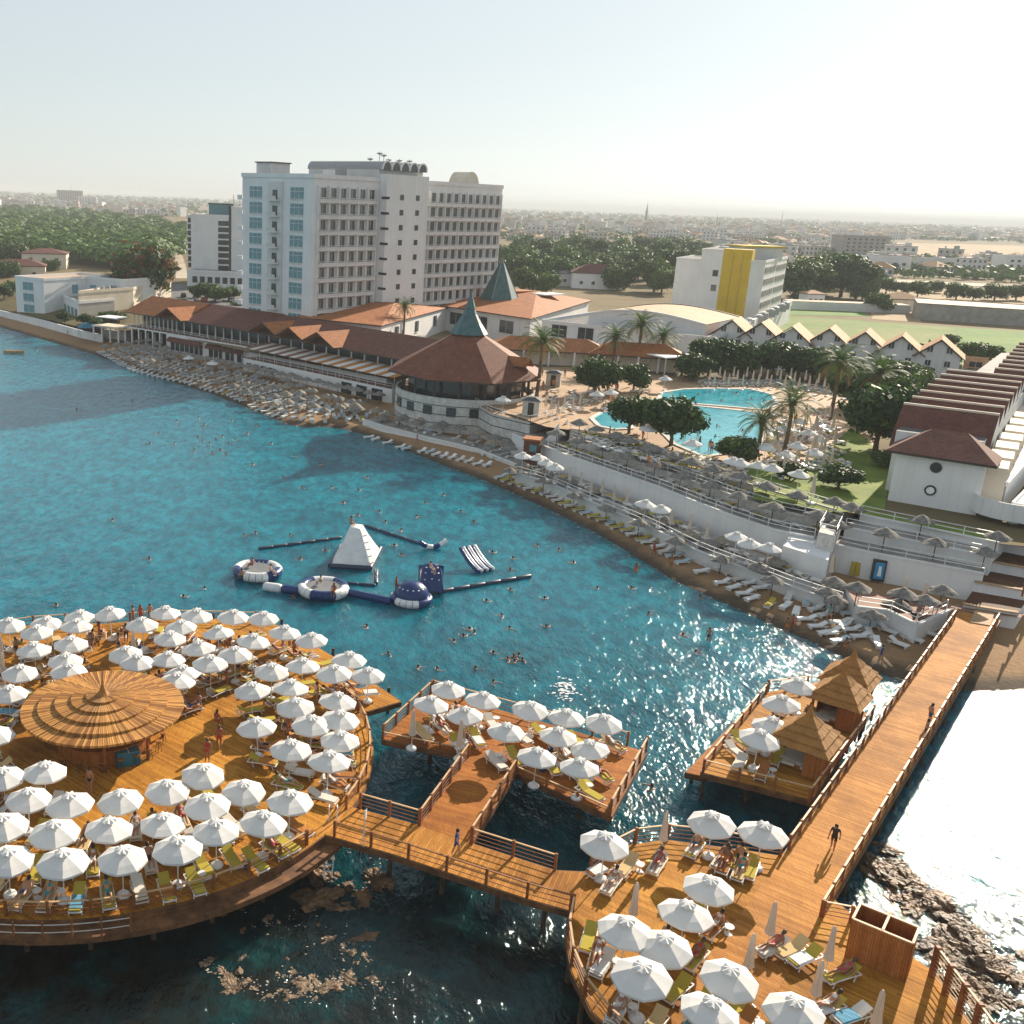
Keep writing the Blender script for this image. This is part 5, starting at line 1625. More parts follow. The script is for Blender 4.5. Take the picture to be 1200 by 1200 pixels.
for (c, key, lab) in DECK_SPOTS:
    if key == "round":
        d = (c - RC).normalized(); out = d
    elif key == "right": out = Vector((pd.x, pd.y)) * 1.0
    elif key == "mid": out = Vector((.35, -.94)) if c.x < 11.5 else Vector((.5, -.86))
    else: out = Vector((-.64, -.77))
    if key == "right": out = -out
    rz = math.atan2(-out.y, -out.x) - math.pi / 2          # head points inward
    side = Vector((-out.y, out.x))
    for s, nm in ((-1, "left"), (1, "right")):
        for dist in (.78,):
            q = c + side * (s * (dist + random.uniform(-.05, .12))) + out * random.uniform(.0, .55)
            if not ok_spot(q, key, .65): continue
            if any((q - x[0]).length < .72 for x in LOUNGERS): continue
            pr = random.choices([L_OL, L_SA, L_PA, L_BR], [.42, .22, .24, .12])[0]
            o = place(pr, USED, (q.x, q.y, DZ + .03), rz + random.uniform(-.16, .16))
            scr = "left" if (side * s).x < 0 else "right"
            o["label"] = "%s lounger %s of parasol %s" % (CUSH[pr.name], scr, lab)
            o["group"] = "sun loungers on the decks"
            LOUNGERS.append((q, rz, o, key))
# loungers standing clear of the parasols
extra = [((820, 1072), "olive cushioned lounger alone on the right deck beside an open parasol", L_OL, .3), ((986, 1142), "olive lounger right of the folded parasol beneath the changing cabin", L_OL, -.5), ((968, 1180), "olive lounger at the bottom edge of the right deck", L_OL, -.5),
         ((998, 1190), "pale lounger with blue towel at the bottom edge near the slat fence", L_PA, -.5), ((850, 1012), "brown lounger close to the sea railing of the right deck", L_BR, .1), ((868, 1020), "sand coloured lounger close to the sea railing of the right deck", L_SA, .1),
         ((880, 1018), "olive lounger nearest the pier by the right deck's sea railing", L_OL, .15), ((905, 1110), "pale lounger left of three in a row on the right deck", L_PA, -.4), ((928, 1112), "sand coloured lounger middle of three on the right deck", L_SA, -.4), ((944, 1122), "olive lounger right of three on the right deck", L_OL, -.4),
         ((705, 1018), "brown lounger by the left end of the right deck's sea railing", L_BR, -.3), ((735, 1015), "sand coloured lounger with towel by the sea railing", L_SA, 0), ((770, 1013), "pale lounger beneath the folded parasol at the sea railing", L_PA, .1),
         ((690, 1100), "olive lounger along the left railing of the right deck", L_OL, .3), ((700, 1120), "brown lounger along the left railing of the right deck", L_BR, .3), ((862, 1182), "olive lounger half hidden beneath the front parasols", L_OL, -.4), ((868, 868), "olive lounger alone at the front of the cabana platform", L_OL, 1.0), ((862, 880), "pale lounger alone at the front of the cabana platform", L_PA, 1.0)]
for (p, lab, pr, dr) in extra:
    w = at(p[0], p[1], DZ + .35)
    o = place(pr, USED, (w.x, w.y, DZ + .03), math.atan2(pd.y, pd.x) - math.pi / 2 + dr, lab, "sun loungers on the decks")
    LOUNGERS.append((Vector((w.x, w.y)), o.rotation_euler.z, o, "right"))

# ------------------------------------------------------------------ inflatables moored in the bay
def blob(root, nm, c, r, z0, z1, mat, n=20):
    m = MB(); m.lathe([(r * .9, z0), (r, (z0 + z1) / 2), (r * .8, z1)], mat, c, n); return m.build(nm, root, smooth=True)
def torus(c, R0, r, segs, mats, z=0.5, n=10):
    m = MB()
    for k in range(segs):
        t0, t1 = 2 * math.pi * k / segs, 2 * math.pi * (k + 1) / segs
        pts = [(c.x + R0 * math.cos(t0 + (t1 - t0) * j / 2), c.y + R0 * math.sin(t0 + (t1 - t0) * j / 2), z) for j in range(3)]
        m.tube(pts, r, mats[(k * len(mats)) // segs], n, cap=False)
    return m
def water_trampoline(u, v, label, rot):
    c = at(u, v, .6).to_2d()
    root = thing("water_trampoline", label, "trampoline", (c.x, c.y, 0), 0, "inflatable trampolines")
    pat = ["vinyl_white", "vinyl_blue", "vinyl_white", "vinyl_blue", "vinyl_white", "vinyl_blue"]
    pat = pat[rot:] + pat[:rot]
    m = torus(c, 2.15, .52, 24, pat, .55, 12); m.build("ring_tube", root, smooth=True)
    m = MB(); m.lathe([(1.68, .86), (0.02, .80)], "mesh_grey", (c.x, c.y, 0), 24, cap=False); m.build("jumping_mat", root)
    m = MB()
    for k in range(24):
        t = 2 * math.pi * k / 24; m.tube([(c.x + 1.66 * math.cos(t), c.y + 1.66 * math.sin(t), .87), (c.x + 1.85 * math.cos(t), c.y + 1.85 * math.sin(t), .95)], .03, "vinyl_white", 4)
    m.build("springs", root)
water_trampoline(302, 668, "blue and white water trampoline with people, left one of the two", 0)
water_trampoline(379, 689, "blue and white water trampoline in the middle of the moored inflatables", 1)
def float_tube(name, label, pts, r, mats, z=.3, cat="float"):
    P = [at(u, v, z) for u, v in pts]
    root = thing(name, label, cat, (P[0].x, P[0].y, 0))
    n = len(mats); d = P[-1] - P[0]
    for k in range(n):
        a, b = P[0] + d * (k / n), P[0] + d * ((k + 1) / n)
        e = (b - a).normalized() * r * .6
        m = MB(); m.tube([a, a + e, b - e, b], [r * .75, r, r, r * .75], mats[k], 10); m.build("tube_section", root, smooth=True)
float_tube("log_float", "white and blue log float bridging the two trampolines", [(309, 687), (352, 693)], .48, ["vinyl_white", "vinyl_blue"], .4)
float_tube("log_float", "blue log float between the trampoline and the domed climber", [(407, 694), (458, 705)], .42, ["vinyl_blue"], .35)
def iceberg():
    c = at(415, 662, .2)
    root = thing("climbing_iceberg", "tall white inflatable climbing iceberg with a flat tip", "inflatable", (c.x, c.y, 0))
    B = [at(387, 664, .1), at(434, 667, .1), at(446, 644, .1), at(399, 641, .1)]
    T = [at_y(410, 618, c.y + .3), at_y(422, 620, c.y + .2), at_y(425, 615, c.y + 1.6), at_y(412, 613, c.y + 1.7)]
    m = MB(); vs = []
    rows = 8
    for i in range(rows + 1):
        q = i / rows
        for k in range(4):
            a0, a1 = B[k], B[(k + 1) % 4]; t0, t1 = T[k], T[(k + 1) % 4]
            for j in range(6):
                s = j / 6
                p = a0.lerp(a1, s).lerp(t0.lerp(t1, s), q)
                ctr = Vector((c.x, c.y + .8, p.z))
                bul = 1 + .10 * math.sin(math.pi * s) * (1 - q) - .05 * math.sin(q * math.pi) + .022 * (((i + j + k) * 7919 % 13) / 13 - .5)
                vs.append(ctr + (p - ctr) * bul)
    N = 24
    m.add([tuple(v) for v in vs], [(i * N + k, i * N + (k + 1) % N, (i + 1) * N + (k + 1) % N, (i + 1) * N + k) for i in range(rows) for k in range(N)] + [tuple(rows * N + k for k in range(N))], "vinyl_white")
    m.build("inflated_body", root, smooth=True)
    g = MB(); g.tube([tuple(b + Vector((0, 0, .1))) for b in B + B[:1]], .3, "boom_dark", 8); g.build("base_tube", root)
    for k in range(5):
        p = vs[2 * N + 5 * 4 % N].lerp(vs[7 * N + 4], k / 5); 
        g = MB(); pp = B[1].lerp(T[1], .15 + .17 * k); g.tube([pp + Vector((.1, -.1, 0)), pp + Vector((.5, .25, 0))], .05, "vinyl_blue", 5); g.build("handle", root)
iceberg()
def dome_climber():
    c = at(482, 702, .3).to_2d()
    root = thing("domed_climber", "dark blue domed inflatable climber with a white lip", "inflatable", (c.x, c.y, 0))
    m = MB(); m.lathe([(1.7, .5), (1.75, .9), (1.5, 1.5), (1.0, 1.95), (.3, 2.15), (.02, 2.17)], "vinyl_blue", (c.x, c.y, 0), 20); m.build("dome", root, smooth=True)
    m = torus(c, 1.75, .42, 20, ["vinyl_blue", "vinyl_blue", "vinyl_blue", "vinyl_white", "vinyl_blue"], .4); m.build("ring_tube", root, smooth=True)
    for k in range(7):
        t = R(200 + 24 * k); g = MB(); g.lathe([(.10, 0), (.12, .06), (.02, .1)], "vinyl_white", (c.x + 1.3 * math.cos(t), c.y + 1.3 * math.sin(t), 1.62), 8); g.build("grip", root)
    c = at(505, 690, .3).to_2d()
    root = thing("climbing_ramp", "dark blue wedge shaped inflatable ramp with white grips", "inflatable", (c.x, c.y, 0))
    m = MB(); vs = []
    N = 10
    for i in range(N + 1):
        q = i / N; z = .2 + 2.4 * math.sin(q * math.pi / 2); y = 1.5 - 2.2 * q
        for j in range(7):
            s = j / 6 * 2 - 1; wv = 1.25 - .55 * q
            vs.append((c.x + s * wv, c.y - 1.0 + 2.4 * q * .8 - .0, z + .22 * math.cos(s * 1.5)))
    for i in range(N + 1):
        for j in range(7):
            s = j / 6 * 2 - 1; vs.append((c.x + s * 1.3, c.y + 1.1, .1 + (i / N) * 2.3 + .15 * math.cos(s * 1.5)))
    M7 = (N + 1) * 7
    fs = [(i * 7 + j, i * 7 + j + 1, (i + 1) * 7 + j + 1, (i + 1) * 7 + j) for i in range(N) for j in range(6)]
    fs += [(M7 + i * 7 + j + 1, M7 + i * 7 + j, M7 + (i + 1) * 7 + j, M7 + (i + 1) * 7 + j + 1) for i in range(N) for j in range(6)]
    for e in (0, 6): fs += [(i * 7 + e, (i + 1) * 7 + e, M7 + (i + 1) * 7 + e, M7 + i * 7 + e) for i in range(N)]
    fs += [(N * 7 + j, N * 7 + j + 1, M7 + N * 7 + j + 1, M7 + N * 7 + j) for j in range(6)]
    m.add(vs, fs, "vinyl_blue"); m.build("inflated_body", root, smooth=True)
    for i in (3, 5, 7):
        for s in (-.5, 0, .5):
            g = MB(); v = vs[i * 7 + int(3 + s * 4)]; g.lathe([(.10, 0), (.1, .06), (.02, .1)], "vinyl_white", (v[0], v[1] - .02, v[2]), 8); g.build("grip", root)
dome_climber()
def slide():
    c = at(558, 663, .2).to_2d()
    root = thing("wave_slide", "striped blue and white inflatable slide with a swimmer at its foot", "inflatable", (c.x, c.y, 0), 0)
    d = Vector((.55, -.83)); s = Vector((.83, .55))
    N = 8
    for j in range(6):
        m = MB(); pts = []
        for i in range(N + 1):
            q = i / N
            p = c - d * 1.7 + d * (3.4 * q) + s * (-1.0 + .4 * j)
            pts.append((p.x, p.y, .2 + 1.7 * (1 - q) ** 1.6))
        m.tube(pts, .23, "vinyl_blue" if j % 2 == 0 else "vinyl_white", 8); m.build("slide_tube", root, smooth=True)
    c = at(507, 641, .2).to_2d()
    root = thing("floating_rocker", "small curved blue and white float at the end of the boom line", "float", (c.x, c.y, 0))
    for k, mt in enumerate(("vinyl_blue", "vinyl_white", "vinyl_blue", "vinyl_white")):
        m = MB(); pts = []
        for i in range(5):
            t = -1 + 2 * (k + i / 4) / 4
            pts.append((c.x + 1.6 * t, c.y + .5 * t, .2 + .75 * t * t))
        m.tube(pts, .3, mt, 8); m.build("tube_section", root, smooth=True)
slide()
float_tube("boom_line", "dark floating boom left of the white iceberg", [(303, 643), (400, 630)], .2, ["boom_dark"] * 6, .1, "boom")
float_tube("boom_line", "dark floating boom from the iceberg to the small curved float", [(428, 616), (492, 637)], .2, ["boom_dark"] * 4, .1, "boom")
float_tube("boom_line", "long dark floating boom right of the blue climber", [(512, 694), (622, 675)], .24, ["boom_dark"] * 6, .12, "boom")
float_tube("boom_line", "dark floating tube in front of the white iceberg", [(441, 668), (441, 684)], .22, ["boom_dark"] * 2, .12, "boom")
float_tube("boom_line", "dark floating tube joining the trampoline mooring to the iceberg", [(400, 683), (440, 686)], .18, ["boom_dark"] * 2, .1, "boom")

# ------------------------------------------------------------------ beach walls, terraces and pool garden
T1, T2 = 4.6, 5.8
e1 = line_px([(600, 509), (640, 524), (668, 535), (735, 558), (775, 572), (822, 591), (862, 606), (910, 622), (954, 630)], T1)
e2 = line_px([(668, 512), (690, 519), (735, 537), (775, 551), (850, 578), (910, 598), (970, 611)], T2)
e3 = line_px([(668, 503), (700, 507), (740, 522), (802, 547), (862, 563), (979, 598)], GZ)
f1 = line_px([(975, 638), (1020, 648), (1085, 660), (1153, 673)], T1)
f2 = line_px([(990, 618), (1020, 624), (1100, 640), (1162, 653)], T2)
f3 = line_px([(1008, 603), (1020, 606), (1100, 622), (1171, 637)], GZ)
def terrace(name, label, front_, back_, z, floor, wall="stucco", z0=0.6):
    root = thing(name, label, "wall", (front_[0].x, front_[0].y, z0))
    m = MB()
    nF = 40
    A, B = resample(front_, nF), resample(back_, nF)
    vs = []
    for a, b in zip(A, B): vs += [(a.x, a.y, z0), (a.x, a.y, z), (b.x, b.y, z)]
    m.add(vs, [(3 * i, 3 * i + 3, 3 * i + 4, 3 * i + 1) for i in range(nF - 1)], wall)
    m.add(vs, [(3 * i + 1, 3 * i + 4, 3 * i + 5, 3 * i + 2) for i in range(nF - 1)], floor)
    m.add([vs[0], vs[1], vs[2], (vs[2][0], vs[2][1], z0)], [(3, 2, 1, 0)], wall); m.add([vs[-3], vs[-2], vs[-1], (vs[-1][0], vs[-1][1], z0)], [(0, 1, 2, 3)], wall)
    m.build("wall", root)
    m = MB()
    for a, b in zip(A, A[1:]): m.bar((a.x, a.y, z + .06), (b.x, b.y, z + .06), .3, .18, wall)
    m.build("coping", root)
    return root
def back_of(line, d):
    out = []
    for i, p in enumerate(line):
        t = (line[min(i + 1, len(line) - 1)] - line[max(i - 1, 0)]).normalized()
        out.append(p + Vector((-t.y, t.x)) * d)
    return out
terrace("retaining_wall", "long curving white retaining wall above the beach loungers", e1, back_of(e1, 14), T1, "concrete")
terrace("terrace_step", "middle step of the grey straw parasol terraces below the pool", e2, back_of(e2, 9), T2, "concrete", "stone_pale", 3.5)
terrace("terrace_step", "top step of the terraces at the edge of the pool garden", e3, back_of(e3, 3.5), GZ + .02, "paving_tan", "stone_pale", 4.0)
terrace("retaining_wall", "white retaining wall near the pier with a poster cabinet against it", f1, back_of(f1, 9), T1, "concrete")
terrace("terrace_step", "middle white terrace step below the white house with brown ridges", f2, back_of(f2, 7), T2, "concrete", "stucco", 3.5)
terrace("terrace_step", "top white terrace step with a dark lawn behind it, next to the house with portholes", f3, back_of(f3, 3), GZ + .02, "lawn_grass", "stucco", 4.0)
def fence_line(label, pts, z, off=.25, h=1.0, mat="frame_white", step=2.4, bars=2):
    pts = [p for p in back_of(pts, off)]
    pts = resample(pts, 24)
    root = thing("metal_railing", label, "railing", (pts[0].x, pts[0].y, z))
    L = sum((b - a).length for a, b in zip(pts, pts[1:]))
    n = max(2, int(L / step))
    ps = resample(pts, n)
    pm = MB(); pm.box((0, 0, h / 2), (.075, .075, h), mat); pm = pm.mesh("post")
    for p in ps: put("post", pm, root, (p.x - pts[0].x, p.y - pts[0].y, 0))
    for k in range(bars):
        m = MB(); zz = z + h * (1 - k * .45)
        for a, b in zip(ps, ps[1:]): m.bar((a.x, a.y, zz), (b.x, b.y, zz), .07, .07, mat)
        m.build("rail", root)
fence_line("white metal railing on top of the long curving white retaining wall", e1[1:], T1)
fence_line("white metal railing along the middle straw parasol terrace", e2, T2)
fence_line("white metal railing at the edge of the pool garden", e3, GZ)
fence_line("white metal railing on the retaining wall near the pier", f1, T1, bars=3)
fence_line("white metal railing on the middle terrace step near the pier", f2, T2)
fence_line("white metal railing along the dark lawn below the house with portholes", f3, GZ)
# lower promenade wall along the beach
g1 = line_px([(604, 553), (640, 563), (700, 590), (760, 615), (820, 645), (880, 667), (940, 690), (985, 704)], 2.3)
terrace("promenade_edge", "low white promenade edge between the lounger rows and the long beach wall", g1, back_of(g1, 6), 2.1, "concrete", "stucco_grey", .3)
fence_line("white railing along the low promenade edge above the beach", g1, 2.1)
g0 = line_px([(425, 492), (450, 500), (500, 513), (560, 527), (605, 545)], 1.5)
terrace("promenade_edge", "thin white kerb wall in front of the round stone restaurant", g0, back_of(g0, 4), 1.55, "concrete", "stucco", .5)
g2 = line_px([(1005, 712), (1040, 716), (1075, 733), (1112, 716)], 2.6)
terrace("promenade_edge", "short white wall with railing beside the beach end of the pier", g2, back_of(g2, 5), 2.65, "paving_red", "stucco", .6)
fence_line("white railing on the short wall beside the beach end of the pier", g2, 2.65)
def corner_blocks():
    root = thing("wall_buttress", "white block bulging from the beach wall beside the stairs and cabinet", "wall", (*at(935, 665, 1.6).to_2d(), 1.6))
    P = line_px([(913, 664), (966, 682), (975, 650), (930, 640)], 2.0)
    m = MB(); m.prism(P, 1.0, 4.4, "stucco"); m.build("wall", root)
    root = thing("stair_pier", "small stone stair tower where the two terraces meet", "tower", (*at(965, 640, T1).to_2d(), T1))
    P = line_px([(956, 640), (976, 645), (984, 628), (966, 622)], T1)
    m = MB(); m.prism(P, 1.0, 6.2, "stone_pale"); m.build("wall", root)
    sub_railing(root, P + P[:1], 6.2)
    for k, (u, v) in enumerate(((984, 668), (1006, 674))):
        p = at(u, v, 1.8); t = thing("covered_bundle", "yellow covered bundle against the white wall, %s of the two" % ("left" if k == 0 else "right"), "bundle", tuple(p), R(-18), "yellow bundles"); ORG[t.name] = Vector((0, 0, 0))
        m = MB(); m.box((0, 0, .75), (1.9, .9, 1.5), "olive_cushion", top=.92); m.build("cover", t)
        m = MB()
        for x in (-.5, .5): m.box((x, 0, .76), (.06, .93, 1.52), "wood_post", top=.92)
        m.build("strap", t)
    p = at(1027, 680, 1.8)
    t = thing("poster_cabinet", "dark cabinet with a lit blue poster standing against the white wall", "cabinet", tuple(p), R(-17)); ORG[t.name] = Vector((0, 0, 0))
    m = MB(); m.box((0, 0, 1.15), (1.25, .8, 2.3), "frame_dark"); m.build("case", t)
    m = MB(); m.box((0, -.42, 1.2), (.9, .05, 1.8), "sign_blue"); m.box((.05, -.445, 1.15), (.4, .02, 1.1), "foam_white", top=.6); m.build("poster", t)
    # stepped brown boardwalk from the pier up along the right side
    root = thing("brown_stairs", "wide dark brown wooden stairs climbing from the pier to the promenade", "stairs", (*at(1150, 720, DZ).to_2d(), 0))
    P0, P1 = at(1128, 712, DZ).to_2d(), at(1192, 722, DZ).to_2d()
    Q0, Q1 = at(1176, 615, GZ).to_2d(), at(1240, 628, GZ).to_2d()
    n = 4
    for k in range(n):
        a, b = k / n, (k + 1) / n
        m = MB(); z = DZ + .05 + (GZ - DZ) * (k + .3) / n
        m.prism([P0.lerp(Q0, a), P1.lerp(Q1, a), P1.lerp(Q1, b), P0.lerp(Q0, b)], .2, z, "stucco", "deck_old"); m.build("landing", root)
        m = MB(); c0, c1 = P0.lerp(Q0, a), P1.lerp(Q1, a); m.bar((c0.x, c0.y, z + .02), (c1.x, c1.y, z + .02), .5, .1, "paving_tan"); m.build("nosing", root)
    railing("stair_railing", "pale timber handrail on the right side of the brown stairs", [P1, P1.lerp(Q1, .5), Q1], h=1.0, step=2.4, rails=2, z=DZ + 2.2)
    sheet("pier_apron", [P0 + Vector((-4.5, -.2)), P1 + Vector((.5, -.5)), P1 + Vector((1, .6)), P0 + Vector((-4, 1.5))], DZ + .05, "paving_red")
    m = MB(); q = line_px([(1136, 729), (1160, 733), (1168, 712), (1146, 708)], DZ + .08); m.prism(q, DZ, DZ + .1, "paving_tan"); o = m.build("boardwalk_mat"); tag(o, "pale square mat where the pier meets the brown stairs", "mat")
corner_blocks()

# pool garden floor, pools, lawns
PZ = GZ + .03
sheet("pool_paving", line_px([(560, 472), (640, 500), (700, 508), (802, 548), (870, 566), (975, 598), (1010, 590), (1030, 500), (1040, 470), (940, 452), (790, 442), (700, 430), (600, 430)], PZ), PZ, "paving_tan")
sheet("lawn", line_px([(885, 585), (975, 600), (1036, 598), (1046, 545), (1000, 500), (960, 530), (930, 560), (880, 555)], PZ + .02), PZ + .02, "lawn_grass")
sheet("lawn_strip", line_px([(862, 560), (930, 582), (940, 560), (880, 545)], PZ + .03), PZ + .03, "lawn_grass")
def water_blue():
    m, t, p = _new("pool_water")
    v = _pos(t)
    p.inputs['Base Color'].default_value = (0.03, 0.40, 0.50, 1)
    t.links.new(_ramp(t, _noise(t, v, 0.35, 4.0), [(0.3, (0.015, 0.30, 0.40)), (0.7, (0.06, 0.48, 0.56))]), p.inputs['Base Color'])
    p.inputs['Roughness'].default_value = 0.08
    _bump(t, p, _noise(t, v, 1.6, 3.0), .5, .12)
water_blue()
def pool(name, label, px):
    P = line_px(px, PZ + .1)
    root = thing(name, label, "pool", (P[0].x, P[0].y, PZ))
    m = MB(); m.poly([(p.x, p.y, PZ + .06) for p in P], "pool_water"); m.build("pool_surface", root)
    m = MB()
    for a, b in zip(P, P[1:] + P[:1]): m.bar((a.x, a.y, PZ + .08), (b.x, b.y, PZ + .08), .7, .16, "stone_pale")
    m.build("coping", root)
pool("swimming_pool", "far curved turquoise swimming pool in front of the gabled houses", [(771, 470), (775, 460), (800, 456), (840, 455), (880, 456), (905, 462), (912, 474), (895, 480), (850, 476), (800, 472)])
pool("swimming_pool", "near curved turquoise swimming pool behind the dark round trees", [(800, 474), (850, 479), (892, 484), (902, 500), (890, 520), (860, 530), (825, 535), (790, 520), (770, 500), (776, 482)])
pool("paddling_pool", "small turquoise paddling pool left of the dark round trees", [(693, 490), (705, 483), (728, 482), (745, 490), (740, 502), (720, 503), (702, 499)])

# ------------------------------------------------------------------ straw parasols and beach loungers
def straw_mesh(name, mat, r=1.45):
    m = MB(); rr = random.Random(len(name)); N = 14; vs = []
    prof = [(r, 1.75), (r * .72, 2.02), (r * .4, 2.25), (.12, 2.46)]
    for i, (q, z) in enumerate(prof):
        for k in range(N):
            t = 2 * math.pi * k / N; j = 1 + (.26 * (rr.random() - .5) if i == 0 else .05 * (rr.random() - .5))
            vs.append((q * j * math.cos(t), q * j * math.sin(t), z + (.2 * (rr.random() - .5) if i == 0 else 0)))
    m.add(vs, [(i * N + k, i * N + (k + 1) % N, (i + 1) * N + (k + 1) % N, (i + 1) * N + k) for i in range(3) for k in range(N)] + [tuple(3 * N + k for k in range(N))], mat)
    m.tube([(0, 0, 0), (0, 0, 2.3)], .05, "pile_wood", 5)
    return m.mesh(name)
speckle("straw_worn", (0.20, 0.17, 0.13), (0.36, 0.31, 0.24), 3.0, 0.9, fine=11, bump=0.6)
SG, SG2, ST, ST2 = straw_mesh("straw_parasol", "straw_grey", 1.3), straw_mesh("straw_parasol_wide", "straw_grey", 1.5), straw_mesh("straw_parasol_tan", "straw_tan"), straw_mesh("straw_parasol_worn", "straw_worn", 1.25)
def blounger(cush, up=.5, frame="white_plastic"):
    m = MB()
    for s in (-1, 1): m.bar((s * .31, -.95, .28), (s * .31, .9, .30), .06, .09, frame)
    for y in (-.75, .7): m.box((0, y, .14), (.62, .07, .28), frame)
    m.prism([(-.29, -.95), (.29, -.95), (.29, .25), (-.29, .25)], .31, .39, cush)
    m.bar((0, .24, .36), (0, .24 + .72 * math.cos(up), .36 + .72 * math.sin(up)), .58, .08, cush)
    return m.mesh("beach_lounger")
plain("plastic_blue", (0.42, 0.55, 0.62), .4)
BL = [blounger("white_plastic"), blounger("white_plastic", .2), blounger("pale_cushion"), blounger("olive_cushion"), blounger("plastic_blue", .35)]
def scatter(me_list, spots, name, label, cat, group, z, rot=None, sc=(0.95, 1.08), zf=None):
    for i, p in enumerate(spots):
        o = put(name, random.choice(me_list), None, (p[0], p[1], (zf(p) if zf else z)), rot(p) if rot else random.uniform(0, 6.28))
        s = random.uniform(*sc); o.scale = (s, s, s)
        tag(o, label, cat, group)
def along(pts, d, step, jit=.25):
    """points every step along a polyline, d to its left"""
    pts = back_of([Vector(p) for p in pts], d)
    L = sum((b - a).length for a, b in zip(pts, pts[1:]))
    return [p + Vector((random.uniform(-jit, jit), random.uniform(-jit, jit))) for p in resample(pts, max(2, int(L / step)))]
from mathutils.bvhtree import BVHTree
_bo = bpy.data.objects["beach"]
_bv = BVHTree.FromPolygons([tuple(v.co) for v in _bo.data.vertices], [tuple(f.vertices) for f in _bo.data.polygons])
def beach_z(p):
    h = _bv.ray_cast(Vector((p[0], p[1], 50)), Vector((0, 0, -1)))
    return max(h[0].z, -0.05) if h[0] is not None else 1.2
ST_N = [0]
scatter([SG, SG2], along(e1[1:], 1.9, 4.2), "straw_parasol", "weathered grey straw parasol in the row on the long retaining wall", "parasol", "straw parasols on the wall terrace", T1)
scatter([SG, SG2], along(e2, 1.6, 3.6), "straw_parasol", "weathered grey straw parasol in the row on the middle terrace below the pool", "parasol", "straw parasols on the middle terrace", T2)
scatter([SG], along(f1, 1.6, 3.4), "straw_parasol", "grey straw parasol on the terrace above the poster cabinet", "parasol", "straw parasols above the cabinet", T1)
scatter([SG], along(f2, 1.5, 4.4), "straw_parasol", "dark straw parasol on the white terrace step below the portholes", "parasol", "straw parasols below the portholes", T2)
scatter([SG], along(g1, -1.3, 5.4), "straw_parasol", "grey straw parasol on the sand just below the low promenade edge", "parasol", "straw parasols below the promenade", 0.9, sc=(.85, .95))
scatter([SG], along(g2, .8, 2.6), "straw_parasol", "grey straw parasol by the short wall at the pier's beach end", "parasol", "straw parasols at the pier", 2.5)
# the right hand beach: rows of white loungers with straw parasols behind
def beach_rows(px_line, z, n_rows, gap, step, mats, label, group, every=3, parasol_from=1, rotoff=0.0):
    line = line_px(px_line, z)
    for r in range(n_rows):
        pts = along(line, r * gap, step, .18)
        for i, p in enumerate(pts):
            a = line[min(len(line) - 1, 1)] - line[0]
            k = min(range(len(line) - 1), key=lambda j: ((line[j] + line[j + 1]) / 2 - p).length)
            t = (line[k + 1] - line[k]).normalized(); n = Vector((-t.y, t.x))
            rz = math.atan2(n.y, n.x) - math.pi / 2 + random.uniform(-.25, .25) + rotoff
            if random.random() < .10: continue
            o = put("beach_lounger", random.choices(BL, mats)[0], None, (p.x, p.y, beach_z(p)), rz)
            tag(o, label, "lounger", group)
            if r >= parasol_from and i % every == 1:
                o = put("straw_parasol", random.choice([SG, SG, ST2]), None, (p.x + n.x * .9, p.y + n.y * .9, beach_z(p)), random.uniform(0, 6))
                tag(o, "weathered grey straw parasol among the " + group, "parasol", "straw parasols among the " + group)
W1 = (.45, .2, .15, .1, .1)
beach_rows([(586, 557), (640, 577), (690, 600), (740, 623), (790, 650)], 1.0, 2, 2.0, 1.5, (.25, .15, .2, .3, .1), "white or olive beach lounger in the narrow strip left of the wide beach", "loungers in the narrow beach strip", 3)
beach_rows([(790, 652), (830, 672), (865, 690), (890, 703), (925, 712), (985, 748)], .9, 3, 2.3, 1.45, W1, "white beach lounger on the wide beach between the pier and the promenade", "loungers on the wide beach", 5)
beach_rows([(975, 738), (1010, 752), (1048, 757), (1085, 745)], .9, 2, 2.2, 1.7, W1, "beach lounger in the small group beside the pier", "loungers beside the pier", 2)
beach_rows([(432, 505), (470, 517), (520, 530), (570, 543)], 1.2, 1, 2.0, 1.5, (.6, .2, .1, 0, .1), "white beach lounger below the round stone restaurant's kerb", "loungers below the round restaurant", 3, 9)
beach_rows([(432, 491), (480, 503), (540, 517), (590, 535)], 1.8, 2, 2.2, 1.9, (.5, .2, .2, 0, .1), "white lounger between the kerb and the round stone restaurant", "loungers at the foot of the round restaurant", 2, 0)
# left beach, packed
beach_rows([(118, 412), (160, 432), (220, 447), (270, 462), (320, 484), (365, 492), (420, 492)], .7, 5, 2.7, 2.0, (.35, .2, .2, .02, .23), "pale lounger on the packed beach in front of the long white restaurant", "loungers on the packed beach", 3, 0)
beach_rows([(300, 462), (350, 478), (400, 488), (440, 492)], 1.1, 3, 2.6, 2.2, (.3, .2, .3, .05, .15), "lounger on the sandy spit in front of the striped awning", "loungers on the spit", 3, 0)
scatter([SG, SG2], along(line_px([(190, 416), (290, 437), (370, 455), (450, 472)], 1.5), -1.6, 2.6), "straw_parasol", "grey straw parasol lined up at the foot of the long white restaurant", "parasol", "straw parasols at the restaurant wall", 1.4, zf=beach_z)

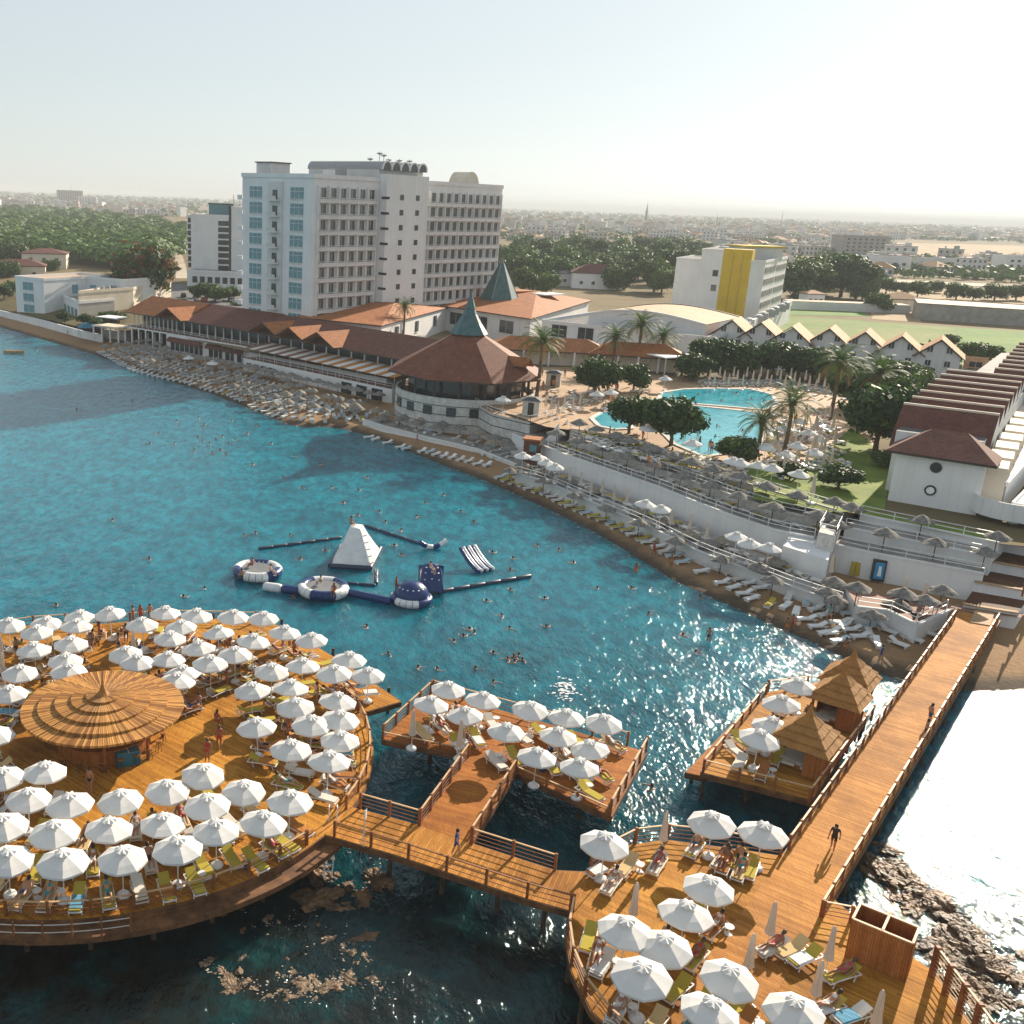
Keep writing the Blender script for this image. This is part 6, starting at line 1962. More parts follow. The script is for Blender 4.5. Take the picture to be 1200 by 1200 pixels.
# white cloth parasols ashore (same parasol, smaller lots named by their place)
def shore(px, z, label, group, closed=False, zoff=2.6, sc=1.0):
    for i, p in enumerate(px):
        w = at(p[0], p[1], z + (zoff if not closed else 1.9))
        o = place(closed_proto if closed else random.choice(protos), USED, (w.x, w.y, z), random.uniform(0, 6), label if isinstance(label, str) else label[i], group, sc)
shore([(613, 532), (631, 534), (641, 540), (651, 545)], 2.35, ["white parasol at the left end of the wall strip, %s of the four" % x for x in ("first", "second", "third", "fourth")], "white parasols at the wall's left end")
shore([(757, 588), (775, 594)], 2.35, ["white parasol midway along the wall strip, %s of the two" % x for x in ("left", "right")], "white parasols midway along the wall")
shore([(864, 626), (879, 634), (902, 639)], 2.35, ["white parasol near the white block in the wall, %s of the three" % x for x in ("left", "middle", "right")], "white parasols near the white block")
shore([(668, 556), (681, 562), (693, 570), (706, 570), (720, 578), (735, 582), (787, 606), (809, 612), (829, 622), (975, 662), (1061, 690), (1084, 694)], 2.0, "folded white parasol in the lounger strip under the beach wall", "folded parasols under the wall", True)
shore([(249, 424), (221, 418)], 1.2, ["white parasol standing above the grey straw on the packed beach", "flat white parasol on the packed beach near the restaurant arches"], "white parasols on the packed beach")
shore([(426, 404), (432, 410), (457, 404), (420, 408), (440, 406)], 5.9, "folded white parasol on the restaurant's upper terrace", "folded parasols on the restaurant terrace", True, sc=1.7)
# pool side: folded parasols beyond the pool, open and folded ones on the near side
fx = []
for k in range(34):
    u = 826 + k * 5.6 + random.uniform(-1.5, 1.5); v = 436 + (k % 3) * 4.5 + max(0, (u - 915)) * .16 + random.uniform(-1, 1)
    fx.append((u, v))
shore(fx, PZ, "folded white parasol in the rows beyond the far pool", "folded parasols beyond the pool", True)
nx = [(random.uniform(905, 985), random.uniform(478, 545)) for _ in range(34)]
shore(nx, PZ, "folded white parasol on the sunny paving right of the pools", "folded parasols right of the pools", True)
shore([(920, 500), (937, 492), (948, 505), (935, 520), (955, 528), (922, 530), (898, 522), (960, 512)], PZ, "open white parasol on the sunny paving right of the pools", "open parasols right of the pools")
shore([(646, 474), (654, 477), (662, 470), (672, 472), (680, 468), (745, 440), (640, 470)], PZ, "folded white parasol between the round restaurant and the paddling pool", "folded parasols by the paddling pool", True)
shore([(700, 460), (716, 458), (590, 466), (780, 442), (905, 470)], PZ, ["white parasol beside the paddling pool, left one", "white parasol beside the paddling pool, right one", "square white parasol on the round restaurant's side terrace", "white parasol by the long white ballroom", "white parasol at the far pool's right end"], "white parasols about the pool garden")
shore([(860, 538), (889, 543), (868, 540), (906, 546), (937, 553), (812, 517), (760, 500)], PZ, ["pale parasol on the lawn edge, %s from left" % ORD[k] for k in range(5)] + ["white parasol at the near pool's front edge", "white parasol behind the dark round tree by the pool"], "pale parasols on the lawn edge")
shore([(953, 572)], PZ, "tall folded white parasol beside the clipped round bush on the lawn", "folded parasol on the lawn", True, sc=1.2)
def pool_loungers():
    P = line_px([(826, 446), (910, 450), (1000, 470), (1000, 478), (905, 457), (826, 452)], PZ)
    for k in range(70):
        u = 822 + k * 2.7; v = 448 + (k % 2) * 4 + max(0, (u - 915)) * .16
        p = at(u, v, PZ); o = put("pool_lounger", BL[random.choice((0, 0, 1, 4))], None, tuple(p), R(150) + random.uniform(-.3, .3)); tag(o, "white lounger in the rows beyond the far pool", "lounger", "loungers beyond the far pool")
    for k in range(90):
        u, v = random.uniform(900, 990), random.uniform(480, 552)
        p = at(u, v, PZ); o = put("pool_lounger", BL[random.choice((0, 2, 2, 4, 3))], None, tuple(p), random.choice((R(30), R(120))) + random.uniform(-.3, .3)); tag(o, "lounger on the sunny paving right of the pools", "lounger", "loungers right of the pools")
    for k in range(110):
        q = k / 110; u = 690 + q * 180 + random.uniform(-4, 4); v = 512 + (u - 690) * .24 + random.uniform(-8, 12)
        p = at(u, v, PZ); o = put("pool_lounger", BL[random.choice((0, 2, 2, 3))], None, tuple(p), R(210) + random.uniform(-.4, .4)); tag(o, "lounger on the terrace between pool trees and straw parasols", "lounger", "loungers between pool and terraces")
    for k in range(40):
        u, v = random.uniform(640, 760), random.uniform(458, 482)
        p = at(u, v, PZ); o = put("pool_lounger", BL[random.choice((0, 2, 0))], None, tuple(p), R(200) + random.uniform(-.6, .6)); tag(o, "lounger around the paddling pool", "lounger", "loungers around the paddling pool")
pool_loungers()
def terrace_loungers():
    for line, z, nm, n in ((e1[1:], T1, "long retaining wall", 2.1), (e2, T2, "middle terrace", 2.1)):
        for p in along(line, 2.6, n, .3):
            o = put("terrace_lounger", BL[random.choice((0, 2, 3, 3, 2))], None, (p.x, p.y, z + .02), R(200) + random.uniform(-.3, .3)); tag(o, "lounger under the straw parasols on the " + nm, "lounger", "loungers on the " + nm)
    for p in along(g1, 3.4, 1.9, .3):
        o = put("terrace_lounger", BL[random.choice((0, 2, 3, 2))], None, (p.x, p.y, 2.15), R(200) + random.uniform(-.3, .3)); tag(o, "lounger at the foot of the long white retaining wall", "lounger", "loungers at the foot of the wall")
terrace_loungers()
def small_huts():
    for (u, v, z, lab) in ((648, 452, GZ, "small grey kiosk with pitched roof on the pool terrace"), (622, 486, GZ, "small grey kiosk with flat roof at the stone terrace's corner")):
        p = at(u, v, z); t = thing("kiosk", lab, "kiosk", tuple(p), R(-15)); ORG[t.name] = Vector((0, 0, 0))
        m = MB(); m.box((0, 0, 1.2), (2.6, 2.2, 2.4), "stone_pale"); m.build("wall", t)
        m = MB(); m.box((0, -1.12, 1.1), (.9, .06, 2.0), "frame_dark"); m.build("door", t)
        m = MB(); m.box((0, 0, 2.65), (3.2, 2.8, .5), "roof_dark", top=.35); m.build("roof", t)
    p = at(622, 543, 2.0); t = thing("lifeguard_hut", "red brown lifeguard cabin with lit front at the foot of the stone terrace", "hut", tuple(p), R(-20)); ORG[t.name] = Vector((0, 0, 0))
    m = MB(); m.box((0, 0, 1.8), (2.2, 2.0, 3.6), "roof_tile_brown"); m.build("wall", t)
    m = MB(); m.box((0, 0, 3.75), (2.6, 2.5, .25), "roof_tile"); m.build("roof", t)
    m = MB(); m.box((.3, -1.03, 2.5), (1.0, .06, 1.0), "glass_sky"); m.build("window", t)
    p = at(850, 402 + 35, GZ); p = at(786, 437, GZ); t = thing("white_canopy", "flat white canopy on posts between ballroom and palms", "canopy", tuple(p), R(25)); ORG[t.name] = Vector((0, 0, 0))
    m = MB(); m.box((0, 0, 3.6), (9, 6, .25), "foam_white"); m.build("roof", t)
    pm = MB(); pm.box((0, 0, 1.75), (.2, .2, 3.5), "frame_white"); pm = pm.mesh("post")
    for x in (-4, 4):
        for y in (-2.6, 2.6): put("post", pm, t, (x, y, 0))
    # red tiled pavilion roofs between the round restaurant and the ballroom
    for (u, v, w, d, rz, lab) in ((640, 425, 26, 10, R(-6), "long low red tiled pavilion behind the round restaurant"), (745, 432, 20, 9, R(-12), "low red tiled pavilion behind the tall palms")):
        p = at(u, v, GZ).to_2d(); t = thing("tiled_pavilion", lab, "pavilion", (p.x, p.y, GZ))
        r = rect(p, w, d, rz); block(t, rect(p, w - 3, d - 4, rz), 5, GZ + 3, "stucco_cream", parapet=0)
        ax = Vector((math.cos(rz), math.sin(rz))); a, b = p - ax * (w / 2 - d / 2), p + ax * (w / 2 - d / 2)
        hip(t, r, GZ + 3.1, [(a.x, a.y, GZ + 5.4), (b.x, b.y, GZ + 5.4), (b.x, b.y, GZ + 5.4), (a.x, a.y, GZ + 5.4)], "roof_tile", over=.2)
        pm = MB(); pm.box((0, 0, 1.5), (.35, .35, 3.1), "stucco"); pm = pm.mesh("post")
        for k in range(5):
            q = r[0].lerp(r[1], (k + .5) / 5); put("post", pm, t, (q.x - p.x, q.y - p.y, 0))
    # stairs up beside the stone terrace
    t = thing("garden_stairs", "stone stairs with dark carpet climbing from beach wall to pool garden", "stairs", (*at(640, 520, T1).to_2d(), 2))
    a, b = at(638, 528, 2.5).to_2d(), at(660, 500, GZ).to_2d()
    n = 9
    for k in range(n):
        c0, c1 = a.lerp(b, k / n), a.lerp(b, (k + 1) / n); d = (b - a).normalized(); s = Vector((-d.y, d.x)) * 1.6
        m = MB(); m.prism([c0 - s, c0 + s, c1 + s, c1 - s], 1.5, 2.6 + (GZ - 2.6) * (k + 1) / n, "stone_pale", "paving_red"); m.build("step", t)
    for sg in (-1, 1):
        d = (b - a).normalized(); s = Vector((-d.y, d.x)) * (1.75 * sg)
        m = MB(); m.add([(a.x + s.x, a.y + s.y, 1.5), (b.x + s.x, b.y + s.y, 1.5), (b.x + s.x, b.y + s.y, GZ + .9), (a.x + s.x, a.y + s.y, 3.6), (a.x + s.x * 1.15, a.y + s.y * 1.15, 1.5), (b.x + s.x * 1.15, b.y + s.y * 1.15, 1.5), (b.x + s.x * 1.15, b.y + s.y * 1.15, GZ + .9), (a.x + s.x * 1.15, a.y + s.y * 1.15, 3.6)],
                        [(0, 1, 2, 3), (7, 6, 5, 4), (3, 2, 6, 7), (0, 3, 7, 4), (1, 5, 6, 2)], "stucco"); m.build("parapet", t)
small_huts()

# ------------------------------------------------------------------ trees
def leaf_cloud(n, lobes, size, seed, mats, weights, up=.0):
    """leaf sized faces spread through overlapping lobes, more of them near the outside"""
    r = np.random.default_rng(seed)
    m = MB()
    L = np.array([l[3] ** 2 for l in lobes]); L = L / L.sum()
    idx = r.choice(len(lobes), n, p=L)
    ks = [m.mi(x) for x in mats]
    pick = r.choice(len(mats), n, p=weights)
    for i in range(n):
        cx, cy, cz, rad, fl = lobes[idx[i]]
        d = r.normal(size=3); d /= np.linalg.norm(d)
        q = rad * (1 - .55 * r.random() ** 2.2) * (1 + .12 * r.normal())
        c = np.array([cx + d[0] * q, cy + d[1] * q, cz + d[2] * q * fl])
        a = r.normal(size=3); a -= a.dot(d) * d * .5; a /= np.linalg.norm(a)
        b = np.cross(a, d + .6 * r.normal(size=3)); b /= max(np.linalg.norm(b), 1e-6)
        s = size * (.6 + .8 * r.random())
        base = len(m.v)
        m.v += [tuple(c - a * s), tuple(c + b * s * .55), tuple(c + a * s), tuple(c - b * s * .55)]
        m.f.append((base, base + 1, base + 2, base + 3)); m.m.append(ks[pick[i]])
    return m
def round_tree(seed, kind="dark"):
    """crown radius about 3, low short trunk"""
    r = random.Random(seed)
    lobes = [(0, 0, 3.1, 2.3, .85)]
    for k in range(9):
        t = 2 * math.pi * k / 9 + r.random(); q = 1.5 + .6 * r.random()
        lobes.append((q * math.cos(t), q * math.sin(t), 1.7 + 2.3 * r.random(), 1.0 + .7 * r.random(), .85))
    mats, wt = {"dark": (["leaf_dark", "leaf_mid"], [.78, .22]), "mid": (["leaf_dark", "leaf_mid", "leaf_light"], [.35, .5, .15]), "light": (["leaf_mid", "leaf_light"], [.5, .5]),
                "rust": (["leaf_dark", "leaf_mid", "leaf_rust"], [.45, .3, .25]), "pine": (["pine_dark", "pine_light"], [.7, .3])}[kind]
    crown = leaf_cloud(2600, lobes, .30, seed, mats, wt).mesh("crown")
    t = MB(); t.tube([(0, 0, -.6), (.05, 0, .7), (-.05, .1, 1.6), (.1, .0, 3.0)], [.24, .19, .15, .06], "bark", 8)
    for k in range(5):
        a = 2 * math.pi * k / 5; t.tube([(0, 0, 1.0), (.9 * math.cos(a), .9 * math.sin(a), 2.2), (1.7 * math.cos(a), 1.7 * math.sin(a), 3.1)], [.11, .07, .03], "bark", 5)
    return crown, t.mesh("trunk")
TREES = {k: [round_tree(s, k) for s in ss] for k, ss in (("dark", (1, 2, 3)), ("mid", (4, 5)), ("light", (6,)), ("rust", (7,)), ("pine", (8, 9)))}
def tree(name, label, u, v, z, rad, kind="dark", group=None, flat=1.0, foot=True, y=None):
    """u, v: photo point of the trunk's foot"""
    p = at(u, v, z)
    o = thing(name, label, "tree", (p.x, p.y, z), random.uniform(0, 6.28), group)
    cr, tr = random.choice(TREES[kind])
    put("crown", cr, o); put("trunk", tr, o)
    s = rad / 3.0
    o.scale = (s, s, s * flat)
    return o
TD = "dark round clipped tree %s"
for (u, v, r, k, f, lab) in [(697, 462, 4.6, "dark", 1.0, "dark round tree just right of the stone terrace kiosks, left of two"), (742, 458, 3.5, "dark", 1.0, "dark round tree below the tall palms, right of two"), (737, 508, 4.0, "dark", 1.0, "dark round tree in front of the paddling pool, left of two"),
        (786, 522, 5.0, "dark", 1.0, "largest dark round tree in front of the near pool, right of two"), (830, 440, 5.4, "dark", 1.0, "dark bushy tree below the gabled houses, leftmost of three"), (868, 442, 5.2, "dark", .95, "dark bushy tree below the gabled houses, middle of three"),
        (905, 441, 5.4, "dark", .95, "dark bushy tree below the gabled houses, rightmost of three"), (1026, 528, 6.4, "dark", 1.05, "large dark tree left of the house with brown ridges"), (862, 543, 3.4, "mid", .75, "broad leaved bushy tree between the near pool and the terraces"),
        (925, 562, 2.2, "dark", .7, "small clipped umbrella tree on the lawn edge"), (982, 572, 3.2, "dark", .62, "low clipped dark bush on the shaded lawn"), (1012, 432, 5.0, "dark", .85, "dark tree in front of the fifth gabled house"), (1092, 440, 5.6, "dark", .9, "dark tree in front of the rightmost gabled house"),
        (1068, 460, 4.2, "mid", .9, "green tree between the palms and the brown ridges"), (1064, 446, 3.6, "light", .9, "pale green tree under the sixth gabled house"), (1145, 428, 5.2, "mid", .7, "dull purple green bush on the field behind the brown ridges"),
        (1110, 352 + 55, 3.0, "mid", .8, "small bush beside the rightmost gabled house"), (1040, 548, 2.4, "light", .7, "pale shrub at the corner of the house with portholes")]:
    tree("round_tree", lab, u, v, GZ, r * .84, k, None, f)
for k, (u, v, r, kd) in enumerate([(1000, 476, 4.0, "dark"), (1052, 486, 4.2, "mid"), (1040, 462, 4.0, "dark"), (985, 452, 3.6, "mid"), (950, 446, 4.2, "dark"), (935, 444, 4.0, "dark"), (812, 446, 3.4, "dark"), (1078, 470, 3.4, "light"), (1010, 505, 3.0, "mid")]):
    tree("garden_tree", "tree in the planting between the far pool and the house with brown ridges", u, v, GZ, r, kd, "garden trees beyond the pool", .95)
big = tree("broad_tree", "huge broad tree with a rusty brown patch beside the modern beach villa", 168, 356, 5.0, 11.0, "rust")
for k, (u, v, r, kd) in enumerate([(243, 352, 4, "mid"), (258, 354, 3.5, "light"), (232, 350, 3, "mid"), (272, 352, 3.2, "mid")]):
    tree("shrub_tree", "green shrub tree in front of the apartment tower, %s from left" % ORD[[1, 2, 0, 3][k]], u, v, GZ, r, kd, "shrub trees by the parking lot", .8)
for k, (u, v, r) in enumerate([(18, 312, 7), (40, 309, 6), (60, 322, 4), (8, 330, 5)]):
    tree("garden_tree", "green tree near the low houses at the left edge, %s of four" % ORD[k], u, v, 5, r, "mid", "trees by the low houses", .9)
for k, (u, v, r) in enumerate([(100, 381, 2.2), (112, 384, 1.8), (76, 377, 2.0), (128, 380, 2.6), (140, 378, 2.2), (90, 356, 3.5), (120, 352, 4.0), (140, 350, 4.0), (15, 345, 3.2), (5, 350, 3.5), (200, 368, 2.5), (215, 372, 2.5), (280, 366, 2.4)]):
    tree("garden_shrub", "leafy green shrub in the gardens round the modern beach villa", u, v, 4.5, r, random.choice(("mid", "dark")), "shrubs round the modern villa", .8)
# pines behind the ballroom and by the yellow block
pine_spots = [(rx, ry) for rx, ry in [(random.uniform(586, 835), random.uniform(296, 334)) for _ in range(95)]]
for (u, v) in pine_spots:
    tree("pine_tree", "umbrella pine in the dark wood behind the ballroom", u, v, GZ, random.uniform(6.0, 9.5), random.choice(("pine", "pine", "dark", "mid")), "pines behind the ballroom", random.uniform(.75, 1.0))
for k, (u, v, r, kd) in enumerate([(597, 322, 8, "pine"), (766, 342, 8, "light"), (640, 347, 5, "light"), (612, 345, 6, "mid"), (775, 345, 6, "light"), (723, 341, 6, "mid")]):
    tree("garden_pine", "tree at the near edge of the pine wood, %s of six" % ORD[k], u, v, GZ, r, kd, "trees edging the pine wood")
for (u, v, r, kd) in [(930, 352, 9, "dark"), (945, 350, 9, "mid"), (962, 346, 9, "pine"), (985, 348, 11, "dark"), (1003, 350, 9, "dark"), (970, 338, 10, "pine"), (1012, 340, 7, "dark"), (940, 336, 9, "pine")]:
    tree("grove_tree", "dark tree in the clump right of the yellow fronted block", u, v, GZ, r, kd, "trees right of the yellow block", .95)
for (u, v, r) in [(1028, 366, 5), (1075, 348, 5), (1060, 345, 4), (1120, 351, 5), (1140, 352, 4), (1165, 352, 5), (1190, 352, 5), (1010, 352, 5), (1038, 344, 5), (1095, 343, 4)]:
    tree("field_tree", "small dusty green tree by the farm buildings beyond the fields", u, v, GZ, r, "mid", "trees by the farm buildings", .8)

# palms
def palm_meshes(seed, nfr=38, fl=3.2, droop=1.0):
    r = random.Random(seed)
    m = MB()
    for k in range(nfr):
        az = 2 * math.pi * k * .618 ; el = R(78 - 105 * (k / nfr)) + r.uniform(-.1, .1)
        mat = "palm_dry" if k > nfr * .86 else "palm_leaf"
        ln = fl * r.uniform(.85, 1.1)
        n = 9; p = Vector((0, 0, 0)); pts = []
        e = el
        for i in range(n + 1):
            pts.append(p.copy())
            p = p + Vector((math.cos(az) * math.cos(e), math.sin(az) * math.cos(e), math.sin(e))) * (ln / n)
            e -= droop * (.10 + .02 * i)
        s = Vector((-math.sin(az), math.cos(az), 0))
        for i in range(n):
            a, b = pts[i], pts[i + 1]
            t = (i + .5) / n; w = .62 * math.sin(math.pi * min(1, .15 + t * .85)) ** .7
            dirn = (b - a).normalized()
            up = s.cross(dirn)
            for sg in (-1, 1):
                for j in range(3):
                    c = a.lerp(b, j / 3); c2 = a.lerp(b, (j + .55) / 3)
                    tip = c + s * (sg * w) + dirn * (w * .6) - up * (-.0) - Vector((0, 0, .28 * w))
                    m.add([tuple(c), tuple(c2), tuple(tip)], [(0, 1, 2)], mat)
        m.tube(pts[::3], .025, mat, 3, cap=False)
    return m.mesh("fronds")
PALMS = [palm_meshes(k) for k in (1, 2)]
def palm(label, u, v, z, height, sc=1.0, y_top=None):
    p = at(u, v, z)
    o = thing("palm_tree", label, "palm", (p.x, p.y, z))
    ORG[o.name] = Vector((0, 0, 0))
    m = MB(); pts = []; rs = []
    for i in range(13):
        q = i / 12; pts.append((.25 * math.sin(q * 2.2), .18 * q * q, height * q - .3 * (i == 0))); rs.append((.30 - .09 * q) * (1.12 if i % 2 else .95) * sc ** .5)
    m.tube(pts, rs, "bark", 8); m.lathe([(.28, -.7), (.5, -.2), (.42, .15), (.1, .4)], "palm_dry", pts[-1], 8); m.build("trunk", o)
    c = put("fronds", random.choice(PALMS), o, pts[-1], random.uniform(0, 6)); c.scale = (sc * 1.25, sc * 1.25, sc * 1.25)
for a in [("tall slim palm standing before the tiled hall and hotel", 471, 408, 6.0, 9.5, .85), ("wide palm beside the round restaurant's brown roof", 628, 470, GZ, 10.0, 1.25), ("tallest big palm in front of the long white ballroom", 745, 432, GZ, 9.0, 1.35), ("palm left of the tallest palm by the ballroom", 716, 436, GZ, 7.0, 1.1),
          ("palm right of the tallest palm by the ballroom", 772, 432, GZ, 6.5, 1.1), ("tall palm with thick trunk right of the far pool", 972, 492, GZ, 9.5, 1.25), ("broad bushy palm right of the thick trunked one", 1022, 482, GZ, 6.5, 1.45), ("palm right of the near pool among the parasols", 918, 532, GZ, 7.0, 1.15),
          ("shorter palm just left of the one right of the near pool", 886, 534, GZ, 4.8, 1.0)]:
    palm(*a)

# wood at the left, read as one mass
def wood_mass():
    r = np.random.default_rng(3)
    m = MB(); ka, kb = m.mi("pine_dark"), m.mi("pine_light")
    P = line_px([(-60, 246), (60, 249), (140, 256), (215, 271), (222, 290), (205, 306), (150, 318), (60, 306), (-60, 298)], GZ)
    xs = [p.x for p in P]; ys = [p.y for p in P]
    n = 0; tries = 0
    pts = []
    while n < 1500 and tries < 60000:
        tries += 1
        u, v = r.uniform(-60, 222), 247 + 70 * r.random() ** 1.0
        p = at(u, v, GZ)
        if inside((p.x, p.y), P): pts.append((p.x, p.y)); n += 1
    V, F, M_ = m.v, m.f, m.m
    for (x, y) in pts:
        rad = r.uniform(3.5, 6.5) * (1 + y / 2600); h = r.uniform(3.5, 6.5)
        q = 92
        for _ in range(q):
            d = r.normal(size=3); d[2] = abs(d[2]); d /= np.linalg.norm(d)
            c = np.array([x, y, GZ + h]) + d * np.array([rad, rad, rad * .62]) * r.uniform(.75, 1.05)
            a = np.cross(d, r.normal(size=3)); a /= np.linalg.norm(a); b = np.cross(d, a)
            s = rad * r.uniform(.12, .25)
            k = len(V)
            V += [tuple(c - a * s), tuple(c + b * s * .7 + d * .2), tuple(c + a * s), tuple(c - b * s * .7)]
            F.append((k, k + 1, k + 2, k + 3)); M_.append(ka if r.random() < .55 else kb)
    o = m.build("pine_wood"); tag(o, "dense green pine wood stretching inland at the left", "wood", kind="stuff")
wood_mass()

# ------------------------------------------------------------------ town on the plain
HM = []
for k, (wl_, rf) in enumerate([("town_wall", "roof_tan"), ("town_wall", "roof_tile_brown"), ("stucco_grey", "roof_dark"), ("stucco_grey", "roof_tan"), ("town_wall", "concrete"), ("stucco_grey", "concrete"), ("town_wall", "roof_tan")]):
    m = MB(); r = random.Random(k)
    w, d, h = 11 + k % 3 * 2, 8.5, 3.4 + 2.9 * (k % 3 > 0) + 2.7 * (k == 5)
    m.box((0, 0, h / 2 - .5), (w, d, h + 1), wl_)
    if rf in ("roof_tan", "roof_tile"):
        z = h; o = .6; a = w / 2 - d / 2
        V = [(-w / 2 - o, -d / 2 - o, z), (w / 2 + o, -d / 2 - o, z), (w / 2 + o, d / 2 + o, z), (-w / 2 - o, d / 2 + o, z), (-a, 0, z + 2.3), (a, 0, z + 2.3)]
        m.add(V, [(0, 1, 5, 4), (1, 2, 5), (2, 3, 4, 5), (3, 0, 4), (3, 2, 1, 0)], rf)
    else:
        m.box((0, 0, h + .12), (w + .5, d + .5, .3), rf); m.box((w * .2, 0, h + 1.0), (3, 2.6, 1.8), wl_); m.lathe([(.6, 0), (.6, 1.2)], "foam_white", (-w * .25, 1, h + .3), 8)
    for f in range(1 + (k % 3 > 0) + (k == 5)):
        for q in range(4):
            m.box((-w / 2 + w * (q + .5) / 4, -d / 2 - .04, 1.6 + 2.9 * f), (1.3, .12, 1.4), "glass_dark")
        for q in range(2): m.box((w / 2 + .04, -d / 4 + d * .5 * q, 1.6 + 2.9 * f), (.12, 1.3, 1.4), "glass_dark"); m.box((-w / 2 - .04, -d / 4 + d * .5 * q, 1.6 + 2.9 * f), (.12, 1.3, 1.4), "glass_dark")
    HM.append(m.mesh("town_house"))
NOGO = [line_px(p, GZ) for p in ([(575, 283), (840, 283), (850, 345), (575, 345)], [(-60, 244), (60, 246), (140, 252), (225, 268), (228, 330), (-60, 330)], [(1030, 332), (1400, 338), (1400, 372), (1010, 352)], [(1045, 281), (1400, 286), (1400, 305), (1045, 303)], [(900, 350), (1400, 358), (1400, 440), (900, 420)],
        [(990, 323), (1300, 336), (1300, 344), (990, 332)], [(915, 300), (1025, 300), (1025, 352), (915, 352)], [(215, 236), (300, 236), (300, 370), (215, 370)])]
def town():
    r = random.Random(21)
    spots = []
    t = 0
    while len(spots) < 290 and t < 20000:
        t += 1
        if r.random() < .72: u, v = r.uniform(585, 1260), r.triangular(266, 330, 280)
        else: u, v = r.uniform(-40, 285), r.triangular(232, 262, 240)
        hz = 222 + .035 * u
        if v < hz + 11 : continue
        p = at(u, v, GZ)
        if any(inside((p.x, p.y), q) for q in NOGO): continue
        if any((p.x - s[0]) ** 2 + (p.y - s[1]) ** 2 < 15 ** 2 for s in spots): continue
        spots.append((p.x, p.y))
    for (x, y) in spots:
        o = put("town_house", r.choice(HM), None, (x, y, GZ), r.choice((0.3, 1.87, .1, -.5)) + r.uniform(-.1, .1))
        s = r.uniform(.9, 1.5); o.scale = (s, s, s)
        tag(o, "pale low town house on the plain behind the resort", "house", "town houses on the plain")
    # beyond them, too many to tell apart
    g = np.random.default_rng(5)
    m = MB(); mats = ["stucco_grey", "town_wall", "town_wall", "roof_tan", "roof_tile", "concrete"]
    n = 0
    while n < 2300:
        u = g.uniform(-80, 1330); hz = 222 + .035 * u
        dv = 3.0 + 22 * g.random() ** 1.7
        p = at(u, hz + dv, GZ)
        d = p.length
        if any(inside((p.x, p.y), q) for q in NOGO): continue
        w, dd, h = g.uniform(9, 24), g.uniform(8, 14), g.choice([4, 7, 7, 10, 14])
        m.box((p.x, p.y, GZ + h / 2), (w, dd, h), mats[g.integers(0, 3)], g.uniform(0, 3))
        if g.random() < .6: m.box((p.x, p.y, GZ + h + .8), (w + 1, dd + 1, 1.6), mats[g.integers(3, 6)], 0.0, top=.5)
        n += 1
    o = m.build("distant_town"); tag(o, "pale distant town spread along the horizon", "town", kind="stuff")
    # scattered trees of the plain
    m = MB(); ka, kb = m.mi("leaf_mid"), m.mi("pine_dark")
    n = 0
    while n < 5200:
        u = g.uniform(-80, 1330); hz = 222 + .035 * u
        dv = 2.2 + 75 * g.random() ** 2.2
        p = at(u, hz + dv, GZ)
        if dv > 22 and any(inside((p.x, p.y), q) for q in NOGO[:1] + NOGO[2:]): continue
        if u < 225 and dv > 26: continue
        far = min(3.2, max(1, p.y / 1500))
        rad = g.uniform(2.2, 5.0) * far; n += 1
        for _ in range(18):
            d = g.normal(size=3); d[2] = abs(d[2]); d /= np.linalg.norm(d)
            c = np.array([p.x, p.y, GZ + rad * .4]) + d * np.array([rad * 1.2, rad * 1.2, rad]) * g.uniform(.7, 1.05)
            a = np.cross(d, g.normal(size=3)); a /= np.linalg.norm(a); b = np.cross(d, a); s = rad * .42
            k = len(m.v); m.v += [tuple(c - a * s), tuple(c + b * s), tuple(c + a * s), tuple(c - b * s)]; m.f.append((k, k + 1, k + 2, k + 3)); m.m.append(ka if g.random() < .5 else kb)
    o = m.build("distant_trees"); tag(o, "dark scattered trees between the houses of the plain", "trees", kind="stuff")
town()
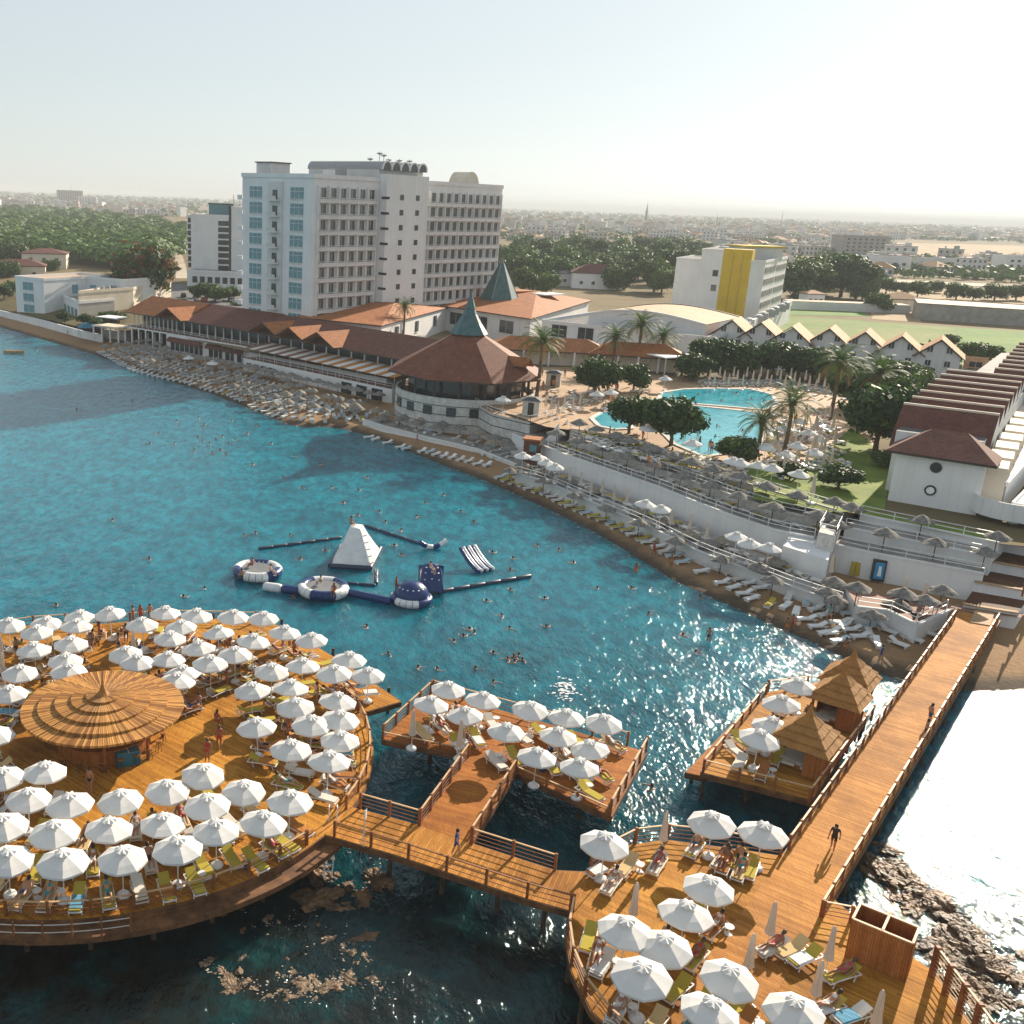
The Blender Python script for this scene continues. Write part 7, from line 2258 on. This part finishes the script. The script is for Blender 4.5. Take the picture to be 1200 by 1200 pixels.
def landmarks():
    def blockhouse(name, lab, u, v, w, d, h, mat, cat="building", rz=.2, roof="roof_dark"):
        p = at(u, v, GZ); t = thing(name, lab, cat, (p.x, p.y, GZ))
        r = rect((p.x, p.y), w, d, rz); block(t, r, GZ - 1, GZ + h, mat, roof, parapet=.8)
        nf = max(1, int(h / 3.2)); windows(t, r[0], r[1], GZ + 1.8, nf, max(2, int(w / 6)), 3.2, (2.4, 1.6), frame=False)
        return t
    blockhouse("dark_tower_block", "dark square block standing above the distant town at far left", 83, 241, 60, 40, 34, "concrete")
    blockhouse("office_block", "grey office block in the distant town near the left edge", 103, 243, 40, 25, 22, "stucco_grey")
    blockhouse("villa_block", "white terraced villas behind the dry field, left group", 890, 322, 30, 14, 10, "stucco_grey")
    blockhouse("villa_block", "white villa row left of the long dusty road", 1030, 318, 34, 13, 9, "stucco")
    blockhouse("villa_block", "grey unfinished blocks above the dark clump of trees", 1005, 300, 46, 16, 17, "concrete")
    blockhouse("villa_block", "white villa behind the long dusty road at right", 1100, 318, 30, 13, 8, "stucco_grey")
    blockhouse("villa_block", "white villa at the right edge behind the dusty road", 1190, 320, 30, 13, 11, "stucco")
    blockhouse("long_hall", "long low white hall on the horizon with a tall mast", 920, 268, 110, 40, 9, "stucco")
    p, q = at(1072, 374, GZ), at(1330, 392, GZ)
    t = thing("long_shed", "very long low grey shed with flat tan roof at the right edge of the fields", "shed", (p.x, p.y, GZ))
    u = (q - p).to_2d().normalized(); n = Vector((-u.y, u.x)); a, b = p.to_2d(), q.to_2d()
    block(t, [a, b, b + n * 26, a + n * 26], GZ - 1, GZ + 5.2, "concrete", "roof_sand", parapet=.3)
    p = at(990, 364, GZ); t = thing("greenhouse", "low white greenhouse shed beside the dark tree clump", "shed", (p.x, p.y, GZ)); r = rect((p.x, p.y), 42, 7, -.05); block(t, r, GZ - 1, GZ + 3, "stucco_grey", "roof_sand", parapet=0)
    p = at(1052, 362, GZ); t = hip_house("farm_house", "small pale farm house in the dusty yard", p.to_2d(), 12, 9, .1, GZ, GZ + 4, 2.2, "stucco_cream", "roof_tan")
    p = at(950, 356, GZ); t = hip_house("white_shed", "small white shed at the foot of the dark tree clump", p.to_2d(), 7, 6, .1, GZ, GZ + 4, 1.2, "stucco", "roof_tan")
    for (u, v, h, w, lab) in ((756, 265, 52, 3.0, "slender dark minaret rising from the distant town"), (915, 266, 55, 1.2, "thin lattice mast on the horizon above the long hall"), (839, 268, 34, 1.0, "thin mast on the horizon above the yellow block"), (84, 240, 50, .8, "thin mast on the dark block far left")):
        p = at(u, v, GZ); t = thing("mast", lab, "mast", (p.x, p.y, GZ))
        m = MB(); m.tube([(p.x, p.y, GZ), (p.x, p.y, GZ + h * .6), (p.x, p.y, GZ + h)], [w, w * .8, .1], "roof_dark", 8); m.build("shaft", t)
        m = MB(); m.lathe([(w * 1.5, 0), (w * 1.5, 1.2)], "roof_dark", (p.x, p.y, GZ + h * .6), 8); m.build("gallery", t)
    # parked cars beside the apartment tower
    cm = MB(); cm.box((0, 0, .55), (4.2, 1.75, .6), "sign_blue"); 
    for k in range(8):
        p = at(215 + 8 * k, 347 + (k % 2) * 5, 7.0)
        t = thing("parked_car", "parked car in the lot below the apartment tower, %s from left" % ORD[k], "car", (p.x, p.y, GZ), R(100 + 5 * (k % 3)), "cars in the parking lot"); ORG[t.name] = Vector((0, 0, 0))
        col = ["wear_black", "stucco", "metal_grey", "wear_red", "wear_black", "stucco", "wear_blue", "metal_grey"][k]
        m = MB(); m.box((0, 0, .62), (4.2, 1.75, .62), col, top=.97); m.box((-.2, 0, 1.15), (2.3, 1.6, .55), col, top=.8); m.build("body", t)
        m = MB(); m.box((-.2, 0, 1.14), (2.36, 1.64, .36), "glass_dark", top=.84); m.build("glass", t)
        wm = MB()
        for x in (-1.3, 1.3):
            for y in (-.8, .8):
                w_ = MB(); w_.tube([(x, y - .1, .33), (x, y + .1, .33)], .33, "wear_black", 10); w_.build("wheel", t)
landmarks()

# ------------------------------------------------------------------ people
def skin_person(name, joints, bones, wear, skin, hair, swim):
    """one continuous body grown on a skeleton; clothing by the nearest joint"""
    me = bpy.data.meshes.new(name + "_rig")
    idx = {k: i for i, k in enumerate(joints)}
    me.from_pydata([joints[k][0] for k in joints], [(idx[a], idx[b]) for a, b in bones], [])
    o = bpy.data.objects.new(name + "_rig", me); COL.objects.link(o)
    sk = o.modifiers.new("s", 'SKIN'); sk.use_smooth_shade = True
    sv_ = me.skin_vertices[0].data
    for k, i in idx.items():
        r_ = joints[k][1] if isinstance(joints[k][1], tuple) else (joints[k][1], joints[k][1])
        g_ = 1.0 if ("finger" in k or "thumb" in k or "nose" in k) else 1.15
        sv_[i].radius = (r_[0] * g_, r_[1] * g_)
        sv_[i].use_root = (k == "pelvis")
    sb = o.modifiers.new("d", 'SUBSURF'); sb.levels = 1; sb.render_levels = 1
    dg = bpy.context.evaluated_depsgraph_get()
    out = bpy.data.meshes.new_from_object(o.evaluated_get(dg))
    out.name = name
    bpy.data.objects.remove(o)
    bpy.data.meshes.remove(me)
    out.materials.clear()
    for mt in (skin, wear): out.materials.append(MATS[mt])
    P = np.array([joints[k][0] for k in joints]); names = list(joints)
    for f in out.polygons:
        c = np.array(f.center); k = names[int(((P - c) ** 2).sum(1).argmin())]
        f.material_index = 1 if k in swim else 0
        f.use_smooth = True
    # hair cap round the head
    h = Vector(joints["head"][0]); nk = Vector(joints["neck"][0]); t = Vector(joints["crown"][0])
    ax = (t - nk).normalized()
    m = MB()
    q = ax.to_track_quat('Z', 'Y')
    vs = []
    for r_, z in ((.098, -.05), (.108, .02), (.10, .08), (.06, .125), (.005, .14)):
        for k in range(10):
            a = 2 * math.pi * k / 10
            drop = -.10 if (z < 0 and math.sin(a) > .2) else 0
            vs.append(h + q @ Vector((r_ * math.cos(a), r_ * math.sin(a) + .01, z + drop)))
    m.add([tuple(v) for v in vs], [(i * 10 + k, i * 10 + (k + 1) % 10, (i + 1) * 10 + (k + 1) % 10, (i + 1) * 10 + k) for i in range(4) for k in range(10)], hair)
    return out, m.mesh("hair", smooth=True)
def hand_chain(J, B, side, wrist, d, n=(0, 0, 1)):
    w = Vector(wrist); d = Vector(d).normalized(); s = Vector((1, 0, 0)) if abs(d.x) < .8 else Vector((0, 1, 0))
    s = (s - d * s.dot(d)).normalized()
    J["palm" + side] = (tuple(w + d * .08), (.036, .022)); B.append(("wrist" + side, "palm" + side))
    for i, (off, ln) in enumerate(((-.03, .075), (-.01, .088), (.01, .082), (.03, .065))):
        J["finger%d%s" % (i, side)] = (tuple(w + d * (.09 + ln) + s * off * 1.3), .010); B.append(("palm" + side, "finger%d%s" % (i, side)))
    J["thumb" + side] = (tuple(w + d * .075 + s * (-.065)), .011); B.append(("palm" + side, "thumb" + side))
def pose(kind, fem=False):
    """joint positions; facing -y"""
    sh = .165 if fem else .19
    hp = .10
    J, B = {}, []
    if kind == "lie":                                   # on a raised backrest, feet at -y
        J = {"pelvis": ((0, .10, .52), .125), "belly": ((0, .28, .58), .115), "chest": ((0, .50, .74), (.15, .11)), "neck": ((0, .66, .90), .05), "head": ((0, .74, .97), .09), "crown": ((0, .80, 1.05), .07)}
        for s, x in (("l", -1), ("r", 1)):
            J["hip" + s] = ((x * hp, 0.0, .51), .095); J["knee" + s] = ((x * .12, -.42, .56 if s == "l" else .74), .06); J["ankle" + s] = ((x * .12, -.84, .47), .04); J["toe" + s] = ((x * .13, -.92, .58), .03)
            J["shoulder" + s] = ((x * sh, .54, .80), .06); J["elbow" + s] = ((x * .30, .36, .58), .04); J["wrist" + s] = ((x * .27, .10, .54), .028)
    elif kind == "sit":
        J = {"pelvis": ((0, .12, .50), .13), "belly": ((0, .14, .68), .115), "chest": ((0, .10, .92), (.15, .11)), "neck": ((0, .08, 1.12), .05), "head": ((0, .05, 1.22), .09), "crown": ((0, .05, 1.33), .07)}
        for s, x in (("l", -1), ("r", 1)):
            J["hip" + s] = ((x * hp, .04, .48), .095); J["knee" + s] = ((x * .14, -.36, .52), .06); J["ankle" + s] = ((x * .14, -.40, .09), .04); J["toe" + s] = ((x * .15, -.55, .04), .03)
            J["shoulder" + s] = ((x * sh, .10, 1.00), .06); J["elbow" + s] = ((x * .25, .02, .74), .04); J["wrist" + s] = ((x * .17, -.22, .60), .028)
    elif kind == "swim":                                # chest deep, only the top shows above the water
        J = {"pelvis": ((0, .15, -.55), .125), "belly": ((0, .10, -.38), .115), "chest": ((0, .03, -.12), (.15, .11)), "neck": ((0, 0, .10), .055), "head": ((0, -.02, .21), .10), "crown": ((0, -.02, .32), .075)}
        for s, x in (("l", -1), ("r", 1)):
            J["hip" + s] = ((x * hp, .2, -.6), .09); J["knee" + s] = ((x * .13, .3, -.95), .06); J["ankle" + s] = ((x * .13, .5, -1.2), .04); J["toe" + s] = ((x * .13, .6, -1.25), .03)
            J["shoulder" + s] = ((x * sh, .02, .0), .065); J["elbow" + s] = ((x * .38, -.16, -.04), .045); J["wrist" + s] = ((x * .42, -.40, .0), .03)
    else:
        wk = .16 if kind == "walk" else .02
        J = {"pelvis": ((0, 0, .93), .125), "belly": ((0, 0, 1.10), .115), "chest": ((0, .0, 1.32), (.155, .11)), "neck": ((0, -.01, 1.50), .05), "head": ((0, -.03, 1.60), .09), "crown": ((0, -.02, 1.70), .07)}
        for s, x in (("l", -1), ("r", 1)):
            w = wk * x
            J["hip" + s] = ((x * hp, 0, .88), .095); J["knee" + s] = ((x * .11, -w * .8 - .02, .48), .062); J["ankle" + s] = ((x * .11, -w * 1.2 + .03, .09), .042); J["toe" + s] = ((x * .13, -w * 1.2 - .13, .035), .032)
            J["shoulder" + s] = ((x * sh, 0, 1.41), .06); J["elbow" + s] = ((x * (sh + .07), w * .7 + .03, 1.13), .042); J["wrist" + s] = ((x * (sh + .08), w * 1.1 - .06, .88), .028)
    B += [("pelvis", "belly"), ("belly", "chest"), ("chest", "neck"), ("neck", "head"), ("head", "crown")]
    J["nose"] = (tuple(Vector(J["head"][0]) + (Vector((0, -.105, -.01)) if kind != "lie" else Vector((0, -.07, .075)))), .016); B.append(("head", "nose"))
    for s in "lr":
        B += [("pelvis", "hip" + s), ("hip" + s, "knee" + s), ("knee" + s, "ankle" + s), ("ankle" + s, "toe" + s), ("chest", "shoulder" + s), ("shoulder" + s, "elbow" + s), ("elbow" + s, "wrist" + s)]
        w, e = Vector(J["wrist" + s][0]), Vector(J["elbow" + s][0])
        hand_chain(J, B, s, w, w - e)
    return J, B
PEOPLE = {}
def person_meshes(kind, n):
    if (kind, n) not in PEOPLE:
        fem = n % 2 == 1
        J, B = pose(kind, fem)
        wear = ["wear_black", "wear_red", "wear_blue", "wear_white", "wear_orange", "wear_teal"][n % 6]
        sw = {"pelvis", "hipl", "hipr"} | ({"chest"} if fem else set())
        if kind == "walk": sw |= {"chest", "belly", "shoulderl", "shoulderr"}
        PEOPLE[(kind, n)] = skin_person("person_body", J, B, wear, SKINS[n % 3], ["hair_dark", "hair_brown", "hair_dark"][n % 3], sw)
    return PEOPLE[(kind, n)]
WN = ["black", "red", "blue", "white", "orange", "teal"]
def person(kind, loc, rz, label, group, n=None):
    n = random.randrange(6) if n is None else n
    b, h = person_meshes(kind, n)
    o = put("person", b, None, loc, rz)
    put("hair", h, o)
    tag(o, label, "person", group)
    return o
person("walk", tuple(at(975, 996, DZ) + Vector((0, 0, .03))), R(-38), "person in black walking away along the middle of the pier", None, 0)
person("walk", tuple(at(534, 1002, DZ) + Vector((0, 0, .03))), R(70), "person in dark blue shorts walking at the link's start by the walkway", None, 2)
person("stand", tuple(at(1083, 868, DZ) + Vector((0, 0, .03))), R(60), "person leaning at the pier's right railing midway along", None, 0)
person("stand", tuple(at(1088, 849, DZ) + Vector((0, 0, .03))), R(90), "person in blue beside the pier's right railing, the farther of two", None, 2)
for k, (u, v, lab) in enumerate([(109, 757, "first of the people standing behind the reed bar"), (117, 748, "second of the people standing behind the reed bar"), (139, 762, "tall person standing by the folded parasol behind the reed bar"), (148, 750, "person right behind the tall one near the folded parasol"),
        (156, 728, "left person of three at the round deck's far edge"), (165, 727, "middle person of three at the round deck's far edge"), (176, 726, "right person of three at the round deck's far edge"), (243, 890, "lone person standing among parasol shadows right of the reed bar"),
        (257, 760, "person standing under a parasol in the round deck's back right"), (331, 757, "left of two people standing by the back platform"), (339, 757, "right of two people standing by the back platform"), (345, 768, "person standing near the platform's diagonal railing"), (106, 925, "person stooping by a white base in front of the reed bar")]):
    person("stand", tuple(at(u, v + 3, DZ) + Vector((0, 0, .03))), random.uniform(0, 6.28), lab, "people standing on the round deck", [0, 1, 2, 0, 4, 1][k % 6])
# sunbathers on about half of the loungers
cnt = 0
for (q, rz, o, key) in LOUNGERS:
    if random.random() < (.42 if key == "round" else .5):
        n = random.randrange(6)
        lab = o["label"]
        lab = "sunbather in %s %s" % (WN[n], lab.split(" lounger ")[1]) if " of parasol " in lab else "sunbather in %s on %s" % (WN[n], lab)
        person("lie", (q.x, q.y, DZ + .04), o.rotation_euler.z, " ".join(lab.split()[:16]), "sunbathers on the deck loungers", n)
def deck_clutter():
    tm = MB(); tm.lathe([(.22, 0), (.05, .05), (.04, .42), (.26, .44), (.26, .47)], "white_plastic", n=10); tm = tm.mesh("side_table")
    bm_ = MB(); bm_.box((0, 0, .14), (.42, .2, .28), "wear_blue", top=.8); bm_.tube([(-.12, 0, .27), (-.06, 0, .42), (.06, 0, .42), (.12, 0, .27)], .015, "wear_white", 4); bag1 = bm_.mesh("beach_bag")
    bm_ = MB(); bm_.box((0, 0, .15), (.38, .2, .3), "paint_yellow", top=.85); bm_.tube([(-.12, 0, .29), (-.06, 0, .42), (.06, 0, .42), (.12, 0, .29)], .015, "wear_black", 4); bag2 = bm_.mesh("beach_bag")
    tw = []
    for mt in ("towel_blue", "towel_white", "stripe_rust", "towel_white"):
        t = MB(); N = 8; vs = []
        for i in range(N + 1):
            y = -.85 + 1.05 * i / N
            for x, dz in ((-.36, -.16), (-.31, .005), (0, .012), (.31, .005), (.36, -.14)): vs.append((x, y, .435 + dz + .008 * math.sin(i * 2.1 + x * 9)))
        t.add(vs, [(i * 5 + j, i * 5 + j + 1, (i + 1) * 5 + j + 1, (i + 1) * 5 + j) for i in range(N) for j in range(4)], mt); tw.append((mt, t.mesh("beach_towel")))
    for i, (q, rz, o, key) in enumerate(LOUNGERS):
        base = o["label"]
        place_ = " ".join((base.split(" lounger ")[1] if " of parasol " in base else "on " + base).split()[:12])
        r = random.random()
        if r < .30:
            mt, me = random.choice(tw); t = put("beach_towel", me, None, (q.x, q.y, DZ + .035), o.rotation_euler.z)
            tag(t, "%s beach towel %s" % ({"towel_blue": "blue", "towel_white": "white", "stripe_rust": "rust"}[mt], place_), "towel", "towels on the loungers")
        if i % 3 == 0:
            c = math.cos(o.rotation_euler.z); s_ = math.sin(o.rotation_euler.z); x, y = .55, .5
            p = Vector((q.x + x * c - y * s_, q.y + x * s_ + y * c))
            if all((p - z[0]).length > .5 for z in LOUNGERS if z[0] is not q) and ok_spot(p, key, .3):
                t = put("side_table", tm, None, (p.x, p.y, DZ + .03)); tag(t, "round white table beside lounger %s" % place_ if len(place_.split()) < 12 else "round white table %s" % place_, "table", "side tables between the loungers")
        elif i % 4 == 1:
            c = math.cos(o.rotation_euler.z); s_ = math.sin(o.rotation_euler.z); x, y = -.5, .1
            p = Vector((q.x + x * c - y * s_, q.y + x * s_ + y * c))
            if all((p - z[0]).length > .45 for z in LOUNGERS if z[0] is not q) and ok_spot(p, key, .3):
                me, nm = random.choice(((bag1, "blue"), (bag2, "yellow"))); t = put("beach_bag", me, None, (p.x, p.y, DZ + .03), random.uniform(0, 3)); tag(t, "%s beach bag %s" % (nm, place_), "bag", "bags beside the loungers")
deck_clutter()
for k in range(44):
    a, r_ = R(random.uniform(-5, 150)), random.uniform(7, 17)
    p = RC + Vector((r_ * math.cos(a), r_ * math.sin(a)))
    if any((p - q[0]).length < .8 for q in LOUNGERS): continue
    person(random.choice(("stand", "sit", "stand")), (p.x, p.y, DZ + .03), random.uniform(0, 6), "figure among the loungers on the far half of the round deck", "people among the far loungers of the round deck")
for k, (u, v, lab) in enumerate([(283, 676, "person sitting at the left trampoline's near rim"), (295, 663, "person sitting on the left trampoline's mat"), (318, 671, "second person on the left trampoline"), (375, 684, "person sitting on the middle trampoline's mat"), (391, 694, "person perched on the middle trampoline's right rim")]):
    person("sit", tuple(at(u, v, 1.0) - Vector((0, 0, .35))), random.uniform(0, 6), lab, "people on the trampolines", k)
person("sit", tuple(at_y(412, 614, at(415, 662, .2).y + 1.2) - Vector((0, 0, .4))), 2.5, "person sitting on top of the white iceberg", None, 0)
person("sit", tuple(at(505, 672, 2.2)), 1.0, "person sitting on top of the blue wedge ramp", None, 2)
person("stand", tuple(at(464, 694, .6)), 1.0, "person standing at the blue domed climber's left side", None, 1)
for (u, v, lab, n) in [(745, 671, "person with light hair wading off the narrow beach", 4), (830, 752, "person wading waist deep left of the cabana platform", 0), (921, 742, "person standing at the waterline, left of two", 4), (927, 740, "person standing at the waterline, right of two", 1), (989, 768, "person in orange standing on wet sand by the pier", 4)]:
    p = at(u, v, 0.0); person("stand", (p.x, p.y, min(.2, beach_z((p.x, p.y))) - (.45 if v < 700 or u == 830 else 0)), random.uniform(0, 6), lab, None, n)
# people along the distant waterline and among the beach loungers
for k in range(46):
    i = random.randrange(250, 640); q = random.uniform(.1, .9); p = wl[i].lerp(il[i], q)
    person(random.choice(("stand", "stand", "walk", "sit")), (p.x, p.y, beach_z(p)), random.uniform(0, 6), "small figure among the beach loungers below the walls", "people on the beach")
for k in range(40):
    u, v = random.choice(((random.uniform(700, 760), random.uniform(455, 480)), (random.uniform(900, 990), random.uniform(480, 545)), (random.uniform(700, 860), random.uniform(510, 550)), (random.uniform(590, 680), random.uniform(440, 470))))
    p = at(u, v, PZ); person(random.choice(("stand", "walk")), (p.x, p.y, PZ), random.uniform(0, 6), "small figure on the paving round the pools", "people round the pools")
swimmers = [(238, 517), (246, 520), (253, 515), (261, 512), (268, 520), (276, 516), (232, 513), (258, 528), (265, 532), (249, 531), (228, 528), (240, 498), (233, 490), (272, 493), (205, 520), (186, 508), (176, 520), (207, 494), (290, 508), (300, 500), (318, 520), (296, 545), (345, 535), (331, 560), (354, 572),
    (375, 545), (389, 572), (402, 590), (420, 575), (431, 560), (445, 600), (419, 604), (412, 615), (470, 622), (452, 612), (488, 606), (498, 590), (520, 580), (555, 612), (540, 600), (577, 648), (598, 668), (601, 655), (470, 651), (462, 640), (352, 655), (381, 646), (340, 628), (300, 625), (286, 628), (351, 690),
    (570, 705), (598, 692), (588, 722), (597, 737), (550, 738), (543, 746), (556, 742), (532, 752), (578, 766), (595, 773), (602, 770), (608, 768), (612, 774), (603, 776), (512, 785), (490, 783), (455, 767), (557, 784), (578, 800), (638, 702), (630, 640), (655, 645), (672, 660), (700, 690), (740, 690), (760, 720), (800, 745), (815, 765), (345, 700), (175, 655), (132, 610), (215, 700), (66, 710), (240, 690), (430, 735), (640, 735), (764, 923), (90, 480), (43, 410), (155, 470), (820, 700)]
for (u, v) in swimmers:
    p = at(u, v, 0.0); person("swim", (p.x, p.y, 0.02), random.uniform(0, 6.28), "swimmer's head and shoulders above the teal water of the bay", "swimmers in the bay")
for (u, v) in [(845, 470), (863, 462), (818, 463), (880, 468), (840, 500), (838, 512), (815, 500), (870, 505), (720, 492), (895, 470), (807, 470), (852, 520)]:
    p = at(u, v, PZ); person("swim", (p.x, p.y, PZ + .08), random.uniform(0, 6.28), "bather in the turquoise pools", "bathers in the pools")
def small_boat():
    p = at(17, 413, .15); t = thing("rowing_boat", "small open wooden boat moored near the left edge of the bay", "boat", (p.x, p.y, 0), R(10)); ORG[t.name] = Vector((0, 0, 0))
    m = MB(); st = [(-2.6, .1, .5), (-1.6, .75, .42), (0, .95, .38), (1.5, .75, .42), (2.4, .5, .5)]; vs = []
    for x, w_, h in st: vs += [(x, -w_, h + .2), (x, -w_ * .6, -.15), (x, w_ * .6, -.15), (x, w_, h + .2), (x, w_ * .8, h + .15), (x, w_ * .5, 0), (x, -w_ * .5, 0), (x, -w_ * .8, h + .15)]
    m.add(vs, [(i * 8 + j, i * 8 + (j + 1) % 8, (i + 1) * 8 + (j + 1) % 8, (i + 1) * 8 + j) for i in range(4) for j in range(8)] + [tuple(range(32, 40))], "wood_rail"); m.build("hull", t)
    for x in (-.8, .9):
        m = MB(); m.box((x, 0, .38), (.3, 1.5, .06), "wood_post"); m.build("thwart", t)
small_boat()

# ------------------------------------------------------------------ reef rocks near the camera
from mathutils import noise as mnoise
def rock_mesh(seed, sx, sy, sz):
    m = MB(); n, k = 60, 34; off = Vector((seed * 7.3, seed * 3.1, 1.7)); vs = []
    for i in range(k + 1):
        v = math.pi * i / k
        for j in range(n):
            u = 2 * math.pi * j / n
            d = Vector((math.sin(v) * math.cos(u), math.sin(v) * math.sin(u), math.cos(v)))
            f = 1 + .55 * mnoise.fractal(d * 1.3 + off, .9, 2.1, 5) + .18 * mnoise.turbulence(d * 4 + off, 3, False)
            vs.append((d.x * sx * f, d.y * sy * f, d.z * sz * f))
    m.add(vs, [(i * n + j, (i + 1) * n + j, (i + 1) * n + (j + 1) % n, i * n + (j + 1) % n) for i in range(k) for j in range(n)], "reef_rock")
    return m.mesh("reef_rock")
RM = [rock_mesh(k, 1.7, 1.1, .55) for k in range(6)]
def rocks(spots, label, group, s0, s1, zlo=-.35, zhi=-.05):
    for k, (u, v) in enumerate(spots):
        p = at(u, v, 0); o = put("reef_rock", random.choice(RM), None, (p.x, p.y, random.uniform(zlo, zhi)), random.uniform(0, 6)); s = random.uniform(s0, s1); o.scale = (s, s, s * .9); tag(o, label, "rock", group)
rocks([(330 + random.uniform(-60, 100), 1090 + random.uniform(-45, 50)) for _ in range(26)], "brown reef rock awash in front of the round deck", "reef rocks in front of the round deck", .5, 1.0, -.70, -.44)
rocks([(250, 1137), (268, 1148), (292, 1157), (318, 1164), (345, 1170), (372, 1172), (392, 1158), (410, 1150), (434, 1165), (452, 1172)], "pale wave washed rock in the curved reef edge", "rocks of the curved reef edge", .4, .65, -.52, -.36)
rocks([(395 + random.uniform(-40, 60), 1005 + random.uniform(-15, 60)) for _ in range(14)], "dark rock under the walkway beside the ladder", "rocks beside the ladder", .4, .9, -.35, -.1)
rocks([(1030 + 150 * q + random.uniform(-20, 20), 1022 + 130 * q + random.uniform(-28, 34)) for q in [k / 34 for k in range(34)]], "brown rock breaking the glittering water right of the pier", "rocks in the glittering water", .4, 1.0, -.4, -.12)
rocks([(1150 + random.uniform(-60, 60), 1150 + random.uniform(-40, 40)) for _ in range(16)], "brown rock in the lower right corner beyond the slat fence", "rocks beyond the slat fence", .4, .8, -.35, -.12)
PALE = [bpy.data.meshes.new_from_object(bpy.data.objects.new("tmp", q)) for q in RM[:3]]
speckle("pale_reef", (0.08, 0.045, 0.022), (0.36, 0.25, 0.155), 2.2, 0.6, fine=7, bump=0.8, dist=0.08)
for q in PALE: q.materials.clear(); q.materials.append(MATS["pale_reef"])
def pale_reef():
    for P, n in ((line_px([(236, 1126), (262, 1146), (300, 1158), (350, 1168), (385, 1160), (402, 1145)], 0), 46), (line_px([(330, 1142), (360, 1150), (400, 1148), (440, 1150), (462, 1172)], 0), 34), (line_px([(300, 1078), (350, 1085), (400, 1100), (430, 1128)], 0), 16)):
        L = resample(P, 60)
        for _ in range(n):
            p = random.choice(L) + Vector((random.gauss(0, .22), random.gauss(0, .22)))
            o = put("reef_stone", random.choice(PALE), None, (p.x, p.y, random.uniform(-.13, -.06)), random.uniform(0, 6)); k = random.uniform(.10, .30); o.scale = (k * 1.3, k, k * .8)
            tag(o, "small pale stone on the wave washed reef edge in front of the round deck", "rock", "pale stones on the reef edge")
pale_reef()
def foam_patches():
    r = np.random.default_rng(9)
    m = MB()
    def dots(u, v, su, sv, n, s):
        for _ in range(n):
            p = at(u + r.normal() * su, v + r.normal() * sv, 0.03); q = s * (.4 + r.random())
            k = 6; a0 = r.uniform(0, 6)
            m.add([(p.x + q * (.6 + .6 * r.random()) * math.cos(a0 + 6.283 * j / k), p.y + q * .6 * math.sin(a0 + 6.283 * j / k), .03 + .05 * r.random()) for j in range(k)], [tuple(range(k))], "foam_white")
    dots(662, 808, 7, 7, 90, .14)
    o = m.build("splash"); tag(o, "white splash thrown up by a swimmer behind the middle platform", "splash", kind="stuff")
foam_patches()
def reef_foam():
    """broken water along the curved reef edge and the beach"""
    r = np.random.default_rng(31); m = MB()
    def chips(P, width, n, s, z=.03):
        for _ in range(n):
            q = P[r.integers(0, len(P) - 1)].lerp(P[r.integers(0, len(P) - 1)], 0) ; i = r.integers(0, len(P) - 1)
            q = P[i].lerp(P[i + 1], r.random()) + Vector((r.normal() * width, r.normal() * width))
            a0 = r.uniform(0, 6); k = 6; w_ = s * (.3 + r.random() ** 2 * 1.4)
            m.add([(q.x + w_ * (.5 + .8 * r.random()) * math.cos(a0 + 6.283 * j / k), q.y + w_ * .55 * (.6 + .6 * r.random()) * math.sin(a0 + 6.283 * j / k), z + .012 * r.random()) for j in range(k)], [tuple(range(k))], "sea_foam")
    chips(line_px([(236, 1126), (262, 1146), (300, 1158), (350, 1168), (385, 1160), (402, 1145)], 0), .25, 160, .05)
    chips(line_px([(330, 1142), (360, 1150), (400, 1148), (440, 1150), (462, 1172)], 0), .3, 110, .05)
    chips(line_px([(300, 1078), (350, 1085), (400, 1100), (430, 1128)], 0), .7, 80, .05)
    chips(line_px([(395, 1000), (430, 1000), (450, 1010)], 0), .5, 50, .05)
    for a, b in ((200, 330), (420, 520), (560, 640)):
        chips([wl[i] for i in range(a, b)], .3, 900, .13, .02)
    o = m.build("foam"); tag(o, "broken white foam along the reef edge and the waterline", "foam", kind="stuff")
speckle("sea_foam", (0.42, 0.33, 0.24), (0.74, 0.68, 0.60), 1.2, 0.7)
reef_foam()

# ------------------------------------------------------------------ the air
def haze():
    m = bpy.data.materials.new("haze_air"); m.use_nodes = True
    t = m.node_tree
    for n in list(t.nodes):
        if n.type == 'BSDF_PRINCIPLED': t.nodes.remove(n)
    pv = t.nodes.new("ShaderNodeVolumePrincipled")
    pv.inputs['Color'].default_value = (0.84, 0.88, 0.90, 1)
    pv.inputs['Density'].default_value = HAZE
    pv.inputs['Anisotropy'].default_value = 0.0
    t.links.new(pv.outputs[0], t.nodes["Material Output"].inputs['Volume'])
    MATS["haze_air"] = m
    b = MB(); b.box((0, 14000, 39.0), (64000, 36000, 86.0), "haze_air")
    o = b.build("haze"); tag(o, kind="stuff"); o["label"] = "pale summer haze over the plain"; o["category"] = "haze"
HAZE = 0.00019
haze()
